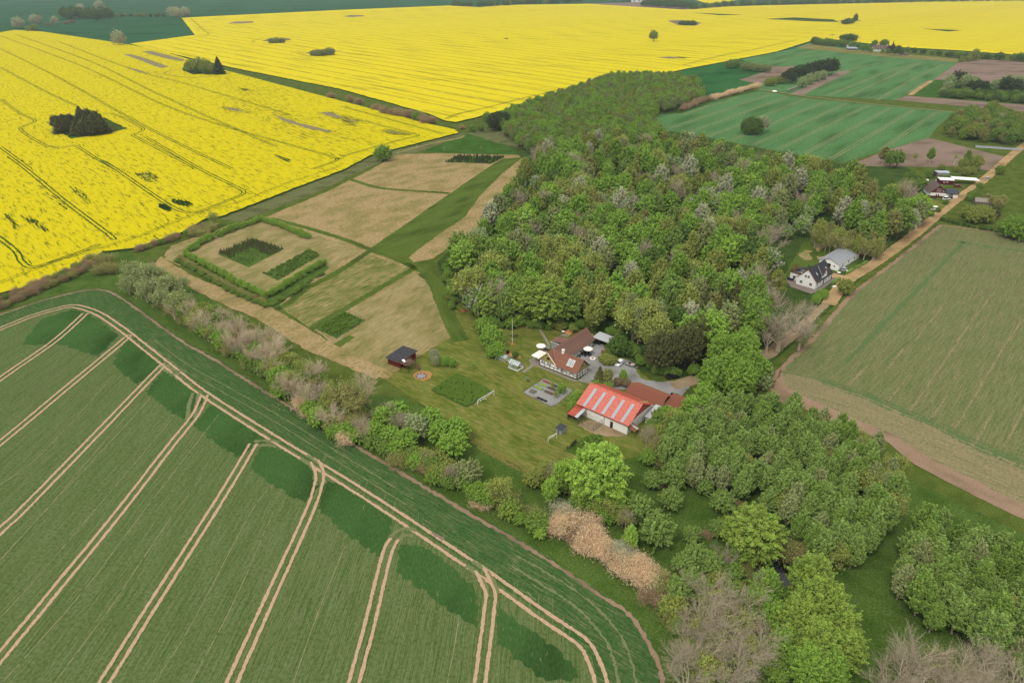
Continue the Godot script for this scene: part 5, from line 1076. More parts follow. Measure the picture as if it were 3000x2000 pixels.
	row([629.9, -1062.6, 656.6, -1048.6, 677.6, -1036.6, 697.4, -1020, 729.9, -996], 12.0, [[1, "hedge_tree", "bush", "deep", 8, 12, "dark hedge tree"], [1, "hedge_tree", "bush", "mid", 8, 11, "green hedge tree"]], 3.0)
	spots([636.5, -1032.7, 16, 621.3, -1020.2, 10, 613.7, -1021.9, 8], "broadleaf_tree", "bush", "olive", "tall olive tree", "bark", 0.8)
	# trees of the near green fields
	spots([310.8, -830.6, 15.4, 319.3, -836.6, 16.8, 330.3, -848.9, 16.8, 339.2, -855.3, 18.2, 350.8, -868.2, 18.2, 357.4, -868.4, 19.6, 371.2, -881.8, 19.6, 382.5, -888.6, 19.6, 310.3, -819, 12.6, 300.7, -819, 12.6, 338.1, -842.6, 15.4], "pine_tree", "broad", "pine", "dark pine", "bark", 1.05)
	spots([311.6, -791.5, 11.2, 327.4, -813.3, 12.6, 344.5, -836.6, 11.2, 355.7, -848.6, 11.2], "willow_tree", "bush", "silver", "silvery willow", "bark", 0.9)
	spots([278.2, -802.7, 8.4, 282.7, -802.6, 9.8, 294.8, -819.3, 8.4, 299.4, -819.2, 9.8], "hedge_tree", "bush", "olive", "olive garden tree", "bark", 1.0)
	spots([276.9, -947.7, 11.7, 286.3, -955.2, 11.7], "hedge_tree", "bush", "mid", "green field tree", "bark", 1.0)
	spots([290.7, -931.7, 10.4, 295.8, -924.6, 10.4, 300.8, -917.5, 10.4, 307, -914.7, 10.4, 311.9, -910.5, 10.4], "hedge_tree", "bush", "grey_green", "greyish field tree", "bark", 1.0)
	spots([182.4, -557.6, 12.6, 185.8, -556.4, 14, 189.4, -554.8, 12.6, 186.9, -551.5, 9.8, 181.9, -551.5, 9.8], "broadleaf_tree", "bush", "deep", "dark field tree", "bark", 0.75)
	spots([196.7, -562.1, 13], "blossom_tree", "blossom", "silver", "white flowering field tree", "bark", 0.85)
	row([154.2, -655.9, 166.3, -674.4, 182.3, -701.9, 192.7, -710.2], 5.0, [[1, "thorn_bush", "thorn", "copper", 4, 6, "brown hedge bush", "twig_brown", 1.1]], 1.0)
	row([194.1, -710.2, 215.2, -736, 237.7, -763.7, 265, -793.3], 5.5, [[1, "blackthorn_bush", "thorn", "buff", 4, 6, "pale flowering hedge bush", "twig", 1.1]], 0.8)
	# copses far right
	var copse := [[3, "broadleaf_tree", "broad", "mid", 9, 13, "green copse tree", "bark", 1.2], [2, "broadleaf_tree", "broad", "olive", 9, 13, "olive copse tree", "bark", 1.2], [2, "budding_tree", "upright", "brownish", 8, 12, "brownish copse tree", "bark", 1.4], [1, "broadleaf_tree", "broad", "yellowish", 8, 12, "yellow green copse tree", "bark", 1.2], [0.7, "blossom_tree", "blossom", "fresh", 8, 11, "white flowering copse tree"]]
	wood([324.7, -543.4, 357.9, -587.5, 389.5, -620.5, 423.6, -637.9, 425.4, -600.8, 422.9, -570.4, 388.4, -516.4, 368.5, -511.8, 356.7, -516.4, 342.5, -528.4, 329, -533.3], 10.0, copse)
	wood([423.1, -725.5, 443.8, -754.3, 459.8, -740.5, 484.9, -736, 503.1, -718.6, 513, -701.9, 497.1, -678.2, 484.6, -689.9, 457.2, -701.9], 9.0, [[1, "hedge_tree", "bush", "deep", 6, 9, "dark hedge tree"], [1, "hedge_tree", "bush", "mid", 6, 9, "green hedge tree"]])
	spots([479.1, -795.5, 16.9, 485.5, -795.4, 15.6, 463.7, -743.9, 14.3, 473.8, -748.7, 14.3, 474, -739.1, 14.3, 499.3, -743.4, 18.2, 497.8, -729.2, 16.9, 510.2, -743.7, 15.6], "pine_tree", "broad", "pine", "dark pine", "bark", 1.2)
	spots([468.6, -789.8, 14.3, 482.4, -784.5, 15.6, 487.1, -779.1, 14.3, 450.3, -758.7, 11.7, 437.2, -744.5, 7.8, 516.8, -768.7, 16.9, 508.8, -773.9, 11.7, 531, -773.9, 15.6], "willow_tree", "bush", "silver", "pale silvery tree", "bark", 0.9)
	# garden trees of the right hand houses
	spots([244.6, -462.3, 11.7], "budding_tree", "upright", "brownish", "golden brown birch", "bark_pale", 1.4)
	spots([244.1, -452.4, 11.7, 248.8, -452.4, 11.7], "broadleaf_tree", "broad", "mid", "green garden tree", "bark", 1.0)
	spots([267.7, -467.2, 7, 295.5, -467.5, 6], "sapling", "bud", "olive", "thin leaning sapling", "bark_pale", 0.7)
	spots([276.7, -464.4, 10.8, 296.1, -456.4, 10.8], "birch_tree", "upright", "mid", "leaning green birch", "bark_pale", 1.1)
	spots([295.6, -445.8, 10.4, 288.9, -447.9, 7.8], "broadleaf_tree", "bush", "olive", "olive garden tree", "bark", 0.8)
	spots([255.5, -426.1, 6, 241.9, -419, 7, 238.6, -419, 6, 227.5, -399.7, 8, 230.3, -397.9, 8, 233.1, -396, 8, 238.7, -400.8, 7, 222.2, -390.9, 7], "broadleaf_tree", "broad", "mid", "green garden tree", "bark", 1.1)
	spots([260.4, -428.2, 4], "plum_tree", "broad", "plum", "dark purple plum tree", "bark", 1.2)
	spots([281.7, -432.3, 6, 287.8, -435.5, 5, 281.1, -440.8, 4, 274.5, -446.3, 4], "garden_bush", "bush", "olive", "olive garden bush")
	spots([267.6, -425.3, 2.5, 218.4, -352.5, 3, 225.8, -359.1, 3, 237.6, -373.1, 3], "garden_bush", "bush", "mid", "green garden bush")
	spots([273.6, -403, 4, 305.9, -436.5, 6, 257.5, -383.4, 5, 253.7, -379.4, 4, 264.8, -391.3, 4], "roadside_bush", "bush", "mid", "green roadside bush")
	spots([236, -348.9, 7.2, 237.3, -343.9, 8.4, 239.4, -341.8, 8.4, 234.1, -341.7, 7.2, 243.6, -350.3, 7.2], "willow_bush", "bush", "olive", "broad olive willow bush", "bark", 1.1)
	spots([263, -378.4, 5, 261.4, -370.1, 6, 259.1, -362.7, 7, 264.8, -369, 7], "budding_tree", "bud", "brownish", "bare hedge tree", "twig_brown", 1.2)
	spots([249, -347.6, 5], "plum_tree", "bush", "plum", "dark purple plum bush", "bark", 0.8)
	spots([241.1, -320.2, 11.7, 237.9, -320.2, 10.4, 240.8, -316, 11.7], "broadleaf_tree", "bush", "grass", "broad green tree", "bark", 0.9)
	spots([131.7, -253.5, 7.2], "broadleaf_tree", "bush", "olive", "olive brown roadside tree", "bark", 0.8)
	spots([121.7, -251.3, 3.5, 121.9, -249.7, 3.5, 118.4, -247.2, 3.5, 116.8, -244.4, 3.5, 123.7, -251.9, 3], "garden_bush", "bush", "fresh", "dense green garden bush")
	spots([163.3, -296.6, 5, 162.5, -294, 4.5], "garden_bush", "bush", "grass", "round green bush")
	row([220.4, -344.9, 225.4, -339.2, 231.8, -331.5, 239.3, -326.2, 247.4, -322], 3.0, [[1, "hedge_bush", "bush", "deep", 1.6, 2.2, "low dark green hedge bush"]], 0.4)
	# line of trees on the far edge
	row([540.4, -2310.4, 683, -2468.5, 907.9, -2578.5, 1175.8, -2673.7, 1463.7, -2775.9, 1756.9, -2857.8, 2047.2, -2915], 26.0, [[2, "hedge_tree", "bush", "deep", 14, 20, "dark tree"], [1, "hedge_tree", "bush", "mid", 14, 19, "green tree"]], 5.0)
	row([-188, -2511.4, -108.8, -2468.5, -55.3, -2511.4, 69.9, -2649.3, 241.7, -2749.7], 24.0, [[2, "hedge_tree", "bush", "deep", 15, 22, "dark tree"], [1, "hedge_tree", "bush", "brownish", 12, 18, "brownish tree"]], 8.0)
	row([420.3, -2511.4, 481.4, -2427, 517.9, -2348, 549, -2348], 22.0, [[2, "hedge_tree", "bush", "deep", 18, 26, "dark copse tree"]], 8.0)
	row([372.9, -2830, 502, -2857.8, 604.2, -2749.7], 30.0, [[1, "hedge_tree", "bush", "grey_green", 12, 18, "greyish tree"]], 8.0)
	# nursery beds: hundreds of small plants
	small_rows("conifer_seedlings", "dark conifer seedlings in the hedged square enclosure", [-133.6, -298.9, -124.1, -318.3, -105.4, -304.1, -108.8, -294.7, -121, -306.3, -126.1, -292.6], 1.3, 1.3, 54.0, 1.7, M.pine_brown, "spruce", 0.9)
	small_rows("conifer_seedlings", "sparser dark seedlings in the lower half of the hedged nursery bed", [-126.1, -292.6, -121, -306.3, -108.8, -294.7, -114.4, -282.9], 1.6, 1.6, 54.0, 0.9, M.pine, "spruce", 0.5)
	small_rows("nursery_plants", "young green plants in the oblong nursery bed", [-105.6, -274.9, -92.8, -304.1, -86.6, -296.3, -97, -267.6], 1.3, 1.5, 54.0, 1.0, M.mid, "bush", 0.6)
	small_rows("nursery_plants", "rows of green plants in the fenced nursery bed", [-70.3, -224.2, -63.7, -237.7, -54.5, -230.2, -61.8, -217.4], 0.8, 1.7, 54.0, 0.9, M.grass, "bush", 0.85)
	small_rows("conifer_seedlings", "dark young conifers at the top of the stubble", [-44.9, -466.3, -36.4, -484.4, -5.1, -480.5, -13.5, -461.8], 1.6, 2.0, 54.0, 2.2, M.pine, "spruce", 0.8)
	small_rows("conifer_seedlings", "row of young thuja by the vegetable plot", [14, -152, 17.6, -155.4, 17.8, -154.9, 14.4, -151.5], 0.7, 0.7, -40.0, 1.6, M.pine, "young", 0.9)
	small_rows("tall_grass_tufts", "tall unmown grass in the square patch on the lawn", [-24.6, -182.4, -17.7, -192.5, -6, -181.7, -13.4, -173], 0.6, 0.6, 20.0, 0.75, M.grass, "bush", 0.8)
	small_rows("vegetable_plants", "leafy weeds in the plot below the barn", [17.8, -154.4, 20.4, -158.4, 24.6, -158.9, 24.9, -153.3, 21.8, -150.3, 18, -151.3], 1.1, 1.1, 20.0, 0.9, M.grass, "bush", 0.6)
	# the hedge round the square nursery
	for h in [["upper left", [-147.2, -300.6, -145, -313.1, -140.4, -322.6, -135.6, -332.6, -128.2, -344.2]], ["upper right", [-128.2, -344.2, -116, -335.2, -104.7, -325.1, -97.3, -318.8]], ["lower left", [-146.6, -295.5, -133.5, -283.3, -120.2, -271.2, -107.7, -259.6, -96.7, -250.7]], ["lower right", [-95.7, -252, -91.8, -262, -88, -273.8, -82, -285.3]]]:
		row(h[1], 2.6, [[1, "hedge_shrub", "young", "limegreen", 2.6, 3.8, "bright shrub in " + h[0] + " side of square nursery hedge", "bark", 2.2]], 0.5)
		row(h[1], 3.0, [[1, "hedge_shrub", "bush", "fresh", 1.4, 2.2, "low shrub in " + h[0] + " side of square nursery hedge", "bark", 1.4]], 1.3)
	row([-148.8, -293.4, -134.9, -279.4, -121.7, -267.6, -109.3, -256.2, -96.4, -245.6], 2.6, [[1, "hedge_shrub", "thorn", "brownish", 1.2, 1.9, "low brown shrub outside square nursery hedge", "twig_brown", 1.6]], 0.5)
	row([-147.9, -289.3, -133.4, -275.7, -120, -263, -107.9, -252, -94, -241.9, -91.8, -243.4, -87, -254.6, -80.8, -273.8], 3.4, [[1, "hedge_shrub", "bush", "mid", 1.2, 2.0, "low green shrub below square nursery hedge", "bark", 1.3]], 0.6)



# ---------- buildings ----------
func slope(root: Node, called: String, a: Vector3, b: Vector3, d: Vector3, e: Vector3, mat: Material, thick: float, courses: int) -> MeshInstance3D:
	# a roof face from the eaves a-b up to the ridge e-d, laid in courses that overlap like tiles
	var mb := MB.new()
	var n := (b - a).cross(e - a).normalized()
	if n.y < 0.0:
		n = -n
	mb.slab(a, b, d, e, thick)
	var over := 0.035 if courses > 0 else 0.0
	for k in courses:
		var lo := float(k) / courses
		var hi := float(k + 1) / courses
		var g := rng.randf_range(0.86, 1.0)
		mb.col = Color(g, g * rng.randf_range(0.95, 1.0), g * rng.randf_range(0.93, 1.0))
		var up := n * thick
		mb.quad(a.lerp(e, lo) + up + n * over, b.lerp(d, lo) + up + n * over, b.lerp(d, hi) + up + n * 0.006, a.lerp(e, hi) + up + n * 0.006)
		mb.quad(a.lerp(e, lo) + up, b.lerp(d, lo) + up, b.lerp(d, lo) + up + n * over, a.lerp(e, lo) + up + n * over)
	return part(called, mb, mat, root)


func gable_roof(root: Node, x0: float, x1: float, z0: float, z1: float, eave: float, ridge: float, along_x: bool, mats: Array, thick := 0.14, courses := 0) -> Array:
	var out := []
	var cx := (x0 + x1) * 0.5
	var cz := (z0 + z1) * 0.5
	if along_x:
		out.append(slope(root, "roof_slope", Vector3(x0, eave, z1), Vector3(x1, eave, z1), Vector3(x1, ridge, cz), Vector3(x0, ridge, cz), mats[0], thick, courses))
		out.append(slope(root, "roof_slope", Vector3(x1, eave, z0), Vector3(x0, eave, z0), Vector3(x0, ridge, cz), Vector3(x1, ridge, cz), mats[1 % mats.size()], thick, courses))
	else:
		out.append(slope(root, "roof_slope", Vector3(x0, eave, z0), Vector3(x0, eave, z1), Vector3(cx, ridge, z1), Vector3(cx, ridge, z0), mats[0], thick, courses))
		out.append(slope(root, "roof_slope", Vector3(x1, eave, z1), Vector3(x1, eave, z0), Vector3(cx, ridge, z0), Vector3(cx, ridge, z1), mats[1 % mats.size()], thick, courses))
	var mb := MB.new()
	if along_x:
		mb.tube(Vector3(x0, ridge + thick, cz), Vector3(x1, ridge + thick, cz), 0.13, 0.13, 6)
	else:
		mb.tube(Vector3(cx, ridge + thick, z0), Vector3(cx, ridge + thick, z1), 0.13, 0.13, 6)
	part("ridge_cap", mb, mats[0], root)
	return out


func walls(root: Node, x0: float, x1: float, z0: float, z1: float, h: float, mat: Material, t := 0.25) -> void:
	var mb := MB.new(); mb.span(Vector3(x0, 0, z1 - t), Vector3(x1, h, z1)); part("wall", mb, mat, root)
	mb = MB.new(); mb.span(Vector3(x0, 0, z0), Vector3(x1, h, z0 + t)); part("wall", mb, mat, root)
	mb = MB.new(); mb.span(Vector3(x0, 0, z0 + t), Vector3(x0 + t, h, z1 - t)); part("wall", mb, mat, root)
	mb = MB.new(); mb.span(Vector3(x1 - t, 0, z0 + t), Vector3(x1, h, z1 - t)); part("wall", mb, mat, root)


func gable_x(root: Node, x: float, z0: float, z1: float, lo: float, hi: float, mat: Material, t := 0.2) -> void:     # gable wall facing along x
	var mb := MB.new()
	for s in [x - t * 0.5, x + t * 0.5]:
		mb.tri(Vector3(s, lo, z0), Vector3(s, hi, (z0 + z1) * 0.5), Vector3(s, lo, z1))
	mb.quad(Vector3(x - t * 0.5, lo, z0), Vector3(x + t * 0.5, lo, z0), Vector3(x + t * 0.5, lo, z1), Vector3(x - t * 0.5, lo, z1))
	part("gable", mb, mat, root)


func gable_z(root: Node, z: float, x0: float, x1: float, lo: float, hi: float, mat: Material, t := 0.2) -> void:
	var mb := MB.new()
	mb.prism([Vector2(x0, lo), Vector2(x1, lo), Vector2((x0 + x1) * 0.5, hi)], z - t * 0.5, z + t * 0.5)
	part("gable", mb, mat, root)


func window(root: Node, c: Vector3, w: float, h: float, face: Vector3, cols := 2, rows := 3, frame: Material = null, called := "window", glass: Material = null) -> void:
	# face: outward unit vector along x or z
	var side := Vector3(face.z, 0, -face.x)
	var b := Basis(side, Vector3.UP, face)
	var f := MB.new()
	var p := MB.new()
	var t := 0.07
	for s in [-1, 1]:
		f.box(c + side * s * (w * 0.5) + face * 0.03, Vector3(t, h + t, 0.07), b)
		f.box(c + Vector3.UP * s * (h * 0.5) + face * 0.03, Vector3(w - t, t, 0.07), b)
	for k in range(1, cols):
		f.box(c + side * (w * k / cols - w * 0.5) + face * 0.03, Vector3(t * 0.9, h - t, 0.05), b)
	for k in range(1, rows):
		f.box(c + Vector3.UP * (h * k / rows - h * 0.5) + face * 0.03, Vector3(w - t, t * 0.5, 0.04), b)
	p.box(c + face * 0.012, Vector3(w, h, 0.02), b)
	var o := part(called, f, frame if frame else M.white, root)
	part("pane", p, glass if glass else M.pane, o)


func timber(root: Node, a: Vector3, b: Vector3, face: Vector3, w := 0.16) -> void:
	var mb := MB.new()
	var d := (b - a)
	var mid := (a + b) * 0.5 + face * 0.02
	var horiz := Vector3(face.z, 0, -face.x)
	var ang := atan2(d.y, d.dot(horiz))
	var x := horiz * cos(ang) + Vector3.UP * sin(ang)
	mb.box(mid, Vector3(d.length(), w, 0.06), Basis(x, face.cross(x), face))
	part("timber", mb, M.tar, root)


func farmhouse() -> void:
	var o := thing("farmhouse", "white half-timbered farmhouse with red tiled roofs and a white chimney", "house", Vector3(9.1, 0.1, -197.8), -39.0)
	# wing A runs back from the front gable; wing B runs to the right along the front
	var fz := Vector3(0, 0, 1)
	var fx := Vector3(1, 0, 0)
	walls(o, 0.0, 6.2, -22.0, 0.0, 2.35, M.lime)
	var mb := MB.new(); mb.span(Vector3(6.2, 0, -0.25), Vector3(14.6, 2.35, 0)); part("wall", mb, M.lime, o)
	mb = MB.new(); mb.span(Vector3(6.2, 0, -6.2), Vector3(14.6, 2.35, -5.95)); part("wall", mb, M.lime, o)
	mb = MB.new(); mb.span(Vector3(14.35, 0, -5.95), Vector3(14.6, 2.35, -0.25)); part("wall", mb, M.lime, o)
	mb = MB.new(); mb.span(Vector3(-0.04, 0, -22.04), Vector3(6.24, 0.28, -0.3)); mb.span(Vector3(-0.04, 0, -0.3), Vector3(14.64, 0.28, 0.04)); mb.span(Vector3(14.3, 0, -6.2), Vector3(14.64, 0.28, -0.3)); part("plinth", mb, M.tar, o)
	gable_z(o, -0.1, 0.0, 6.2, 2.35, 5.6, M.ochre)
	gable_z(o, -21.9, 0.0, 6.2, 2.35, 5.6, M.ochre)
	gable_x(o, 14.5, -6.2, 0.0, 2.35, 5.55, M.ochre)
	# roofs: A's left face, A's right face behind B, B's front and back
	var e := 2.2
	var r := 5.75
	slope(o, "roof_slope", Vector3(-0.45, e, -22.5), Vector3(-0.45, e, 0.35), Vector3(3.1, r, 0.35), Vector3(3.1, r, -22.5), M.tile_old, 0.14, 26)
	slope(o, "roof_slope", Vector3(6.65, e, -6.2), Vector3(6.65, e, -22.5), Vector3(3.1, r, -22.5), Vector3(3.1, r, -3.1), M.tile_old, 0.14, 26)
	slope(o, "roof_slope", Vector3(6.4, e + 0.22, 0.35), Vector3(6.4, e + 0.22, -0.2), Vector3(3.1, r, -3.1), Vector3(3.1, r, 0.35), M.tile_new, 0.15, 20)
	slope(o, "roof_slope", Vector3(6.4, e, 0.45), Vector3(15.0, e, 0.45), Vector3(15.0, r - 0.1, -3.1), Vector3(3.1, r - 0.1, -3.1), M.tile_new, 0.14, 26)
	slope(o, "roof_slope", Vector3(15.0, e, -6.65), Vector3(6.4, e, -6.65), Vector3(3.1, r - 0.1, -3.1), Vector3(15.0, r - 0.1, -3.1), M.tile_new, 0.14, 26)
	mb = MB.new(); mb.tube(Vector3(3.1, r + 0.15, 0.4), Vector3(3.1, r + 0.15, -22.5), 0.13, 0.13, 6); mb.tube(Vector3(3.1, r + 0.05, -3.1), Vector3(15.0, r + 0.05, -3.1), 0.13, 0.13, 6); part("ridge_tiles", mb, M.tile_new, o)
	mb = MB.new(); mb.tube(Vector3(6.5, e + 0.25, 0.4), Vector3(3.15, r + 0.12, -3.0), 0.07, 0.07, 5); part("valley_gutter", mb, M.canvas, o)
	for s in [[-0.5, 3.1], [6.7, 3.1]]:
		mb = MB.new(); mb.slab(Vector3(s[0], e - 0.05, 0.36), Vector3(s[0], e - 0.05, 0.42), Vector3(s[1], r + 0.02, 0.42), Vector3(s[1], r + 0.02, 0.36), 0.24); part("barge_board", mb, M.cream, o)
	for s in [0.5, -6.7]:
		mb = MB.new(); mb.slab(Vector3(15.0, e - 0.05, s), Vector3(15.06, e - 0.05, s), Vector3(15.06, r - 0.08, -3.1), Vector3(15.0, r - 0.08, -3.1), 0.2); part("barge_board", mb, M.dark_wood, o)
	mb = MB.new(); mb.span(Vector3(6.6, 4.6, -3.4), Vector3(7.3, 6.9, -2.7)); mb.span(Vector3(6.52, 6.75, -3.48), Vector3(7.38, 6.95, -2.62)); var ch := part("chimney", mb, M.lime, o)
	mb = MB.new(); mb.span(Vector3(6.8, 6.95, -3.2), Vector3(7.1, 7.0, -2.9)); part("flue", mb, M.dark, ch)
	for s in [10.0, 11.35]:      # two large roof windows
		var a := 0.28
		var lo := Vector3(s, lerpf(e, r - 0.1, a) + 0.2, lerpf(0.45, -3.1, a))
		var hi := Vector3(s, lerpf(e, r - 0.1, 0.76) + 0.2, lerpf(0.45, -3.1, 0.76))
		mb = MB.new(); mb.slab(lo, lo + fx * 1.05, hi + fx * 1.05, hi, 0.12); var rw := part("roof_window", mb, M.canvas, o)
		var q := (hi - lo) * 0.07 + Vector3(0.1, 0.115, 0.085)
		var d2 := (hi - lo) * 0.86
		mb = MB.new(); mb.slab(lo + q, lo + q + fx * 0.85, lo + q + d2 + fx * 0.85, lo + q + d2, 0.03); part("pane", mb, M.skylight, rw)
	# timber frame of the front
	timber(o, Vector3(0, 1.15, 0), Vector3(8.2, 1.15, 0), fz); timber(o, Vector3(9.2, 1.15, 0), Vector3(14.6, 1.15, 0), fz)
	timber(o, Vector3(0, 2.3, 0), Vector3(14.6, 2.3, 0), fz, 0.12)
	for x in [0.08, 2.0, 3.9, 5.6, 6.9, 9.3, 10.5, 11.9, 13.2]:
		timber(o, Vector3(x, 0.28, 0.003), Vector3(x, 1.1 if x < 6.0 else 2.25, 0.003), fz)
	timber(o, Vector3(14.5, 0.28, 0.003), Vector3(14.5, 2.3, 0.003), fz, 0.22)
	for x in [11.2, 13.9]:
		timber(o, Vector3(x, 0.28, 0.004), Vector3(x, 1.1, 0.004), fz, 0.12)
	for x in [0.9, 1.75, 3.3, 4.15, 7.35, 12.55]:
		window(o, Vector3(x, 1.72, 0.0), 0.8, 0.85, fz, 2, 3)
	window(o, Vector3(9.9, 1.72, 0.0), 0.55, 0.7, fz, 1, 2)
	window(o, Vector3(8.7, 1.2, 0.0), 0.85, 1.95, fz, 2, 4, null, "door")
	window(o, Vector3(3.3, 3.6, 0.0), 1.1, 0.75, fz, 3, 2, M.dark_wood)
	# right gable end and the courtyard side
	timber(o, Vector3(14.6, 1.15, -6.2), Vector3(14.6, 1.15, 0), fx); timber(o, Vector3(14.6, 2.3, -6.2), Vector3(14.6, 2.3, 0), fx, 0.12)
	for z in [-0.1, -1.6, -3.1, -4.6, -6.1]:
		timber(o, Vector3(14.603, 0.28, z), Vector3(14.603, 2.25, z), fx)
	for z in [-2.35, -5.3]:
		window(o, Vector3(14.6, 1.7, z), 0.7, 0.8, fx, 2, 3)
	window(o, Vector3(14.6, 3.7, -3.1), 0.35, 0.5, fx, 1, 1, M.dark_wood)
	timber(o, Vector3(6.2, 1.15, -22.0), Vector3(6.2, 1.15, -6.2), fx); timber(o, Vector3(6.2, 2.2, -22.0), Vector3(6.2, 2.2, -6.2), fx, 0.12)
	for k in 9:
		timber(o, Vector3(6.203, 0.28, -7.0 - 1.85 * k), Vector3(6.203, 2.2, -7.0 - 1.85 * k), fx)
	for k in [0, 2, 3, 5, 7]:
		window(o, Vector3(6.2, 1.65, -7.9 - 1.85 * k), 0.9, 0.85, fx, 2, 3)
	# flat annex on the garden side
	mb = MB.new(); mb.span(Vector3(-3.8, 0, -15.2), Vector3(0.0, 2.7, -11.6)); part("annex_wall", mb, M.grey_board, o)
	slope(o, "annex_roof", Vector3(-4.1, 2.72, -15.5), Vector3(-4.1, 2.72, -11.3), Vector3(1.2, 3.75, -11.3), Vector3(1.2, 3.75, -15.5), M.tile_old, 0.12, 8)
	mb = MB.new(); mb.span(Vector3(-4.15, 2.6, -11.3), Vector3(0.6, 2.75, -11.22)); part("gutter", mb, M.white, o)


func barn() -> void:
	var o := thing("barn", "large white barn with a bright red sheet roof and five pale skylight strips", "barn", Vector3(32.0, 0.1, -159.3), -40.0)
	var L := -16.4
	var W := -12.6
	walls(o, L, 0.0, W, 0.0, 3.5, M.lime, 0.3)
	gable_x(o, -0.15, W, 0.0, 3.5, 6.8, M.barn_red2)
	gable_x(o, L + 0.15, W, 0.0, 3.5, 6.8, M.barn_red2)
	var mb := MB.new(); mb.span(Vector3(L, 2.7, -0.001), Vector3(0.0, 3.6, 0.06)); part("cladding_band", mb, M.barn_red2, o)
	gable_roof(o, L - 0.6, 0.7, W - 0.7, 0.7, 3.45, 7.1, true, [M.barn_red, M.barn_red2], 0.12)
	var n := 46                     # seams of the sheet roof
	mb = MB.new()
	var mid := W * 0.5
	for k in n:
		var x := lerpf(L - 0.55, 0.65, (k + 0.5) / n)
		mb.tube(Vector3(x, 3.58, 0.66), Vector3(x, 7.2, mid + 0.05), 0.022, 0.022, 3)
		mb.tube(Vector3(x, 3.58, W - 0.66), Vector3(x, 7.2, mid - 0.05), 0.022, 0.022, 3)
	part("roof_ribs", mb, M.barn_red2, o)
	for k in 5:
		var x := L + 1.6 + 3.15 * k
		var lo := Vector3(x, 3.45 + 0.16 + 0.13, 0.7 - 0.14)
		var hi := Vector3(x, lerpf(3.45, 7.1, 0.86) + 0.16, lerpf(0.7, mid, 0.86))
		for j in 7:
			mb = MB.new()
			mb.slab(lo.lerp(hi, j / 7.0), lo.lerp(hi, j / 7.0) + Vector3(0.95, 0, 0), lo.lerp(hi, (j + 0.94) / 7.0) + Vector3(0.95, 0, 0), lo.lerp(hi, (j + 0.94) / 7.0), 0.03)
			part("skylight_panel", mb, M.skylight, o)
	mb = MB.new()
	mb.slab(Vector3(-1.7, 3.7, W - 0.5), Vector3(-0.9, 3.7, W - 0.5), Vector3(-0.9, 6.6, mid - 0.95), Vector3(-1.7, 6.6, mid - 0.95), 0.1)
	part("skylight_panel", mb, M.ochre, o)
	mb = MB.new(); mb.span(Vector3(-5.6, 0, -0.05), Vector3(-4.7, 2.1, 0.05)); part("door", mb, M.dark_wood, o)
	mb = MB.new(); mb.tube(Vector3(-7.6, 0, 0.12), Vector3(-7.6, 3.4, 0.12), 0.05, 0.05, 6); part("downpipe", mb, M.grey_wood, o)
	# small lean-to on the right hand gable
	slope(o, "lean_to_roof", Vector3(2.3, 2.0, -2.6), Vector3(2.3, 2.0, 0.1), Vector3(0.0, 2.6, 0.1), Vector3(0.0, 2.6, -2.6), M.rust2, 0.06, 5)
	slope(o, "lean_to_roof", Vector3(2.35, 2.04, -2.0), Vector3(2.35, 2.04, -1.3), Vector3(0.05, 2.66, -1.3), Vector3(0.05, 2.66, -2.0), M.sheet_white, 0.05, 0)
	mb = MB.new(); mb.tube(Vector3(2.2, 0, -2.5), Vector3(2.2, 2.0, -2.5), 0.06, 0.06); part("post", mb, M.grey_wood, o)
	mb = MB.new(); mb.tube(Vector3(2.2, 0, 0.0), Vector3(2.2, 2.0, 0.0), 0.06, 0.06); part("post", mb, M.grey_wood, o)
	# lean-to on the left with red and white sheets
	slope(o, "lean_to_roof", Vector3(L - 0.9, 1.9, 4.6), Vector3(L + 1.7, 1.9, 4.6), Vector3(L + 1.7, 2.65, 0.1), Vector3(L - 0.9, 2.65, 0.1), M.barn_red2, 0.06, 4)
	slope(o, "lean_to_roof", Vector3(L + 1.7, 1.92, 4.6), Vector3(L + 2.7, 1.92, 4.6), Vector3(L + 2.7, 2.68, 0.1), Vector3(L + 1.7, 2.68, 0.1), M.sheet_white, 0.06, 0)
	for p in [[L - 0.8, 4.5], [L + 1.0, 4.5], [L + 2.6, 4.5]]:
		mb = MB.new(); mb.tube(Vector3(p[0], 0, p[1]), Vector3(p[0], 1.9, p[1]), 0.06, 0.06); part("post", mb, M.grey_wood, o)
	mb = MB.new(); mb.span(Vector3(L - 0.85, 0, 0.1), Vector3(L - 0.8, 1.7, 4.5)); part("lean_to_boards", mb, M.grey_wood, o)
	# poultry run of wire panels beside it
	var run := thing("poultry_run", "wire mesh poultry run beside the red-roofed lean-to of the barn", "enclosure", Vector3(32.0, 0.1, -159.3), -40.0)
	for p in [[Vector3(L + 2.9, 0, 4.7), Vector3(L + 8.3, 0, 4.7)], [Vector3(L + 8.3, 0, 4.7), Vector3(L + 8.3, 0, 0.3)], [Vector3(L + 2.9, 0, 4.7), Vector3(L + 2.9, 0, 0.3)]]:
		mb = MB.new()
		var a: Vector3 = p[0]
		var b: Vector3 = p[1]
		for k in 4:
			var q := a.lerp(b, k / 3.0)
			mb.tube(q, q + Vector3(0, 1.8, 0), 0.045, 0.045, 4)
		for h in [0.1, 0.9, 1.8]:
			mb.tube(a + Vector3(0, h, 0), b + Vector3(0, h, 0), 0.035, 0.035, 4)
		for k in 26:
			var q := a.lerp(b, k / 25.0)
			mb.tube(q, q + Vector3(0, 1.8, 0), 0.008, 0.008, 3)
		part("wire_panel", mb, M.mesh_wire, run)
	mb = MB.new()
	for k in 5:
		mb.tube(Vector3(L + 2.9 + 1.35 * k, 1.8, 4.7), Vector3(L + 2.9 + 1.35 * k, 1.8, 0.3), 0.03, 0.03, 4)
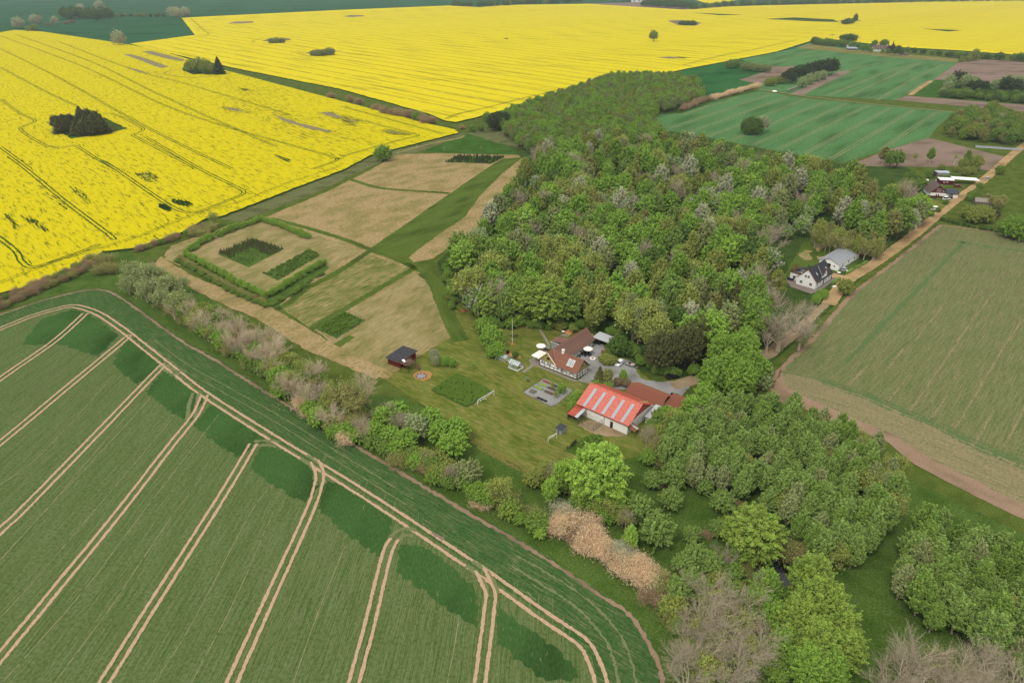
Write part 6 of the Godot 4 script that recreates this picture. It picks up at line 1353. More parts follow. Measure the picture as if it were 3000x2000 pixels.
	for k in 4:
		mb.tube(Vector3(L + 2.9, 1.8, 0.6 + 1.35 * k), Vector3(L + 8.3, 1.8, 0.6 + 1.35 * k), 0.012, 0.012, 3)
	part("roof_wire", mb, M.mesh_wire, run)
	# the long rust-brown stable behind it, with its end block
	var s := thing("stable", "long low stable with a rust-brown corrugated roof behind the red barn", "barn", Vector3(32.0, 0.1, -159.3), -40.0)
	walls(s, -9.6, 2.0, -21.8, -14.6, 2.6, M.lime)
	gable_x(s, -9.5, -21.8, -14.6, 2.6, 4.3, M.brick)
	slope(s, "roof_slope", Vector3(-9.9, 2.7, -14.3), Vector3(2.3, 2.7, -14.3), Vector3(2.3, 4.6, -18.0), Vector3(-9.9, 4.6, -18.0), M.rust, 0.1, 14)
	slope(s, "roof_slope", Vector3(2.3, 2.7, -22.1), Vector3(-9.9, 2.7, -22.1), Vector3(-9.9, 4.6, -18.0), Vector3(2.3, 4.6, -18.0), M.rust2, 0.1, 14)
	mb = MB.new(); mb.tube(Vector3(-9.9, 4.72, -18.0), Vector3(2.3, 4.72, -18.0), 0.12, 0.12, 6); part("ridge_cap", mb, M.rust2, s)
	mb = MB.new(); mb.slab(Vector3(-4.6, 2.83, -22.1), Vector3(-4.4, 2.83, -22.1), Vector3(-4.4, 4.73, -18.0), Vector3(-4.6, 4.73, -18.0), 0.03); part("flashing", mb, M.rust2, s)
	mb = MB.new(); mb.span(Vector3(2.0, 0, -21.4), Vector3(7.4, 2.4, -15.6)); part("end_block_wall", mb, M.lime, s)
	slope(s, "end_block_roof", Vector3(2.2, 2.5, -15.2), Vector3(7.7, 2.5, -15.2), Vector3(7.7, 3.9, -21.8), Vector3(2.2, 3.9, -21.8), M.rust, 0.1, 14)
	# white sheeted lean-to between barn and stable
	var wl := thing("lean_to_shed", "lean-to shed with white corrugated sheets and one rusty sheet beside the barn", "shed", Vector3(32.0, 0.1, -159.3), -40.0)
	mb = MB.new(); mb.span(Vector3(0.9, 0, -13.6), Vector3(5.6, 2.1, -8.4)); part("wall", mb, M.lime, wl)
	for k in 6:
		var x := 0.7 + 0.9 * k
		slope(wl, "roof_sheet", Vector3(x, 2.3 + 0.02 * (k % 2), -7.9), Vector3(x + 0.88, 2.3 + 0.02 * (k % 2), -7.9), Vector3(x + 0.88, 3.2 + 0.02 * (k % 2), -14.2), Vector3(x, 3.2 + 0.02 * (k % 2), -14.2), M.sheet_white, 0.05, 0)
	slope(wl, "rusty_sheet", Vector3(2.5, 2.42, -8.0), Vector3(3.05, 2.42, -8.0), Vector3(3.05, 2.95, -11.5), Vector3(2.5, 2.95, -11.5), M.rust2, 0.04, 0)
	window(wl, Vector3(3.6, 1.2, -8.4), 0.9, 0.6, Vector3(0, 0, 1), 2, 1, M.dark_wood)


func red_shed() -> void:
	var o := thing("red_shed", "dark red wooden shed with a black felt roof and raised corner deck", "shed", Vector3(-36.2, 0.1, -195.8), -34.0)
	var board := func(a: Vector3, b: Vector3, h: float, n: int):
		for k in n:
			var mb := MB.new()
			var p := a.lerp(b, (k + 0.5) / n)
			var along := (b - a).normalized()
			var g := rng.randf_range(0.82, 1.0)
			mb.col = Color(g, g, g)
			mb.box(p + Vector3(0, h * 0.5, 0), Vector3((b - a).length() / n * 0.95, h, 0.05 + 0.03 * (k % 2)), Basis(along, Vector3.UP, along.cross(Vector3.UP)))
			part("board", mb, M.falu, o)
	board.call(Vector3(-5.4, 0, 0), Vector3(0, 0, 0), 2.25, 26)
	board.call(Vector3(0, 0, 0), Vector3(0, 0, -7.6), 2.3, 36)
	board.call(Vector3(-5.4, 0, -7.6), Vector3(-5.4, 0, 0), 2.2, 36)
	board.call(Vector3(0, 0, -7.6), Vector3(-5.4, 0, -7.6), 2.6, 26)
	var mb := MB.new(); mb.span(Vector3(-5.3, 0, -7.5), Vector3(-0.1, 2.1, -0.1)); part("inner_wall", mb, M.falu_dark, o)
	slope(o, "roof", Vector3(-5.9, 2.3, 0.5), Vector3(0.6, 2.3, 0.5), Vector3(0.6, 2.85, -8.2), Vector3(-5.9, 2.85, -8.2), M.felt, 0.1, 9)
	mb = MB.new(); mb.span(Vector3(-5.95, 2.2, 0.5), Vector3(0.65, 2.36, 0.55)); part("fascia", mb, M.zinc, o)
	for k in 14:
		mb = MB.new(); mb.span(Vector3(0.1 + 0.27 * k, 2.3, -3.2), Vector3(0.35 + 0.27 * k, 2.36, 0.6)); part("deck_board", mb, M.deck, o)
	mb = MB.new(); mb.span(Vector3(0.05, 2.15, -3.25), Vector3(3.95, 2.3, -3.15)); mb.span(Vector3(0.05, 2.15, 0.5), Vector3(3.95, 2.3, 0.6)); part("deck_beam", mb, M.falu, o)
	for p in [[3.8, 0.5], [3.8, -3.1], [0.3, 0.5]]:
		mb = MB.new(); mb.span(Vector3(p[0] - 0.06, 0, p[1] - 0.06), Vector3(p[0] + 0.06, 3.2, p[1] + 0.06)); part("deck_post", mb, M.falu, o)
	for h in [2.65, 2.95, 3.2]:
		mb = MB.new(); mb.span(Vector3(0.3, h, 0.5), Vector3(3.85, h + 0.09, 0.56)); part("railing", mb, M.falu if h > 3 else M.deck, o)
		mb = MB.new(); mb.span(Vector3(3.8, h, -3.1), Vector3(3.86, h + 0.09, 0.5)); part("railing", mb, M.falu if h > 3 else M.deck, o)
		mb = MB.new(); mb.span(Vector3(0.3, h, -3.2), Vector3(2.6, h + 0.09, -3.14)); part("railing", mb, M.falu if h > 3 else M.deck, o)
	for k in 8:      # stair down from the deck
		mb = MB.new(); mb.span(Vector3(4.0 + 0.24 * k, 2.1 - 0.27 * k, -3.1), Vector3(4.26 + 0.24 * k, 2.16 - 0.27 * k, -2.2)); part("stair_tread", mb, M.deck, o)
	for z in [-3.12, -2.2]:
		mb = MB.new(); mb.tube(Vector3(3.95, 2.2, z), Vector3(5.95, 0.05, z), 0.06, 0.06, 4); mb.tube(Vector3(3.95, 3.1, z), Vector3(5.95, 1.0, z), 0.04, 0.04, 4); mb.tube(Vector3(5.95, 0, z), Vector3(5.95, 1.0, z), 0.04, 0.04, 4); part("stair_rail", mb, M.falu, o)
	for p in [[0.9, -0.7, "round white table on the red shed's deck"], [1.7, -0.2, "round white stool on the red shed's deck"]]:
		var w: Vector3 = o.transform * Vector3(p[0], 2.36, p[1])
		var t := thing("garden_table", p[2], "table", w)
		mb = MB.new(); mb.lathe(Vector3.ZERO, [[0.0, 0.62], [0.5, 0.62], [0.5, 0.66], [0.0, 0.67]], 14); part("table_top", mb, M.white, t)
		mb = MB.new(); mb.lathe(Vector3.ZERO, [[0.25, 0.0], [0.05, 0.06], [0.05, 0.62]], 8); part("pedestal", mb, M.steel, t)


func greenhouse(at: Vector3, turn: float, L: float, W: float, eave: float, ridge: float, label: String, fr: Material, base: float) -> void:
	var o := thing("greenhouse", label, "greenhouse", at, turn)
	var mb := MB.new()
	if base > 0.0:
		mb.span(Vector3(0, 0, -0.15), Vector3(L, base, 0)); mb.span(Vector3(0, 0, -W), Vector3(L, base, -W + 0.15)); mb.span(Vector3(0, 0, -W + 0.15), Vector3(0.15, base, -0.15)); mb.span(Vector3(L - 0.15, 0, -W + 0.15), Vector3(L, base, -0.15))
		part("base_wall", mb, M.lime, o)
	var n := int(L / 0.75)
	for k in n + 1:
		var x := L * k / n
		mb = MB.new()
		mb.tube(Vector3(x, base, 0), Vector3(x, eave, 0), 0.045, 0.045, 4); mb.tube(Vector3(x, base, -W), Vector3(x, eave, -W), 0.045, 0.045, 4)
		mb.tube(Vector3(x, eave, 0), Vector3(x, ridge, -W * 0.5), 0.035, 0.035, 4); mb.tube(Vector3(x, eave, -W), Vector3(x, ridge, -W * 0.5), 0.035, 0.035, 4)
		part("frame_rib", mb, fr, o)
	for q in [[eave, 0.0], [eave, -W], [ridge, -W * 0.5], [base, 0.0], [base, -W]]:
		mb = MB.new(); mb.tube(Vector3(0, q[0], q[1]), Vector3(L, q[0], q[1]), 0.05, 0.05, 4); part("frame_rail", mb, fr, o)
	for x in [0.0, L]:
		mb = MB.new(); mb.tube(Vector3(x, eave, 0), Vector3(x, eave, -W), 0.04, 0.04, 4); mb.tube(Vector3(x, base, -W * 0.33), Vector3(x, eave + (ridge - eave) * 0.66, -W * 0.33), 0.04, 0.04, 4); mb.tube(Vector3(x, base, -W * 0.66), Vector3(x, eave + (ridge - eave) * 0.66, -W * 0.66), 0.04, 0.04, 4); part("end_frame", mb, fr, o)
	for k in n:
		var a := L * k / n + 0.04
		var b := L * (k + 1) / n - 0.04
		for q in [[base, 0.0, eave, 0.0], [base, -W, eave, -W], [eave, 0.0, ridge, -W * 0.5], [eave, -W, ridge, -W * 0.5]]:
			mb = MB.new(); mb.quad(Vector3(a, q[0], q[1]), Vector3(b, q[0], q[1]), Vector3(b, q[2], q[3]), Vector3(a, q[2], q[3])); part("pane", mb, M.glass if q[2] == eave else M.glass_roof, o)


func white_house() -> void:
	var o := thing("white_house", "white two-storey house with black tiled roof beside the dirt road", "house", Vector3(122.1, 0.2, -258.4), 44.6)
	# local x along the road side, local -z away from it ... the near gable faces the viewer's left
	var L := 14.6
	var W := 8.0
	var g := Vector3(-1, 0, 0)
	var f := Vector3(0, 0, 1)
	walls(o, 0.0, L, -W, 0.0, 3.0, M.white)
	gable_x(o, 0.12, -W, 0.0, 3.0, 7.2, M.white)
	gable_x(o, L - 0.12, -W, 0.0, 3.0, 7.2, M.white)
	gable_roof(o, -0.25, L + 0.25, -W - 0.5, 0.5, 2.7, 7.4, true, [M.black_roof, M.black_roof], 0.15, 16)
	var mb := MB.new()
	for s in [0.5, -W - 0.5]:
		mb.slab(Vector3(-0.3, 2.66, s), Vector3(-0.24, 2.66, s), Vector3(-0.24, 7.36, -W * 0.5), Vector3(-0.3, 7.36, -W * 0.5), 0.12)
	part("barge_board", mb, M.barn_red2, o)
	for z in [-2.0, -6.0]:
		window(o, Vector3(0.0, 1.5, z), 1.1, 1.2, g, 2, 2)
	for z in [-3.4, -4.6]:
		window(o, Vector3(0.0, 4.4, z), 0.9, 1.1, g, 2, 2)
	for x in [1.6, 4.4, 9.5, 12.5]:
		window(o, Vector3(x, 1.5, 0.0), 1.1, 1.2, f, 2, 2)
	mb = MB.new(); mb.span(Vector3(7.0, 0, -0.02), Vector3(8.0, 2.1, 0.05)); part("door", mb, M.dark_wood, o)
	# cross gable towards the road
	var cx := 7.2
	mb = MB.new(); mb.span(Vector3(cx - 2.2, 2.7, -3.0), Vector3(cx + 2.2, 4.6, 0.12)); part("dormer_wall", mb, M.white, o)
	gable_z(o, 0.02, cx - 2.2, cx + 2.2, 4.6, 6.7, M.white)
	slope(o, "dormer_roof", Vector3(cx - 2.6, 4.3, -3.4), Vector3(cx - 2.6, 4.3, 0.4), Vector3(cx, 6.9, 0.4), Vector3(cx, 6.9, -3.4), M.black_roof, 0.12, 10)
	slope(o, "dormer_roof", Vector3(cx + 2.6, 4.3, 0.4), Vector3(cx + 2.6, 4.3, -3.4), Vector3(cx, 6.9, -3.4), Vector3(cx, 6.9, 0.4), M.black_roof, 0.12, 10)
	mb = MB.new(); mb.tube(Vector3(cx - 2.55, 4.5, 0.1), Vector3(cx - 0.1, 7.0, -3.3), 0.14, 0.14, 5); part("valley_gutter", mb, M.zinc, o)
	for s in [-1, 1]:
		mb = MB.new(); mb.slab(Vector3(cx + 2.7 * s, 4.26, 0.4), Vector3(cx + 2.7 * s, 4.26, 0.46), Vector3(cx, 6.94, 0.46), Vector3(cx, 6.94, 0.4), 0.14); part("barge_board", mb, M.barn_red2, o)
	window(o, Vector3(cx, 5.0, 0.13), 1.4, 1.1, f, 3, 2)
	for x in [3.0, 11.6]:
		mb = MB.new(); mb.slab(Vector3(x, 4.55, -1.4), Vector3(x + 0.75, 4.55, -1.4), Vector3(x + 0.75, 5.5, -2.3), Vector3(x, 5.5, -2.3), 0.28); part("roof_window", mb, M.skylight, o)
	# flat-roofed wing with balcony at the back
	mb = MB.new(); mb.span(Vector3(3.0, 0, -12.2), Vector3(9.0, 2.9, -W)); part("rear_wing_wall", mb, M.white, o)
	slope(o, "rear_wing_roof", Vector3(5.2, 2.95, -12.4), Vector3(9.3, 2.95, -12.4), Vector3(9.3, 5.2, -7.0), Vector3(5.2, 5.2, -7.0), M.black_roof, 0.12, 8)
	for k in 10:
		mb = MB.new(); mb.span(Vector3(2.9, 2.95, -12.3 + 0.42 * k), Vector3(5.2, 3.0, -11.92 + 0.42 * k)); part("balcony_board", mb, M.deck, o)
	mb = MB.new()
	for h in [3.3, 3.65, 4.0]:
		mb.span(Vector3(2.9, h, -12.35), Vector3(2.96, h + 0.08, -8.1)); mb.span(Vector3(2.96, h, -12.35), Vector3(5.2, h + 0.08, -12.29))
	for k in 6:
		mb.span(Vector3(2.9, 2.95, -12.35 + 0.84 * k), Vector3(2.98, 4.05, -12.27 + 0.84 * k))
	part("balcony_rail", mb, M.dark_wood, o)
	mb = MB.new(); mb.span(Vector3(5.0, 2.9, -12.0), Vector3(5.7, 5.6, -11.3)); mb.span(Vector3(4.95, 5.5, -12.05), Vector3(5.75, 5.7, -11.25)); var ch := part("chimney", mb, M.brick, o)
	mb = MB.new(); mb.span(Vector3(5.1, 5.7, -11.9), Vector3(5.6, 5.9, -11.4)); part("chimney_cap", mb, M.dark, ch)
	window(o, Vector3(3.0, 1.3, -10.4), 1.2, 1.3, g, 2, 2)
	# the long white outbuilding
	var b := thing("outbuilding", "long white outbuilding with a pale grey roof and dark open gateway", "barn", Vector3(139.22, 0, -277.53), 44.6)
	var bl := 22.0
	mb = MB.new(); mb.span(Vector3(0, 0, -0.25), Vector3(bl, 2.9, 0)); part("wall", mb, M.white, b)
	mb = MB.new(); mb.span(Vector3(0, 0, -8.4), Vector3(bl, 2.9, -8.15)); part("wall", mb, M.white, b)
	mb = MB.new(); mb.span(Vector3(bl - 0.25, 0, -8.15), Vector3(bl, 2.9, -0.25)); part("wall", mb, M.white, b)
	mb = MB.new(); mb.span(Vector3(0, 0, -8.15), Vector3(0.25, 2.9, -6.6)); part("wall", mb, M.white, b)     # the gable wall stands open between -6.6 and -3.4
	mb = MB.new(); mb.span(Vector3(0, 0, -3.4), Vector3(0.25, 2.9, -0.25)); part("wall", mb, M.white, b)
	mb = MB.new(); mb.span(Vector3(0, 2.5, -6.6), Vector3(0.25, 2.9, -3.4)); part("lintel", mb, M.white, b)
	gable_x(b, 0.12, -8.4, 0.0, 2.9, 4.6, M.white)
	gable_x(b, bl - 0.12, -8.4, 0.0, 2.9, 4.6, M.brick)
	gable_roof(b, -0.3, bl + 0.3, -8.8, 0.4, 2.9, 4.75, true, [M.grey_roof, M.grey_roof], 0.1, 8)
	for x in [4.5, 10.5, 16.5]:
		window(b, Vector3(x, 1.7, 0.0), 0.7, 0.9, f, 1, 2, M.dark_wood)
	window(b, Vector3(0.0, 1.9, -1.8), 0.5, 0.5, g, 1, 1, M.dark_wood)
	for k in 9:
		mb = MB.new(); mb.span(Vector3(bl + 0.5 + 0.6 * k, 0, -0.1), Vector3(bl + 1.05 + 0.6 * k, 1.5, 0.0)); part("yard_board", mb, M.falu_dark, b)


func red_house() -> void:
	var o := thing("red_house", "red-boarded and white house with grey roof and solar panels by the road", "house", Vector3(236.11, 0, -387.25), -12.0)
	# front gable faces the viewer
	var f := Vector3(0, 0, 1)
	walls(o, 0.0, 8.2, -12.0, 0.0, 2.5, M.lime)
	gable_z(o, -0.1, 0.0, 8.2, 2.5, 6.6, M.falu)
	gable_z(o, -11.9, 0.0, 8.2, 2.5, 6.6, M.falu)
	gable_roof(o, -0.4, 8.6, -12.4, 0.4, 2.35, 6.75, false, [M.eternit, M.eternit], 0.12, 14)
	window(o, Vector3(4.1, 4.0, 0.0), 1.9, 1.5, f, 3, 2)
	window(o, Vector3(3.4, 1.3, 0.0), 0.7, 1.1, f, 1, 2); window(o, Vector3(4.5, 1.3, 0.0), 0.7, 1.1, f, 1, 2)
	var mb := MB.new(); mb.lathe(Vector3(6.4, 3.6, 0.1), [[0.0, 0.05], [0.45, 0.16], [0.5, 0.0], [0.0, 0.0]], 12); part("satellite_dish", mb, M.white, o)
	mb = MB.new(); mb.span(Vector3(3.7, 6.2, -9.4), Vector3(4.5, 7.7, -8.6)); part("chimney", mb, M.stone, o)
	mb = MB.new(); mb.span(Vector3(5.9, 4.4, -4.4), Vector3(6.5, 6.2, -3.8)); part("chimney", mb, M.stone, o)
	mb = MB.new(); mb.span(Vector3(-1.4, 0.0, 0.3), Vector3(8.0, 0.9, 0.5)); part("terrace_screen", mb, M.falu_dark, o)
	# extension with solar panels
	mb = MB.new(); mb.span(Vector3(8.2, 0, -6.0), Vector3(14.4, 2.4, -1.6)); mb.span(Vector3(8.2, 0, -1.6), Vector3(9.4, 2.4, 0.2)); mb.span(Vector3(11.8, 0, -1.6), Vector3(14.4, 2.4, 0.2)); part("extension_wall", mb, M.lime, o)
	slope(o, "extension_roof", Vector3(8.0, 2.4, 0.7), Vector3(14.8, 2.4, 0.7), Vector3(14.8, 4.2, -3.2), Vector3(8.0, 4.2, -3.2), M.black_roof, 0.1, 0)
	slope(o, "extension_roof", Vector3(14.8, 2.4, -6.6), Vector3(8.0, 2.4, -6.6), Vector3(8.0, 4.2, -3.2), Vector3(14.8, 4.2, -3.2), M.black_roof, 0.1, 0)
	gable_x(o, 14.3, -6.0, 0.2, 2.4, 4.1, M.lime)
	for r in 2:
		for c in 6:
			var lo := Vector3(8.3 + 1.06 * c, lerpf(2.4, 4.2, 0.06 + 0.47 * r) + 0.15, lerpf(0.7, -3.2, 0.06 + 0.47 * r))
			var hi := Vector3(8.3 + 1.06 * c, lerpf(2.4, 4.2, 0.48 + 0.47 * r) + 0.15, lerpf(0.7, -3.2, 0.48 + 0.47 * r))
			mb = MB.new(); mb.slab(lo, lo + Vector3(1.0, 0, 0), hi + Vector3(1.0, 0, 0), hi, 0.05); part("solar_panel", mb, M.solar, o)
	window(o, Vector3(14.4, 1.3, -2.0), 0.9, 1.2, Vector3(1, 0, 0), 1, 2)
	# two flat white carport roofs behind it
	var c1 := thing("carport", "long flat white carport roof to the right of the red house", "carport", Vector3(263.97, 0, -413.70), -10.0)
	mb = MB.new(); mb.slab(Vector3(0, 2.9, 0), Vector3(14.5, 2.5, 0), Vector3(14.5, 2.6, -6.0), Vector3(0, 3.0, -6.0), 0.15); part("roof", mb, M.white, c1)
	for p in [[0.3, -0.3], [7.0, -0.3], [14.0, -0.3], [14.0, -5.7]]:
		mb = MB.new(); mb.span(Vector3(p[0], 0, p[1] - 0.1), Vector3(p[0] + 0.12, 2.55, p[1])); part("post", mb, M.falu_dark, c1)
	var c2 := thing("carport", "small flat white shed roof to the left of the red house's chimney", "carport", Vector3(255.51, 0, -412.75), -10.0)
	mb = MB.new(); mb.slab(Vector3(0, 2.6, 0), Vector3(8.0, 2.6, 0), Vector3(8.0, 2.8, -5.5), Vector3(0, 2.8, -5.5), 0.15); part("roof", mb, M.white, c2)
	mb = MB.new(); mb.span(Vector3(0.1, 0, -5.2), Vector3(7.8, 2.5, -0.3)); part("wall", mb, M.falu_dark, c2)
	window(c2, Vector3(2.4, 1.5, -0.3), 0.8, 1.0, Vector3(0, 0, 1), 2, 2); window(c2, Vector3(4.2, 1.5, -0.3), 0.8, 1.0, Vector3(0, 0, 1), 2, 2)
	# weathered shed across the road
	var s := thing("old_shed", "weathered pale shed with stained corrugated roof across the dirt road", "shed", Vector3(253.01, 0, -372.11), -16.0)
	walls(s, 0.0, 9.0, -4.6, 0.0, 1.8, M.grey_wood, 0.12)
	gable_x(s, 0.1, -4.6, 0.0, 1.8, 3.3, M.grey_wood); gable_x(s, 8.9, -4.6, 0.0, 1.8, 3.3, M.grey_wood)
	gable_roof(s, -0.2, 9.2, -4.9, 0.3, 1.7, 3.4, true, [M.stone, M.stone], 0.06, 5)


func far_farm() -> void:
	var o := thing("whitewashed_farmhouse", "distant whitewashed farmhouse with grey roof among garden trees by the rape", "house", Vector3(552.53, 0, -1154.46), -14.0)
	walls(o, 0.0, 24.0, -9.0, 0.0, 3.0, M.lime)
	gable_x(o, 23.9, -9.0, 0.0, 3.0, 8.0, M.lime); gable_x(o, 0.1, -9.0, 0.0, 3.0, 8.0, M.lime)
	gable_roof(o, -0.5, 24.5, -9.5, 0.5, 3.0, 8.2, true, [M.eternit, M.eternit], 0.2, 6)
	for x in [5.0, 19.0]:
		var mb := MB.new(); mb.span(Vector3(x, 7.0, -5.0), Vector3(x + 1.0, 9.6, -4.0)); part("chimney", mb, M.lime, o)
	for x in [3.0, 8.0, 13.0, 18.0, 22.0]:
		window(o, Vector3(x, 1.7, 0.0), 1.4, 1.4, Vector3(0, 0, 1), 2, 2)
	var b := thing("whitewashed_farmhouse", "distant white gabled house with slate roof left of the grey farmhouse", "house", Vector3(542.17, 0, -1201.80), 60.0)
	walls(b, 0.0, 14.0, -9.0, 0.0, 4.0, M.lime)
	gable_x(b, 0.1, -9.0, 0.0, 4.0, 9.0, M.lime); gable_x(b, 13.9, -9.0, 0.0, 4.0, 9.0, M.lime)
	gable_roof(b, -0.5, 14.5, -9.5, 0.5, 3.9, 9.2, true, [M.black_roof, M.black_roof], 0.2, 6)
	window(b, Vector3(0.0, 2.0, -4.5), 1.4, 1.4, Vector3(-1, 0, 0), 2, 2)
	var c := thing("field_shed", "distant low dark open shed in front of the slate-roofed house", "shed", Vector3(520.96, 0, -1169.13), -10.0)
	walls(c, 0.0, 14.0, -8.0, 0.0, 2.4, M.grey_wood)
	slope(c, "roof", Vector3(-0.5, 2.5, 0.5), Vector3(14.5, 2.5, 0.5), Vector3(14.5, 3.8, -8.5), Vector3(-0.5, 3.8, -8.5), M.grey_roof, 0.15, 0)
	var d := thing("field_shed", "distant small grey stable in the pasture right of the farm trees", "shed", Vector3(565.85, 0, -1095.35), -12.0)
	walls(d, 0.0, 11.0, -5.0, 0.0, 2.6, M.grey_wood)
	slope(d, "roof", Vector3(-0.5, 2.6, 0.5), Vector3(11.5, 2.6, 0.5), Vector3(11.5, 3.4, -5.5), Vector3(-0.5, 3.4, -5.5), M.eternit, 0.15, 0)
	var h := thing("storage_hall", "distant long pale hall at the top edge of the view", "barn", Vector3(430.93, 0, -2802.71), -6.0)
	walls(h, 0.0, 110.0, -30.0, 0.0, 7.0, M.lime)
	gable_roof(h, -1.0, 111.0, -31.0, 1.0, 7.0, 11.0, true, [M.grey_roof, M.grey_roof], 0.3, 3)
	for k in 6:
		window(h, Vector3(10.0 + 18.0 * k, 3.5, 0.0), 6.0, 3.0, Vector3(0, 0, 1), 3, 1)


func build_buildings() -> void:
	M.glass_roof = plain(Color(0.84, 0.89, 0.92, 0.42), 0.05, 0.5)
	M.glass_roof.transparency = BaseMaterial3D.TRANSPARENCY_ALPHA
	farmhouse()
	barn()
	red_shed()
	white_house()
	red_house()
	far_farm()
	greenhouse(Vector3(-1.27, 0, -196.15), -39.0, 4.0, 3.2, 1.9, 2.9, "grey-framed glass greenhouse on a low white wall below the farmhouse", M.black, 0.6)
	greenhouse(Vector3(-5.35, 0, -202.06), -39.0, 4.2, 2.4, 1.5, 2.1, "older empty aluminium greenhouse beside the hazel bushes", M.steel, 0.0)
	# carport at the end of the yard
	var o := thing("carport", "open black carport with a pale sheet roof at the end of the yard", "carport", Vector3(28.11, 0, -213.03), -39.0)
	var mb := MB.new(); mb.slab(Vector3(-0.3, 2.4, 0.4), Vector3(6.4, 2.3, 0.4), Vector3(6.4, 2.4, -4.4), Vector3(-0.3, 2.6, -4.4), 0.1); part("roof", mb, M.sheet_white, o)
	mb = MB.new(); mb.span(Vector3(0, 0, -4.2), Vector3(6.2, 2.3, -4.1)); part("back_wall", mb, M.dark_wood, o)
	mb = MB.new(); mb.span(Vector3(0, 0, -4.1), Vector3(0.12, 2.3, 0.0)); part("side_wall", mb, M.tar, o)
	mb = MB.new(); mb.span(Vector3(0.12, 0, -0.1), Vector3(2.4, 2.2, 0.0)); part("front_boards", mb, M.tar, o)
	for x in [2.4, 6.1]:
		mb = MB.new(); mb.span(Vector3(x, 0, -0.1), Vector3(x + 0.12, 2.3, 0.02)); part("post", mb, M.dark_wood, o)
	# small grey hut by the poultry run
	var hut := thing("hen_hut", "small grey wooden hut with a black roof on the lawn", "hut", Vector3(12.24, 0, -160.42), -40.0)
	walls(hut, 0.0, 1.9, -2.2, 0.0, 1.6, M.grey_board, 0.08)
	slope(hut, "roof", Vector3(-0.15, 1.6, 0.2), Vector3(2.05, 1.6, 0.2), Vector3(2.05, 1.95, -2.4), Vector3(-0.15, 1.95, -2.4), M.felt, 0.08, 0)
	mb = MB.new(); mb.span(Vector3(0.6, 0.1, 0.0), Vector3(1.2, 1.3, 0.04)); part("door", mb, M.grey_wood, hut)



# ---------- vehicles and garden things ----------
func car(label: String, called: String, at: Vector3, turn: float, paint: Material, length := 4.0, height := 1.5, van := false, lit := true) -> Node3D:
	var o := thing(called, label, "car", at, turn)          # nose towards +x
	var l := length * 0.5
	var w := 0.84
	var mb := MB.new()
	# body: lower shell drawn out along z with a narrower shoulder
	mb.prism([Vector2(-l, 0.28), Vector2(-l + 0.05, 0.85), Vector2(-l + 0.2, 0.95), Vector2(l * 0.42, 0.95), Vector2(l - 0.25, 0.78), Vector2(l, 0.6), Vector2(l, 0.3), Vector2(l - 0.2, 0.22), Vector2(-l + 0.2, 0.22)], -w, w)
	part("body", mb, paint, o)
	var cab := [Vector2(-l + 0.15, 0.9), Vector2(-l + 0.35, height - 0.05), Vector2(-l + 0.8, height), Vector2(l * 0.1, height - 0.03), Vector2(l * 0.52, 0.92)]
	mb = MB.new(); mb.prism(cab, -w + 0.14, w - 0.14); part("windows", mb, M.pane, o)
	mb = MB.new(); mb.prism([Vector2(-l + 0.3, height - 0.09), Vector2(-l + 0.38, height), Vector2(-l + 0.8, height + 0.04), Vector2(l * 0.08, height), Vector2(l * 0.16, height - 0.09)], -w + 0.11, w - 0.11)
	for x in [-l + 0.24, -l * 0.25, l * 0.3]:
		mb.box(Vector3(x, (0.9 + height) * 0.5 - 0.03, w - 0.13), Vector3(0.09, height - 0.95, 0.05)); mb.box(Vector3(x, (0.9 + height) * 0.5 - 0.03, -w + 0.13), Vector3(0.09, height - 0.95, 0.05))
	part("roof", mb, paint, o)
	for x in [-l + 0.75, l - 0.8]:
		for s in [-1, 1]:
			mb = MB.new(); mb.tube(Vector3(x, 0.31, s * (w - 0.16)), Vector3(x, 0.31, s * (w + 0.03)), 0.31, 0.31, 14)
			for k in 14:
				mb.tri(Vector3(x, 0.31, s * (w + 0.03)), Vector3(x + 0.31 * cos(TAU * k / 14), 0.31 + 0.31 * sin(TAU * k / 14), s * (w + 0.03)), Vector3(x + 0.31 * cos(TAU * (k + 1) / 14), 0.31 + 0.31 * sin(TAU * (k + 1) / 14), s * (w + 0.03)))
			var wh := part("wheel", mb, M.rubber, o)
			mb = MB.new(); mb.tube(Vector3(x, 0.31, s * (w + 0.02)), Vector3(x, 0.31, s * (w + 0.045)), 0.19, 0.16, 10); part("rim", mb, M.steel, wh)
	for s in [-1, 1]:
		mb = MB.new(); mb.box(Vector3(l - 0.05, 0.62, s * 0.62), Vector3(0.14, 0.16, 0.3)); part("headlight", mb, M.skylight, o)
		mb = MB.new(); mb.box(Vector3(-l + 0.04, 0.75, s * 0.68), Vector3(0.1, 0.22, 0.18)); part("tail_light", mb, M.paint_red, o)
		mb = MB.new(); mb.box(Vector3(l * 0.42, 1.0, s * (w + 0.08)), Vector3(0.12, 0.12, 0.18)); part("mirror", mb, paint, o)
	return o


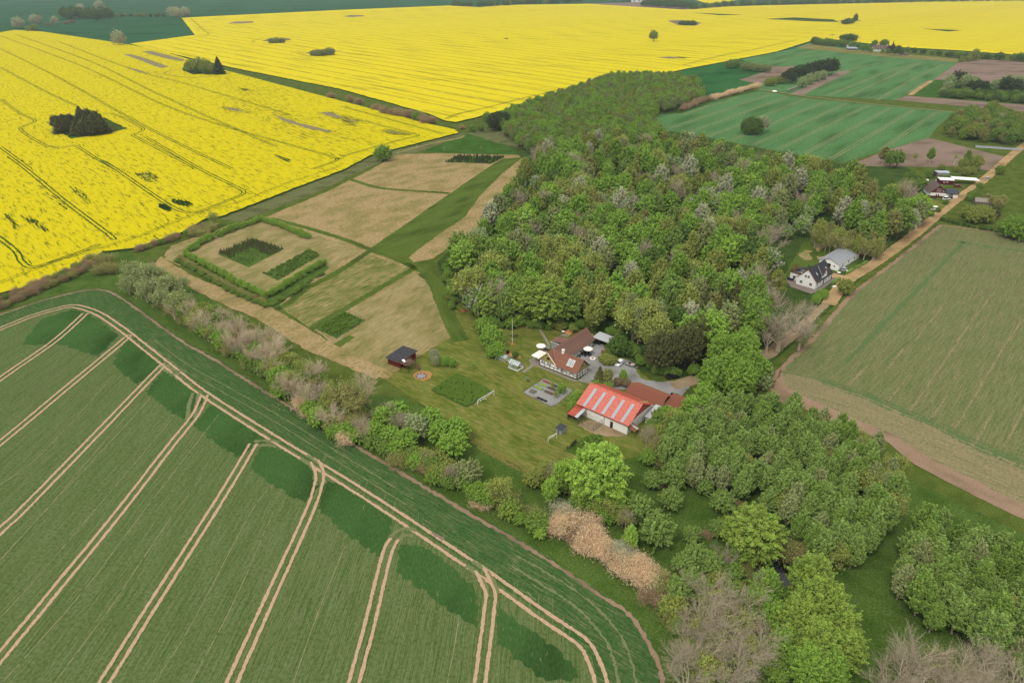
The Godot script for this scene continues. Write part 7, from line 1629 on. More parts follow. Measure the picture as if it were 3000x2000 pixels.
func parasol(label: String, at: Vector3) -> void:
	var o := thing("parasol", label, "parasol", at, 12.0, "white parasols")
	var mb := MB.new(); mb.tube(Vector3(0, 0, 0), Vector3(0, 2.7, 0), 0.035, 0.03, 6); part("pole", mb, M.grey_wood, o)
	mb = MB.new()
	for k in 8:
		var a := Vector3(cos(TAU * k / 8), 0, sin(TAU * k / 8)) * 1.65
		var b := Vector3(cos(TAU * (k + 1) / 8), 0, sin(TAU * (k + 1) / 8)) * 1.65
		mb.tri(Vector3(0, 2.7, 0), a + Vector3(0, 2.2, 0), b + Vector3(0, 2.2, 0))
		mb.quad(a + Vector3(0, 2.2, 0), b + Vector3(0, 2.2, 0), b + Vector3(0, 2.08, 0), a + Vector3(0, 2.08, 0))
	part("canopy", mb, M.canvas, o)
	for k in 8:
		mb = MB.new(); mb.tube(Vector3(0, 2.35, 0), Vector3(cos(TAU * k / 8) * 1.6, 2.19, sin(TAU * k / 8) * 1.6), 0.015, 0.012, 3); part("rib", mb, M.grey_wood, o)
	mb = MB.new(); mb.lathe(Vector3.ZERO, [[0.32, 0.0], [0.32, 0.08], [0.08, 0.14]], 10); part("base", mb, M.stone, o)


func chair(label: String, at: Vector3, turn: float, mat: Material, grp := "black garden chairs") -> void:
	var o := thing("garden_chair", label, "chair", at, turn, grp)
	var mb := MB.new(); mb.box(Vector3(0, 0.42, 0), Vector3(0.55, 0.08, 0.55)); part("seat", mb, mat, o)
	mb = MB.new(); mb.box(Vector3(0, 0.75, -0.27), Vector3(0.55, 0.6, 0.07)); part("backrest", mb, mat, o)
	for s in [-1, 1]:
		mb = MB.new(); mb.box(Vector3(s * 0.29, 0.62, 0.0), Vector3(0.06, 0.06, 0.5)); part("armrest", mb, mat, o)
		for t in [-1, 1]:
			mb = MB.new(); mb.tube(Vector3(s * 0.25, 0, t * 0.24), Vector3(s * 0.25, 0.4, t * 0.24), 0.03, 0.03, 4); part("leg", mb, mat, o)


func table(called: String, label: String, at: Vector3, turn: float, l: float, w: float, h: float, top: Material, legs: Material) -> Node3D:
	var o := thing(called, label, "table", at, turn)
	var n := int(l / 0.18)
	for k in n:
		var mb := MB.new(); mb.box(Vector3(-l * 0.5 + l * (k + 0.5) / n, h, 0), Vector3(l / n * 0.92, 0.05, w)); part("table_plank", mb, top, o)
	for s in [-1, 1]:
		for t in [-1, 1]:
			var mb := MB.new(); mb.box(Vector3(s * (l * 0.5 - 0.1), h * 0.5, t * (w * 0.5 - 0.08)), Vector3(0.07, h - 0.03, 0.07)); part("leg", mb, legs, o)
	return o


func goal(label: String, a: Vector3, turn: float, w: float, h: float, d: float) -> void:
	var o := thing("football_goal", label, "goal", a, turn)
	var mb := MB.new(); mb.tube(Vector3(0, h, 0), Vector3(w, h, 0), 0.07, 0.07, 6); part("crossbar", mb, M.white, o)
	for x in [0.0, w]:
		mb = MB.new(); mb.tube(Vector3(x, 0, 0), Vector3(x, h, 0), 0.07, 0.07, 6); part("goalpost", mb, M.white, o)
		mb = MB.new(); mb.tube(Vector3(x, h, 0), Vector3(x, 0.02, -d), 0.04, 0.04, 5); mb.tube(Vector3(x, 0.04, 0), Vector3(x, 0.04, -d), 0.04, 0.04, 5); part("side_frame", mb, M.steel, o)
	mb = MB.new(); mb.tube(Vector3(0, 0.04, -d), Vector3(w, 0.04, -d), 0.04, 0.04, 5)
	part("ground_bar", mb, M.steel, o)
	mb = MB.new()
	for k in int(w / 0.3) + 1:
		mb.tube(Vector3(k * 0.3, h, 0), Vector3(k * 0.3, 0.05, -d), 0.006, 0.006, 3)
	for k in 6:
		mb.tube(Vector3(0, h * k / 6.0, -d * (1.0 - k / 6.0)), Vector3(w, h * k / 6.0, -d * (1.0 - k / 6.0)), 0.006, 0.006, 3)
	part("net", mb, M.canvas, o)


func bed(label: String, at: Vector3, turn: float, l: float, w: float, fill: Material, edge: Material) -> void:
	var o := thing("raised_bed", label, "raised bed", at, turn, "raised beds of the kitchen garden")
	for s in [-1, 1]:
		var mb := MB.new(); mb.box(Vector3(0, 0.15, s * w * 0.5), Vector3(l + 0.1, 0.3, 0.1)); part("edge_board", mb, edge, o)
		mb = MB.new(); mb.box(Vector3(s * l * 0.5, 0.15, 0), Vector3(0.1, 0.3, w - 0.1)); part("edge_board", mb, edge, o)
	var mb := MB.new(); mb.box(Vector3(0, 0.12, 0), Vector3(l - 0.1, 0.24, w - 0.1))
	for k in 90:
		var g := rng.randf_range(0.6, 1.0)
		mb.col = Color(g, g, g)
		mb.leaf(Vector3(rng.randf_range(-0.46, 0.46) * l, 0.27, rng.randf_range(-0.42, 0.42) * w), Vector3(rng.randf_range(-1, 1), 0.8, rng.randf_range(-1, 1)).normalized(), 0.12, rng.randf() * TAU)
	part("planting", mb, fill, o)


func boulder(called: String, label: String, at: Vector3, r: float, mat: Material, grp := "", cat := "stone") -> void:
	var o := thing(called, label, cat, at, rng.randf() * 360.0, grp)
	var mb := MB.new()
	var pts := []
	for i in 5:
		var ring := []
		for k in 8:
			var y := sin(PI * (i / 4.0 - 0.35))
			var s := sqrt(maxf(0.02, 1.0 - y * y)) * rng.randf_range(0.75, 1.1)
			ring.append(Vector3(cos(TAU * k / 8) * s, maxf(y, -0.1) * 0.75 + 0.1, sin(TAU * k / 8) * s * 0.8) * r)
		pts.append(ring)
	for i in 4:
		for k in 8:
			mb.quad(pts[i][k], pts[i + 1][k], pts[i + 1][(k + 1) % 8], pts[i][(k + 1) % 8])
	part(called, mb, mat, o)


func fence(label: String, flat: Array, gap: float, h: float, mat: Material, wires: int) -> void:
	var line := smooth_line(flat, gap)
	var o := thing("fence", label, "fence", Vector3(line[0].x, 0.1, line[0].y))
	for k in line.size():
		var p := Vector3(line[k].x - line[0].x, 0, line[k].y - line[0].y)
		var mb := MB.new(); mb.tube(p, p + Vector3(0, h, 0), 0.06, 0.05, 5); part("post", mb, mat, o)
		if k > 0:
			var q := Vector3(line[k - 1].x - line[0].x, 0, line[k - 1].y - line[0].y)
			for w in wires:
				mb = MB.new(); mb.tube(p + Vector3(0, h * (w + 0.7) / wires, 0), q + Vector3(0, h * (w + 0.7) / wires, 0), 0.02, 0.02, 3); part("rail", mb, mat, o)


func build_small_things() -> void:
	var mb: MB
	# flagpole
	var o := thing("flagpole", "tall white flagpole on the garden lawn", "flagpole", Vector3(0.11, 0, -212.40))
	mb = MB.new(); mb.tube(Vector3(0, 0, 0), Vector3(0, 9.6, 0), 0.085, 0.05, 8); part("pole", mb, M.white, o)
	mb = MB.new(); mb.lathe(Vector3(0, 9.6, 0), [[0.05, 0.0], [0.11, 0.08], [0.0, 0.18]], 8); part("finial", mb, M.ochre, o)
	mb = MB.new(); mb.lathe(Vector3.ZERO, [[0.9, 0.0], [0.85, 0.1], [0.2, 0.16], [0.2, 0.4], [0.09, 0.45]], 14); part("foot_ring", mb, M.orange, o)
	parasol("white parasol on the terrace behind the cream pavilion", Vector3(9.80, 0, -207.23))
	parasol("white parasol over the black seating in the yard", Vector3(25.45, 0, -205.22))
	# cream pavilion against the front gable
	o = thing("pavilion", "cream canvas pavilion with raised centre vent against the house gable", "pavilion", Vector3(9.1, 0.1, -197.8), -39.0)
	mb = MB.new(); mb.slab(Vector3(-3.6, 2.35, -0.2), Vector3(-0.5, 2.35, -0.2), Vector3(-1.2, 2.8, -2.0), Vector3(-2.9, 2.8, -2.0), 0.04); mb.slab(Vector3(-3.6, 2.35, -4.6), Vector3(-0.5, 2.35, -4.6), Vector3(-1.2, 2.8, -2.8), Vector3(-2.9, 2.8, -2.8), 0.04)
	mb.slab(Vector3(-3.6, 2.35, -4.6), Vector3(-3.6, 2.35, -0.2), Vector3(-2.9, 2.8, -2.0), Vector3(-2.9, 2.8, -2.8), 0.04); mb.slab(Vector3(-0.5, 2.35, -4.6), Vector3(-0.5, 2.35, -0.2), Vector3(-1.2, 2.8, -2.0), Vector3(-1.2, 2.8, -2.8), 0.04)
	mb.span(Vector3(-3.62, 2.12, -0.2), Vector3(-0.48, 2.36, -0.17)); mb.span(Vector3(-3.62, 2.12, -4.63), Vector3(-3.59, 2.36, -0.17))
	part("canopy", mb, M.cream, o)
	mb = MB.new(); mb.slab(Vector3(-3.0, 2.84, -3.1), Vector3(-3.0, 2.84, -1.7), Vector3(-1.1, 2.84, -1.7), Vector3(-1.1, 2.84, -3.1), 0.12); part("vent_cap", mb, M.cream, o)
	for p in [[-3.5, -0.3], [-0.6, -0.3], [-3.5, -4.5], [-0.6, -4.5]]:
		mb = MB.new(); mb.tube(Vector3(p[0], 0, p[1]), Vector3(p[0], 2.35, p[1]), 0.04, 0.04, 5); part("post", mb, M.dark_wood, o)
	# the yard
	car("small white car parked in the gravel yard", "parked_car", Vector3(35.15, 0, -198.22), 232.0, M.paint_white, 3.7, 1.48)
	car("black car half hidden by trees at the end of the stable", "parked_car", Vector3(49.64, 0, -177.56), -24.0, M.paint_black, 4.4, 1.45)
	car("black car under the dark yews beside the drive", "parked_car", Vector3(50.91, 0, -189.88), 22.0, M.paint_black, 4.4, 1.5)
	o = thing("trailer", "grey trailer heaped with rubbish behind the white car", "trailer", Vector3(38.65, 0, -197.46), -38.0)
	mb = MB.new(); mb.span(Vector3(-1.6, 0.5, -0.8), Vector3(1.6, 0.6, 0.8)); part("floor", mb, M.steel, o)
	for s in [-1, 1]:
		mb = MB.new(); mb.box(Vector3(0, 0.8, s * 0.8), Vector3(3.2, 0.5, 0.05)); part("side_panel", mb, M.steel, o)
		mb = MB.new(); mb.box(Vector3(s * 1.6, 0.8, 0), Vector3(0.05, 0.5, 1.55)); part("end_panel", mb, M.steel, o)
		mb = MB.new(); mb.tube(Vector3(0, 0.3, s * 0.86), Vector3(0, 0.3, s * 1.02), 0.3, 0.3, 12); part("wheel", mb, M.rubber, o)
	mb = MB.new(); mb.tube(Vector3(1.6, 0.45, 0), Vector3(2.9, 0.4, 0), 0.05, 0.05, 5); part("drawbar", mb, M.steel, o)
	for k in 14:
		var hub: Vector3 = o.transform * Vector3(rng.randf_range(-1.3, 1.3), rng.randf_range(0.62, 1.0), rng.randf_range(-0.55, 0.55))
		boulder("rubbish_sack", "pale rubbish sack heaped on the grey trailer", hub, rng.randf_range(0.25, 0.45), [M.canvas, M.stone, M.brick, M.white, M.dark][k % 5], "rubbish heaped on the trailer", "sack")
	var yard: Vector3 = Vector3(24.61, 0, -204.62)
	table("garden_table", "low black garden table under the yard parasol", yard, -39.0, 1.5, 0.8, 0.55, M.black, M.black)
	for k in 6:
		var a: Array = [[-0.55, 1.0, 180], [0.55, 1.0, 180], [-0.55, -1.0, 0], [0.55, -1.0, 0], [1.3, 0.0, -90], [-1.3, 0.0, 90]][k]
		chair("black cushioned chair, number %s round the low table in the yard" % ["one", "two", "three", "four", "five", "six"][k], yard + Vector3(a[0], 0, a[1]).rotated(Vector3.UP, deg_to_rad(-39.0)), a[2] - 39.0, M.black)
	chair("small blue chair left of the black seating group", Vector3(22.63, 0, -203.04), 20.0, M.blue, "blue chairs")
	chair("small blue chair right of the black seating group", Vector3(26.27, 0, -204.22), 200.0, M.blue, "blue chairs")
	o = thing("fire_bowl", "round white-rimmed fire bowl on the gravel", "fire pit", Vector3(26.84, 0, -202.14))
	mb = MB.new(); mb.lathe(Vector3.ZERO, [[0.95, 0.0], [0.95, 0.22], [0.5, 0.22], [0.45, 0.05], [0.0, 0.05]], 16); part("rim", mb, M.canvas, o)
	mb = MB.new(); mb.lathe(Vector3(0, 0.1, 0), [[0.0, 0.0], [0.44, 0.0], [0.46, 0.2], [0.38, 0.2], [0.3, 0.05], [0.0, 0.05]], 12); part("bowl", mb, M.rust, o)
	o = thing("grill_chest", "dark covered grill chest against the courtyard wall", "grill", Vector3(21.99, 0, -205.22), -39.0)
	mb = MB.new(); mb.prism([Vector2(-0.8, 0.1), Vector2(-0.8, 0.8), Vector2(-0.6, 1.05), Vector2(0.6, 1.05), Vector2(0.8, 0.8), Vector2(0.8, 0.1)], -0.35, 0.35); part("cover", mb, M.dark, o)
	mb = MB.new(); mb.box(Vector3(0, 0.06, 0), Vector3(1.5, 0.12, 0.6)); part("base", mb, M.black, o)
	for k in 5:
		boulder("firewood_heap", "pinkish heap of firewood and stones at the yard's edge", Vector3(30.22, 0, -206.83) + Vector3(rng.randf_range(-0.8, 0.8), 0, rng.randf_range(-0.8, 0.8)), 0.5, M.brick, "heap at the yard's edge", "heap")
	table("garden_bench", "dark bench on the terrace behind the house", Vector3(11.80, 0, -208.05), -39.0, 1.8, 0.6, 0.45, M.dark, M.dark)
	o = thing("hot_tub", "small white tub lid on the rear terrace", "tub", Vector3(18.20, 0, -220.96), 0.0)
	mb = MB.new(); mb.lathe(Vector3.ZERO, [[0.55, 0.0], [0.6, 0.5], [0.6, 0.6], [0.0, 0.66]], 12); part("lid", mb, M.white, o)
	mb = MB.new(); mb.lathe(Vector3.ZERO, [[0.62, 0.0], [0.62, 0.5]], 12); part("barrel", mb, M.dark_wood, o)
	o = thing("tree_stump_planter", "dark rust planter on the bark chip bed", "planter", Vector3(-1.45, 0, -205.62), 0.0)
	mb = MB.new(); mb.lathe(Vector3.ZERO, [[0.5, 0.0], [0.45, 0.9], [0.6, 1.2], [0.4, 1.2], [0.0, 0.9]], 9); part("pot", mb, M.falu_dark, o)
	mb = MB.new(); mb.lathe(Vector3.ZERO, [[0.55, 0.0], [0.55, 0.06], [0.0, 0.06]], 9); part("foot", mb, M.dark, o)
	o = thing("cold_frame", "low white cold frame between the two greenhouses", "cold frame", Vector3(-1.01, 0, -200.89), -39.0)
	mb = MB.new()
	for s in [-1, 1]:
		mb.box(Vector3(0, 0.25, s * 0.6), Vector3(1.5, 0.5, 0.08)); mb.box(Vector3(s * 0.75, 0.25, 0), Vector3(0.08, 0.5, 1.12))
	part("frame", mb, M.white, o)
	mb = MB.new(); mb.box(Vector3(0, 0.2, 0), Vector3(1.4, 0.4, 1.1)); part("soil", mb, M.mid, o)
	o = thing("garden_swing", "white and blue garden seat at the lawn's far corner", "seat", Vector3(-1.11, 0, -227.28), 20.0)
	mb = MB.new(); mb.slab(Vector3(-0.8, 1.9, 0.4), Vector3(0.8, 1.9, 0.4), Vector3(0.8, 2.0, -0.6), Vector3(-0.8, 2.0, -0.6), 0.05); part("canopy", mb, M.white, o)
	mb = MB.new(); mb.box(Vector3(0, 0.5, 0), Vector3(1.4, 0.1, 0.5)); mb.box(Vector3(0, 0.8, -0.3), Vector3(1.4, 0.6, 0.08)); part("seat", mb, M.blue, o)
	for s in [-1, 1]:
		mb = MB.new(); mb.tube(Vector3(s * 0.85, 0, 0.5), Vector3(s * 0.8, 1.95, -0.1), 0.04, 0.04, 4); mb.tube(Vector3(s * 0.85, 0, -0.7), Vector3(s * 0.8, 1.95, -0.1), 0.04, 0.04, 4); part("side_frame", mb, M.steel, o)
	boulder("garden_statue", "small white stone figure at the shrubbery's edge", Vector3(6.50, 0, -226.82), 0.5, M.white, "", "statue")
	boulder("garden_stone", "flat pale stone on the lawn by the red barn", Vector3(21.33, 0, -185.77), 0.5, M.stone)
	# kitchen garden
	var kg: Array = [["brick-edged reddish raised bed nearest the farmhouse", Vector3(11.02, 0, -186.98), M.brick, M.brick], ["grassy raised bed in the upper left of the kitchen garden", Vector3(9.63, 0, -185.32), M.grass, M.grey_wood], ["grassy raised bed at the lower left of the kitchen garden", Vector3(8.22, 0, -183.56), M.grass, M.grey_wood], ["brown bare raised bed at the upper right of the kitchen garden", Vector3(13.59, 0, -184.91), M.bark, M.grey_wood], ["brown bare raised bed in the middle right of the kitchen garden", Vector3(12.40, 0, -182.95), M.bark, M.grey_wood], ["brown bare raised bed at the lower right of the kitchen garden", Vector3(11.24, 0, -180.95), M.bark, M.grey_wood]]
	for b in kg:
		bed(b[0], b[1], -39.0, 3.2, 1.1, b[2], b[3])
	fence("low grey timber fence round the gravel kitchen garden", [18.7, -182.2, 13.3, -174.2, 11.2, -173.5, 7.5, -177, 3.4, -181.1, 6.6, -185.3, 10.2, -189.4], 1.5, 0.7, M.grey_wood, 2)
	table("picnic_table", "weathered grey picnic table in the kitchen garden", Vector3(6.45, 0, -181.38), -39.0, 1.8, 0.8, 0.72, M.grey_wood, M.grey_wood)
	for s in [-1, 1]:
		table("picnic_bench", "grey bench on the %s side of the picnic table" % ("far" if s < 0 else "near"), Vector3(6.45, 0, -181.38) + Vector3(0, 0, s * 0.75).rotated(Vector3.UP, deg_to_rad(-39.0)), -39.0, 1.8, 0.3, 0.42, M.grey_wood, M.grey_wood)
	for k in 3:
		o = thing("planter_box", ["black planter box at the left of the kitchen garden's lower edge", "black planter box in the middle of the kitchen garden's lower edge", "black planter box at the right of the kitchen garden's lower edge"][k], "planter", Vector3(8.02, 0, -177.79) + Vector3(1.0, 0, 0.8) * k, -39.0, "black planter boxes")
		mb = MB.new(); mb.span(Vector3(-0.5, 0, -0.3), Vector3(0.5, 0.5, 0.3)); part("box", mb, M.black, o)
		mb = MB.new(); mb.span(Vector3(-0.44, 0.5, -0.24), Vector3(0.44, 0.53, 0.24)); part("soil", mb, M.dark, o)
	# lawn
	o = thing("bonfire_site", "round heap of pale ash ringed with scorched stones", "bonfire site", Vector3(-28.91, 0, -190.86))
	mb = MB.new(); mb.lathe(Vector3.ZERO, [[1.6, 0.02], [1.4, 0.14], [0.9, 0.28], [0.4, 0.32], [0.0, 0.3]], 18); part("ash_heap", mb, M.ash, o)
	for k in 18:
		var a := TAU * k / 18.0
		mb = MB.new(); mb.box(Vector3(cos(a) * 1.65, 0.12, sin(a) * 1.65), Vector3(0.4, 0.26, 0.34), Basis(Vector3.UP, a)); part("stone", mb, M.dark if k % 2 else M.stone, o)
	goal("wide white football goal at the edge of the unmown square", Vector3(-10.20, 0, -174.00), 49.0, 7.2, 1.9, 1.1)
	goal("small white football goal near the young thujas", Vector3(9.89, 0, -155.54), 40.0, 3.2, 1.8, 0.9)
	var bi := 0
	for p in [Vector3(-10.78, 0, -175.00), Vector3(-9.40, 0, -176.45), Vector3(-8.64, 0, -177.25), Vector3(-8.39, 0, -177.73), Vector3(-7.81, 0, -177.41)]:
		o = thing("football", "white football in front of the wide goal, %s from the left" % ["first", "second", "third", "fourth", "fifth"][bi], "ball", p, 0.0, "footballs by the wide goal")
		mb = MB.new(); mb.lathe(Vector3.ZERO, [[0.0, 0.0], [0.1, 0.03], [0.15, 0.14], [0.1, 0.25], [0.0, 0.29]], 8); part("leather", mb, M.white, o)
		bi += 1
	fence("wooden post fence round the lower nursery bed", [-54.2, -230.2, -61.5, -216.3, -70.8, -223.9, -63.8, -238.3, -54.2, -230.2], 4.0, 1.2, M.grey_wood, 2)
	fence("line of thin posts along the ditch by the lone round tree", [-102.3, -463.3, -93.4, -473.1, -83.3, -477.2], 8.0, 1.4, M.grey_wood, 1)
	boulder("earth_heap", "small heap of bare reddish earth by the wood's edge", Vector3(-18.13, 0, -237.95), 1.3, M.brick, "", "heap")
	o = thing("beehive", "pair of dark boxes on the hedge bottom", "box", Vector3(-37.87, 0, -156.20), 30.0)
	mb = MB.new(); mb.span(Vector3(-0.6, 0, -0.4), Vector3(0.6, 0.6, 0.4)); part("box", mb, M.brick, o)
	mb = MB.new(); mb.span(Vector3(-0.65, 0.6, -0.45), Vector3(0.65, 0.68, 0.45)); part("lid", mb, M.stone, o)
	for k in 26:
		boulder("field_stone", "pale field stone in the heap at the hedge bottom", Vector3(-67.74, 0, -177.76) + Vector3(rng.randf_range(-2.0, 9.0), 0, 0) + Vector3(0.0, 0, 1.0) * rng.randf_range(-1.0, 7.0), rng.randf_range(0.15, 0.4), M.stone, "field stones at the hedge bottom")
	# round the white house
	o = thing("spa_tub", "black square spa tub on the white house's terrace", "tub", Vector3(116.09, 0, -268.36), 44.0)
	mb = MB.new(); mb.span(Vector3(-1.2, 0, -1.2), Vector3(1.2, 0.7, 1.2)); part("skirt", mb, M.black, o)
	for s in [-1, 1]:
		mb = MB.new(); mb.box(Vector3(s * 1.1, 0.85, 0), Vector3(0.3, 0.3, 2.4)); mb.box(Vector3(0, 0.85, s * 1.1), Vector3(1.9, 0.3, 0.3)); part("rim", mb, M.dark, o)
	mb = MB.new(); mb.span(Vector3(-0.9, 0.7, -0.9), Vector3(0.9, 0.75, 0.9)); part("water", mb, M.pane, o)
	car("silver car parked by the white outbuilding's corner", "parked_car", Vector3(142.71, 0, -278.99), 50.0, M.paint_silver, 4.2, 1.5)
	for p in [[Vector3(139.18, 0, -276.09), "pale wooden pallet by the outbuilding's gable"], [Vector3(143.70, 0, -278.02), "white board lying beside the silver car"], [Vector3(131.19, 0, -261.42), "white boards lying beside the clipped hedge"]]:
		o = thing("pallet", p[1], "boards", p[0], 30.0)
		for k in 5:
			mb = MB.new(); mb.box(Vector3(0, 0.2, -0.5 + 0.25 * k), Vector3(1.6, 0.05, 0.2)); part("board", mb, M.canvas, o)
	for h in [[Vector3(133.80, 0, -266.09), 7.5, 1.3, "clipped box hedge in front of the white house"], [Vector3(143.73, 0, -276.33), 6.5, 1.2, "clipped hedge beside the road past the drive"], [Vector3(150.08, 0, -282.19), 4.5, 1.1, "short clipped hedge before the outbuilding"], [Vector3(154.40, 0, -285.96), 5.0, 1.1, "last clipped hedge along the outbuilding's verge"]]:
		o = thing("clipped_hedge", h[3], "hedge", h[0], 44.6, "clipped hedges by the white house")
		mb = MB.new()
		for k in 700:
			var q := Vector3(rng.randf_range(-0.5, 0.5) * h[1], rng.randf_range(0.05, 1.0) * h[2], rng.randf_range(-0.6, 0.6))
			var g := rng.randf_range(0.6, 1.0)
			mb.col = Color(g, g, g)
			mb.leaf(q, rnd3(rng).normalized(), 0.16, rng.randf() * TAU)
		part("foliage", mb, M.mid, o)
		mb = MB.new(); mb.box(Vector3(0, h[2] * 0.45, 0), Vector3(h[1] * 0.96, h[2] * 0.85, 0.9)); part("core", mb, M.deep, o)
	# round the red house
	car("dark red car under the long white carport roof", "parked_car", Vector3(263.16, 0, -406.68), -12.0, M.paint_red, 4.3, 1.5)
	o = thing("caravan", "white caravan parked on the lawn below the red house", "caravan", Vector3(224.93, 0, -362.45), -14.0)
	mb = MB.new(); mb.prism([Vector2(-2.2, 0.5), Vector2(-2.4, 1.2), Vector2(-2.0, 2.3), Vector2(1.9, 2.3), Vector2(2.3, 1.4), Vector2(2.1, 0.5)], -1.0, 1.0); part("body", mb, M.white, o)
	mb = MB.new(); mb.span(Vector3(-1.6, 1.3, 0.98), Vector3(-0.2, 1.8, 1.03)); part("window", mb, M.pane, o)
	for s in [-1, 1]:
		mb = MB.new(); mb.tube(Vector3(0, 0.32, s * 0.8), Vector3(0, 0.32, s * 1.02), 0.32, 0.32, 12); part("wheel", mb, M.rubber, o)
	car("white van by the corner of the solar-panelled extension", "parked_van", Vector3(242.86, 0, -381.81), 24.0, M.paint_white, 4.6, 1.9)
	car("small pale car standing on the road verge beyond the carport", "parked_car", Vector3(291.22, 0, -424.38), 42.0, M.paint_silver, 3.8, 1.5)
	o = thing("water_butt", "blue barrel at the corner of the solar-panelled extension", "barrel", Vector3(246.22, 0, -383.05))
	mb = MB.new(); mb.lathe(Vector3.ZERO, [[0.5, 0.0], [0.58, 0.6], [0.5, 1.2], [0.0, 1.25]], 12); part("drum", mb, M.blue, o)
	mb = MB.new(); mb.lathe(Vector3(0, 1.22, 0), [[0.5, 0.0], [0.5, 0.06], [0.0, 0.08]], 12); part("lid", mb, M.dark, o)
	for p in [[Vector3(243.46, 0, -385.14), "white freezer box in front of the extension", M.white], [Vector3(252.89, 0, -421.42), "white crate in the scrap heap left of the red house", M.white], [Vector3(254.00, 0, -418.01), "pale crate in the scrap heap nearest the red house", M.stone], [Vector3(232.11, 0, -394.12), "grey tarpaulin heap at the garden's edge", M.stone], [Vector3(229.03, 0, -363.58), "orange box by the roadside bushes", M.orange]]:
		boulder("scrap_heap", p[1], p[0], 1.1, p[2], "", "heap")
	o = thing("glass_frame", "pale flat glasshouse roof behind the dark garden trees", "greenhouse", Vector3(268.59, 0, -434.51), -8.0)
	mb = MB.new(); mb.slab(Vector3(-4, 1.6, 1.6), Vector3(4, 1.6, 1.6), Vector3(4, 2.2, -1.6), Vector3(-4, 2.2, -1.6), 0.1); part("roof", mb, M.skylight, o)
	mb = MB.new(); mb.span(Vector3(-3.8, 0, -1.4), Vector3(3.8, 1.6, 1.4)); part("wall", mb, M.steel, o)
	# beyond
	o = thing("wrapped_bales", "row of white wrapped bales along the brown field strip", "bales", Vector3(287.42, 0, -765.60), 52.0)
	for k in 16:
		mb = MB.new(); mb.tube(Vector3(1.9 * k, 0.9, -0.7), Vector3(1.9 * k, 0.9, 0.7), 0.9, 0.9, 10); part("bale", mb, M.stone, o)
	o = thing("white_tarpaulin", "white tarpaulin heap beside the farm track", "tarpaulin", Vector3(273.18, 0, -763.69), 0.0)
	mb = MB.new(); mb.lathe(Vector3.ZERO, [[2.6, 0.0], [2.1, 0.7], [1.2, 1.0], [0.0, 1.1]], 9); part("cover", mb, M.canvas, o)
	mb = MB.new(); mb.lathe(Vector3.ZERO, [[2.75, 0.0], [2.65, 0.2]], 9); part("edge_weights", mb, M.dark, o)
	o = thing("polytunnel", "low flattened silver polytunnel beside the far copse and road", "tunnel", Vector3(334.45, 0, -511.80), -20.0)
	for k in 10:
		mb = MB.new()
		for j in 6:
			var a := PI * j / 6.0
			var b := PI * (j + 1) / 6.0
			mb.quad(Vector3(2.9 * k, sin(a) * 1.1, cos(a) * 2.2), Vector3(2.9 * k + 2.8, sin(a) * 1.1, cos(a) * 2.2), Vector3(2.9 * k + 2.8, sin(b) * 1.1, cos(b) * 2.2), Vector3(2.9 * k, sin(b) * 1.1, cos(b) * 2.2))
		part("cover_sheet", mb, M.zinc, o)
	o = thing("lattice_mast", "thin pale leaning pole at the edge of the ploughed plot", "pole", Vector3(288.60, 0, -457.59))
	mb = MB.new(); mb.tube(Vector3.ZERO, Vector3(1.5, 7.0, 0.5), 0.1, 0.05, 6); part("pole", mb, M.canvas, o)
	mb = MB.new(); mb.box(Vector3(0, 0.15, 0), Vector3(0.5, 0.3, 0.5)); part("footing", mb, M.stone, o)


# ---------- which tree is which ----------
const ORDER := ["first", "second", "third", "fourth", "fifth", "sixth", "seventh", "eighth", "ninth", "tenth"]

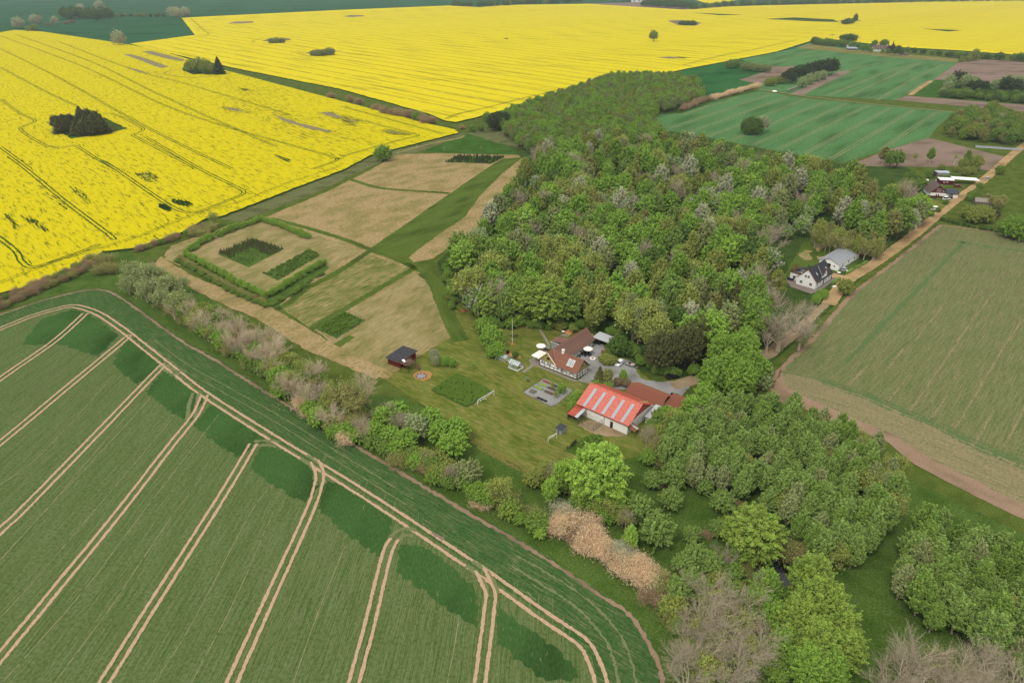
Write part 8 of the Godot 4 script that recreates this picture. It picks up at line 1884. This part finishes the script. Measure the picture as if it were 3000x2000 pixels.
func name_the_trees() -> void:
	var marks: Array = [[Vector3(12.43, 0, -227.46), "behind the farmhouse garden"], [Vector3(31.37, 0, -230.24), "behind the carport"], [Vector3(47.03, 0, -211.83), "beside the yard's drive"], [Vector3(67.51, 0, -200.04), "where the drive leaves the wood"], [Vector3(-12.43, 0, -227.46), "left of the flagpole lawn"], [Vector3(-24.12, 0, -268.32), "at the wood's corner by the mown path"], [Vector3(-13.39, 0, -327.56), "on the wood's edge by the wide mown strip"], [Vector3(6.31, 0, -428.02), "on the wood's edge at the strip's far end"], [Vector3(15.92, 0, -308.57), "in the left heart of the wood"], [Vector3(55.71, 0, -308.57), "in the heart of the wood"], [Vector3(95.49, 0, -308.57), "in the right heart of the wood"], [Vector3(39.55, 0, -398.34), "in the wood's far left part"], [Vector3(93.22, 0, -420.24), "in the wood's far middle"], [Vector3(152.94, 0, -412.71), "in the wood's far right part"], [Vector3(86.56, 0, -248.12), "behind the dark spruces"], [Vector3(119.89, 0, -291.35), "left of the white house"], [Vector3(154.98, 0, -317.83), "behind the white house's lawn"], [Vector3(200.11, 0, -343.13), "between the white house and the red house"], [Vector3(172.37, 0, -511.18), "on the wood's edge by the green field"], [Vector3(217.52, 0, -444.34), "on the wood's edge by the ploughed plot"], [Vector3(105.65, 0, -227.46), "by the road below the white house"], [Vector3(73.09, 0, -181.20), "between the barn and the cereal field"], [Vector3(43.50, 0, -163.20), "right of the barn's gable"], [Vector3(21.75, 0, -140.71), "below the barn"], [Vector3(15.29, 0, -175.50), "round the kitchen garden"], [Vector3(-22.70, 0, -202.32), "on the lawn by the red shed"], [Vector3(59.32, 0, -150.62), "at the alder plantation's barn end"], [Vector3(83.90, 0, -155.17), "on the alder plantation's field side"], [Vector3(69.33, 0, -128.06), "in the alder plantation's middle"], [Vector3(83.05, 0, -122.31), "at the alder plantation's near end"], [Vector3(91.71, 0, -102.42), "in the second plantation at the right"], [Vector3(94.62, 0, -90.11), "in the right foreground plantation"], [Vector3(55.93, 0, -111.79), "by the dark pond"], [Vector3(60.24, 0, -94.00), "beside the glade in the foreground"], [Vector3(40.16, 0, -94.00), "in the foreground thicket"], [Vector3(78.43, 0, -84.27), "at the bottom right edge"], [Vector3(-192.33, 0, -257.90), "in the hedge below the rape"], [Vector3(-156.04, 0, -268.32), "at the corner of the wheat"], [Vector3(-96.67, 0, -219.43), "in the hedge below the square nursery"], [Vector3(-57.42, 0, -181.20), "in the hedge by the stone heap"], [Vector3(-28.79, 0, -161.55), "in the hedge below the lawn"], [Vector3(-8.42, 0, -134.18), "in the hedge at the lawn's lower corner"], [Vector3(18.64, 0, -111.79), "in the hedge's buff coloured stretch"], [Vector3(30.12, 0, -94.00), "at the hedge's lower end"], [Vector3(-163.14, 0, -317.83), "in the hedge left of the square nursery"], [Vector3(-352.65, 0, -584.31), "in the square island in the rape"], [Vector3(-395.88, 0, -950.39), "in the island by the ditch"], [Vector3(-407.09, 0, -1331.08), "in a pond hollow in the rape"], [Vector3(-106.23, 0, -644.40), "along the ditch between the rape fields"], [Vector3(-14.50, 0, -613.02), "at the ditch's end"], [Vector3(-49.25, 0, -511.18), "by the small meadow"], [Vector3(-1074.79, 0, -1724.34), "at the far left field edge"], [Vector3(-1137.30, 0, -2107.06), "in the far left clump"], [Vector3(-932.21, 0, -2107.06), "in the far hedge behind the dark field"], [Vector3(-720.91, 0, -1384.14), "at the tip of the dark field"], [Vector3(539.06, 0, -1258.41), "in the far farm's hedge"], [Vector3(598.17, 0, -1203.41), "round the far farm"], [Vector3(664.86, 0, -1084.06), "in the hedge beyond the ploughed field"], [Vector3(370.48, 0, -917.74), "in the shelter belt between the green fields"], [Vector3(315.02, 0, -985.29), "at the dark green field's corner"], [Vector3(198.54, 0, -584.31), "in the clump within the green field"], [Vector3(200.78, 0, -716.83), "in the hedge along the green field"], [Vector3(503.39, 0, -805.80), "in the copse above the ploughed strip"], [Vector3(451.76, 0, -716.83), "in the hedge above the ploughed strip"], [Vector3(375.22, 0, -570.85), "in the large copse by the road"], [Vector3(275.00, 0, -480.49), "in the ploughed plot's row"], [Vector3(261.02, 0, -420.24), "in the red house's garden"], [Vector3(261.02, 0, -372.05), "across the road from the red house"], [Vector3(249.00, 0, -337.80), "along the cereal field's top edge"], [Vector3(137.53, 0, -264.77), "beside the dirt road by the white house"], [Vector3(-110.60, 0, -2511.41), "on the far edge of the rape"], [Vector3(567.43, 0, -2578.54), "at the top edge of the view"], [Vector3(1165.27, 0, -2649.26), "in the hedge on the skyline of the rape"], [Vector3(815.69, 0, -1835.97), "in a far pond hollow in the rape"], [Vector3(258.53, 0, -1384.14), "alone in the rape field"], [Vector3(-118.65, 0, -283.32), "round the square nursery"], [Vector3(-90.17, 0, -490.34), "by the end of the ditch bank"]]
	var same := {}
	for w in woods:
		var o: Node3D = w[0]
		var best := 1e9
		var at := ""
		for m in marks:
			var d: float = o.position.distance_to(m[0]) / (20.0 + 0.12 * absf(m[0].z))
			if d < best:
				best = d
				at = m[1]
		var what: String = w[1]
		var label := what if what.contains("nursery hedge") else what + " " + at
		if not same.has(label):
			same[label] = []
		same[label].append(o)
	for label in same:
		var list: Array = same[label]
		list.sort_custom(func(a, b): return a.position.x / -a.position.z < b.position.x / -b.position.z)
		var bands := int(ceil(list.size() / 10.0))
		if bands > 1:
			list.sort_custom(func(a, b): return a.position.z > b.position.z)
		var size := int(ceil(float(list.size()) / bands))
		for band in bands:
			var some: Array = list.slice(band * size, (band + 1) * size)
			some.sort_custom(func(a, b): return a.position.x / -a.position.z < b.position.x / -b.position.z)
			for k in some.size():
				some[k].set_meta("rank", [band, k])
		for k in list.size():
			var words: int = label.split(" ").size()
			var text: String = label
			var at: Array = list[k].get_meta("rank")
			list[k].remove_meta("rank")
			if bands > 1 and bands < 7 and words <= 11:
				text = label + ", " + ["front", "second", "third", "fourth", "fifth", "sixth"][at[0]] + " row, " + ORDER[at[1]] + " from left"
			elif bands == 1 and list.size() > 1 and words <= 13:
				text = label + ", " + ORDER[at[1]] + " from left"
			var o: Node3D = list[k]
			var shrub: bool = String(o.name).contains("bush") or String(o.name).contains("shrub") or String(o.name).contains("clump")
			tag(o, text, "shrub" if shrub else "tree", label)



func _ready() -> void:
	rng.seed = 20240513
	var cam := Camera3D.new()
	cam.name = "camera"
	cam.position = Vector3(0, 115.0, 0)
	cam.rotation_degrees.x = -28.217
	cam.fov = 52.007
	cam.near = 1.0
	cam.far = 14000.0
	add_child(cam)
	var sm := ProceduralSkyMaterial.new()
	sm.sky_top_color = Color(0.905, 0.905, 0.9)
	sm.sky_horizon_color = Color(0.925, 0.925, 0.915)
	sm.ground_horizon_color = Color(0.6, 0.62, 0.58)
	sm.ground_bottom_color = Color(0.4, 0.42, 0.36)
	sm.sky_curve = 0.2
	var sky := Sky.new()
	sky.sky_material = sm
	var env := Environment.new()
	env.background_mode = Environment.BG_SKY
	env.sky = sky
	env.tonemap_mode = Environment.TONE_MAPPER_LINEAR
	env.tonemap_exposure = 1.4
	env.sdfgi_enabled = true
	env.ssao_enabled = true
	env.ssil_enabled = true
	env.fog_enabled = true
	env.fog_density = 0.00006
	env.fog_light_color = Color(0.86, 0.9, 0.96)
	var we := WorldEnvironment.new()
	we.name = "environment"
	we.environment = env
	add_child(we)
	var sun := DirectionalLight3D.new()
	sun.name = "sun"
	sun.light_energy = 0.5
	sun.light_color = Color(1.0, 0.97, 0.92)
	sun.light_angular_distance = 16.0
	sun.shadow_enabled = true
	sun.rotation_degrees = Vector3(-56, -38, 0)
	add_child(sun)
	make_materials()
	build_land()
	make_protos()
	build_buildings()
	build_small_things()
	build_trees()
	name_the_trees()
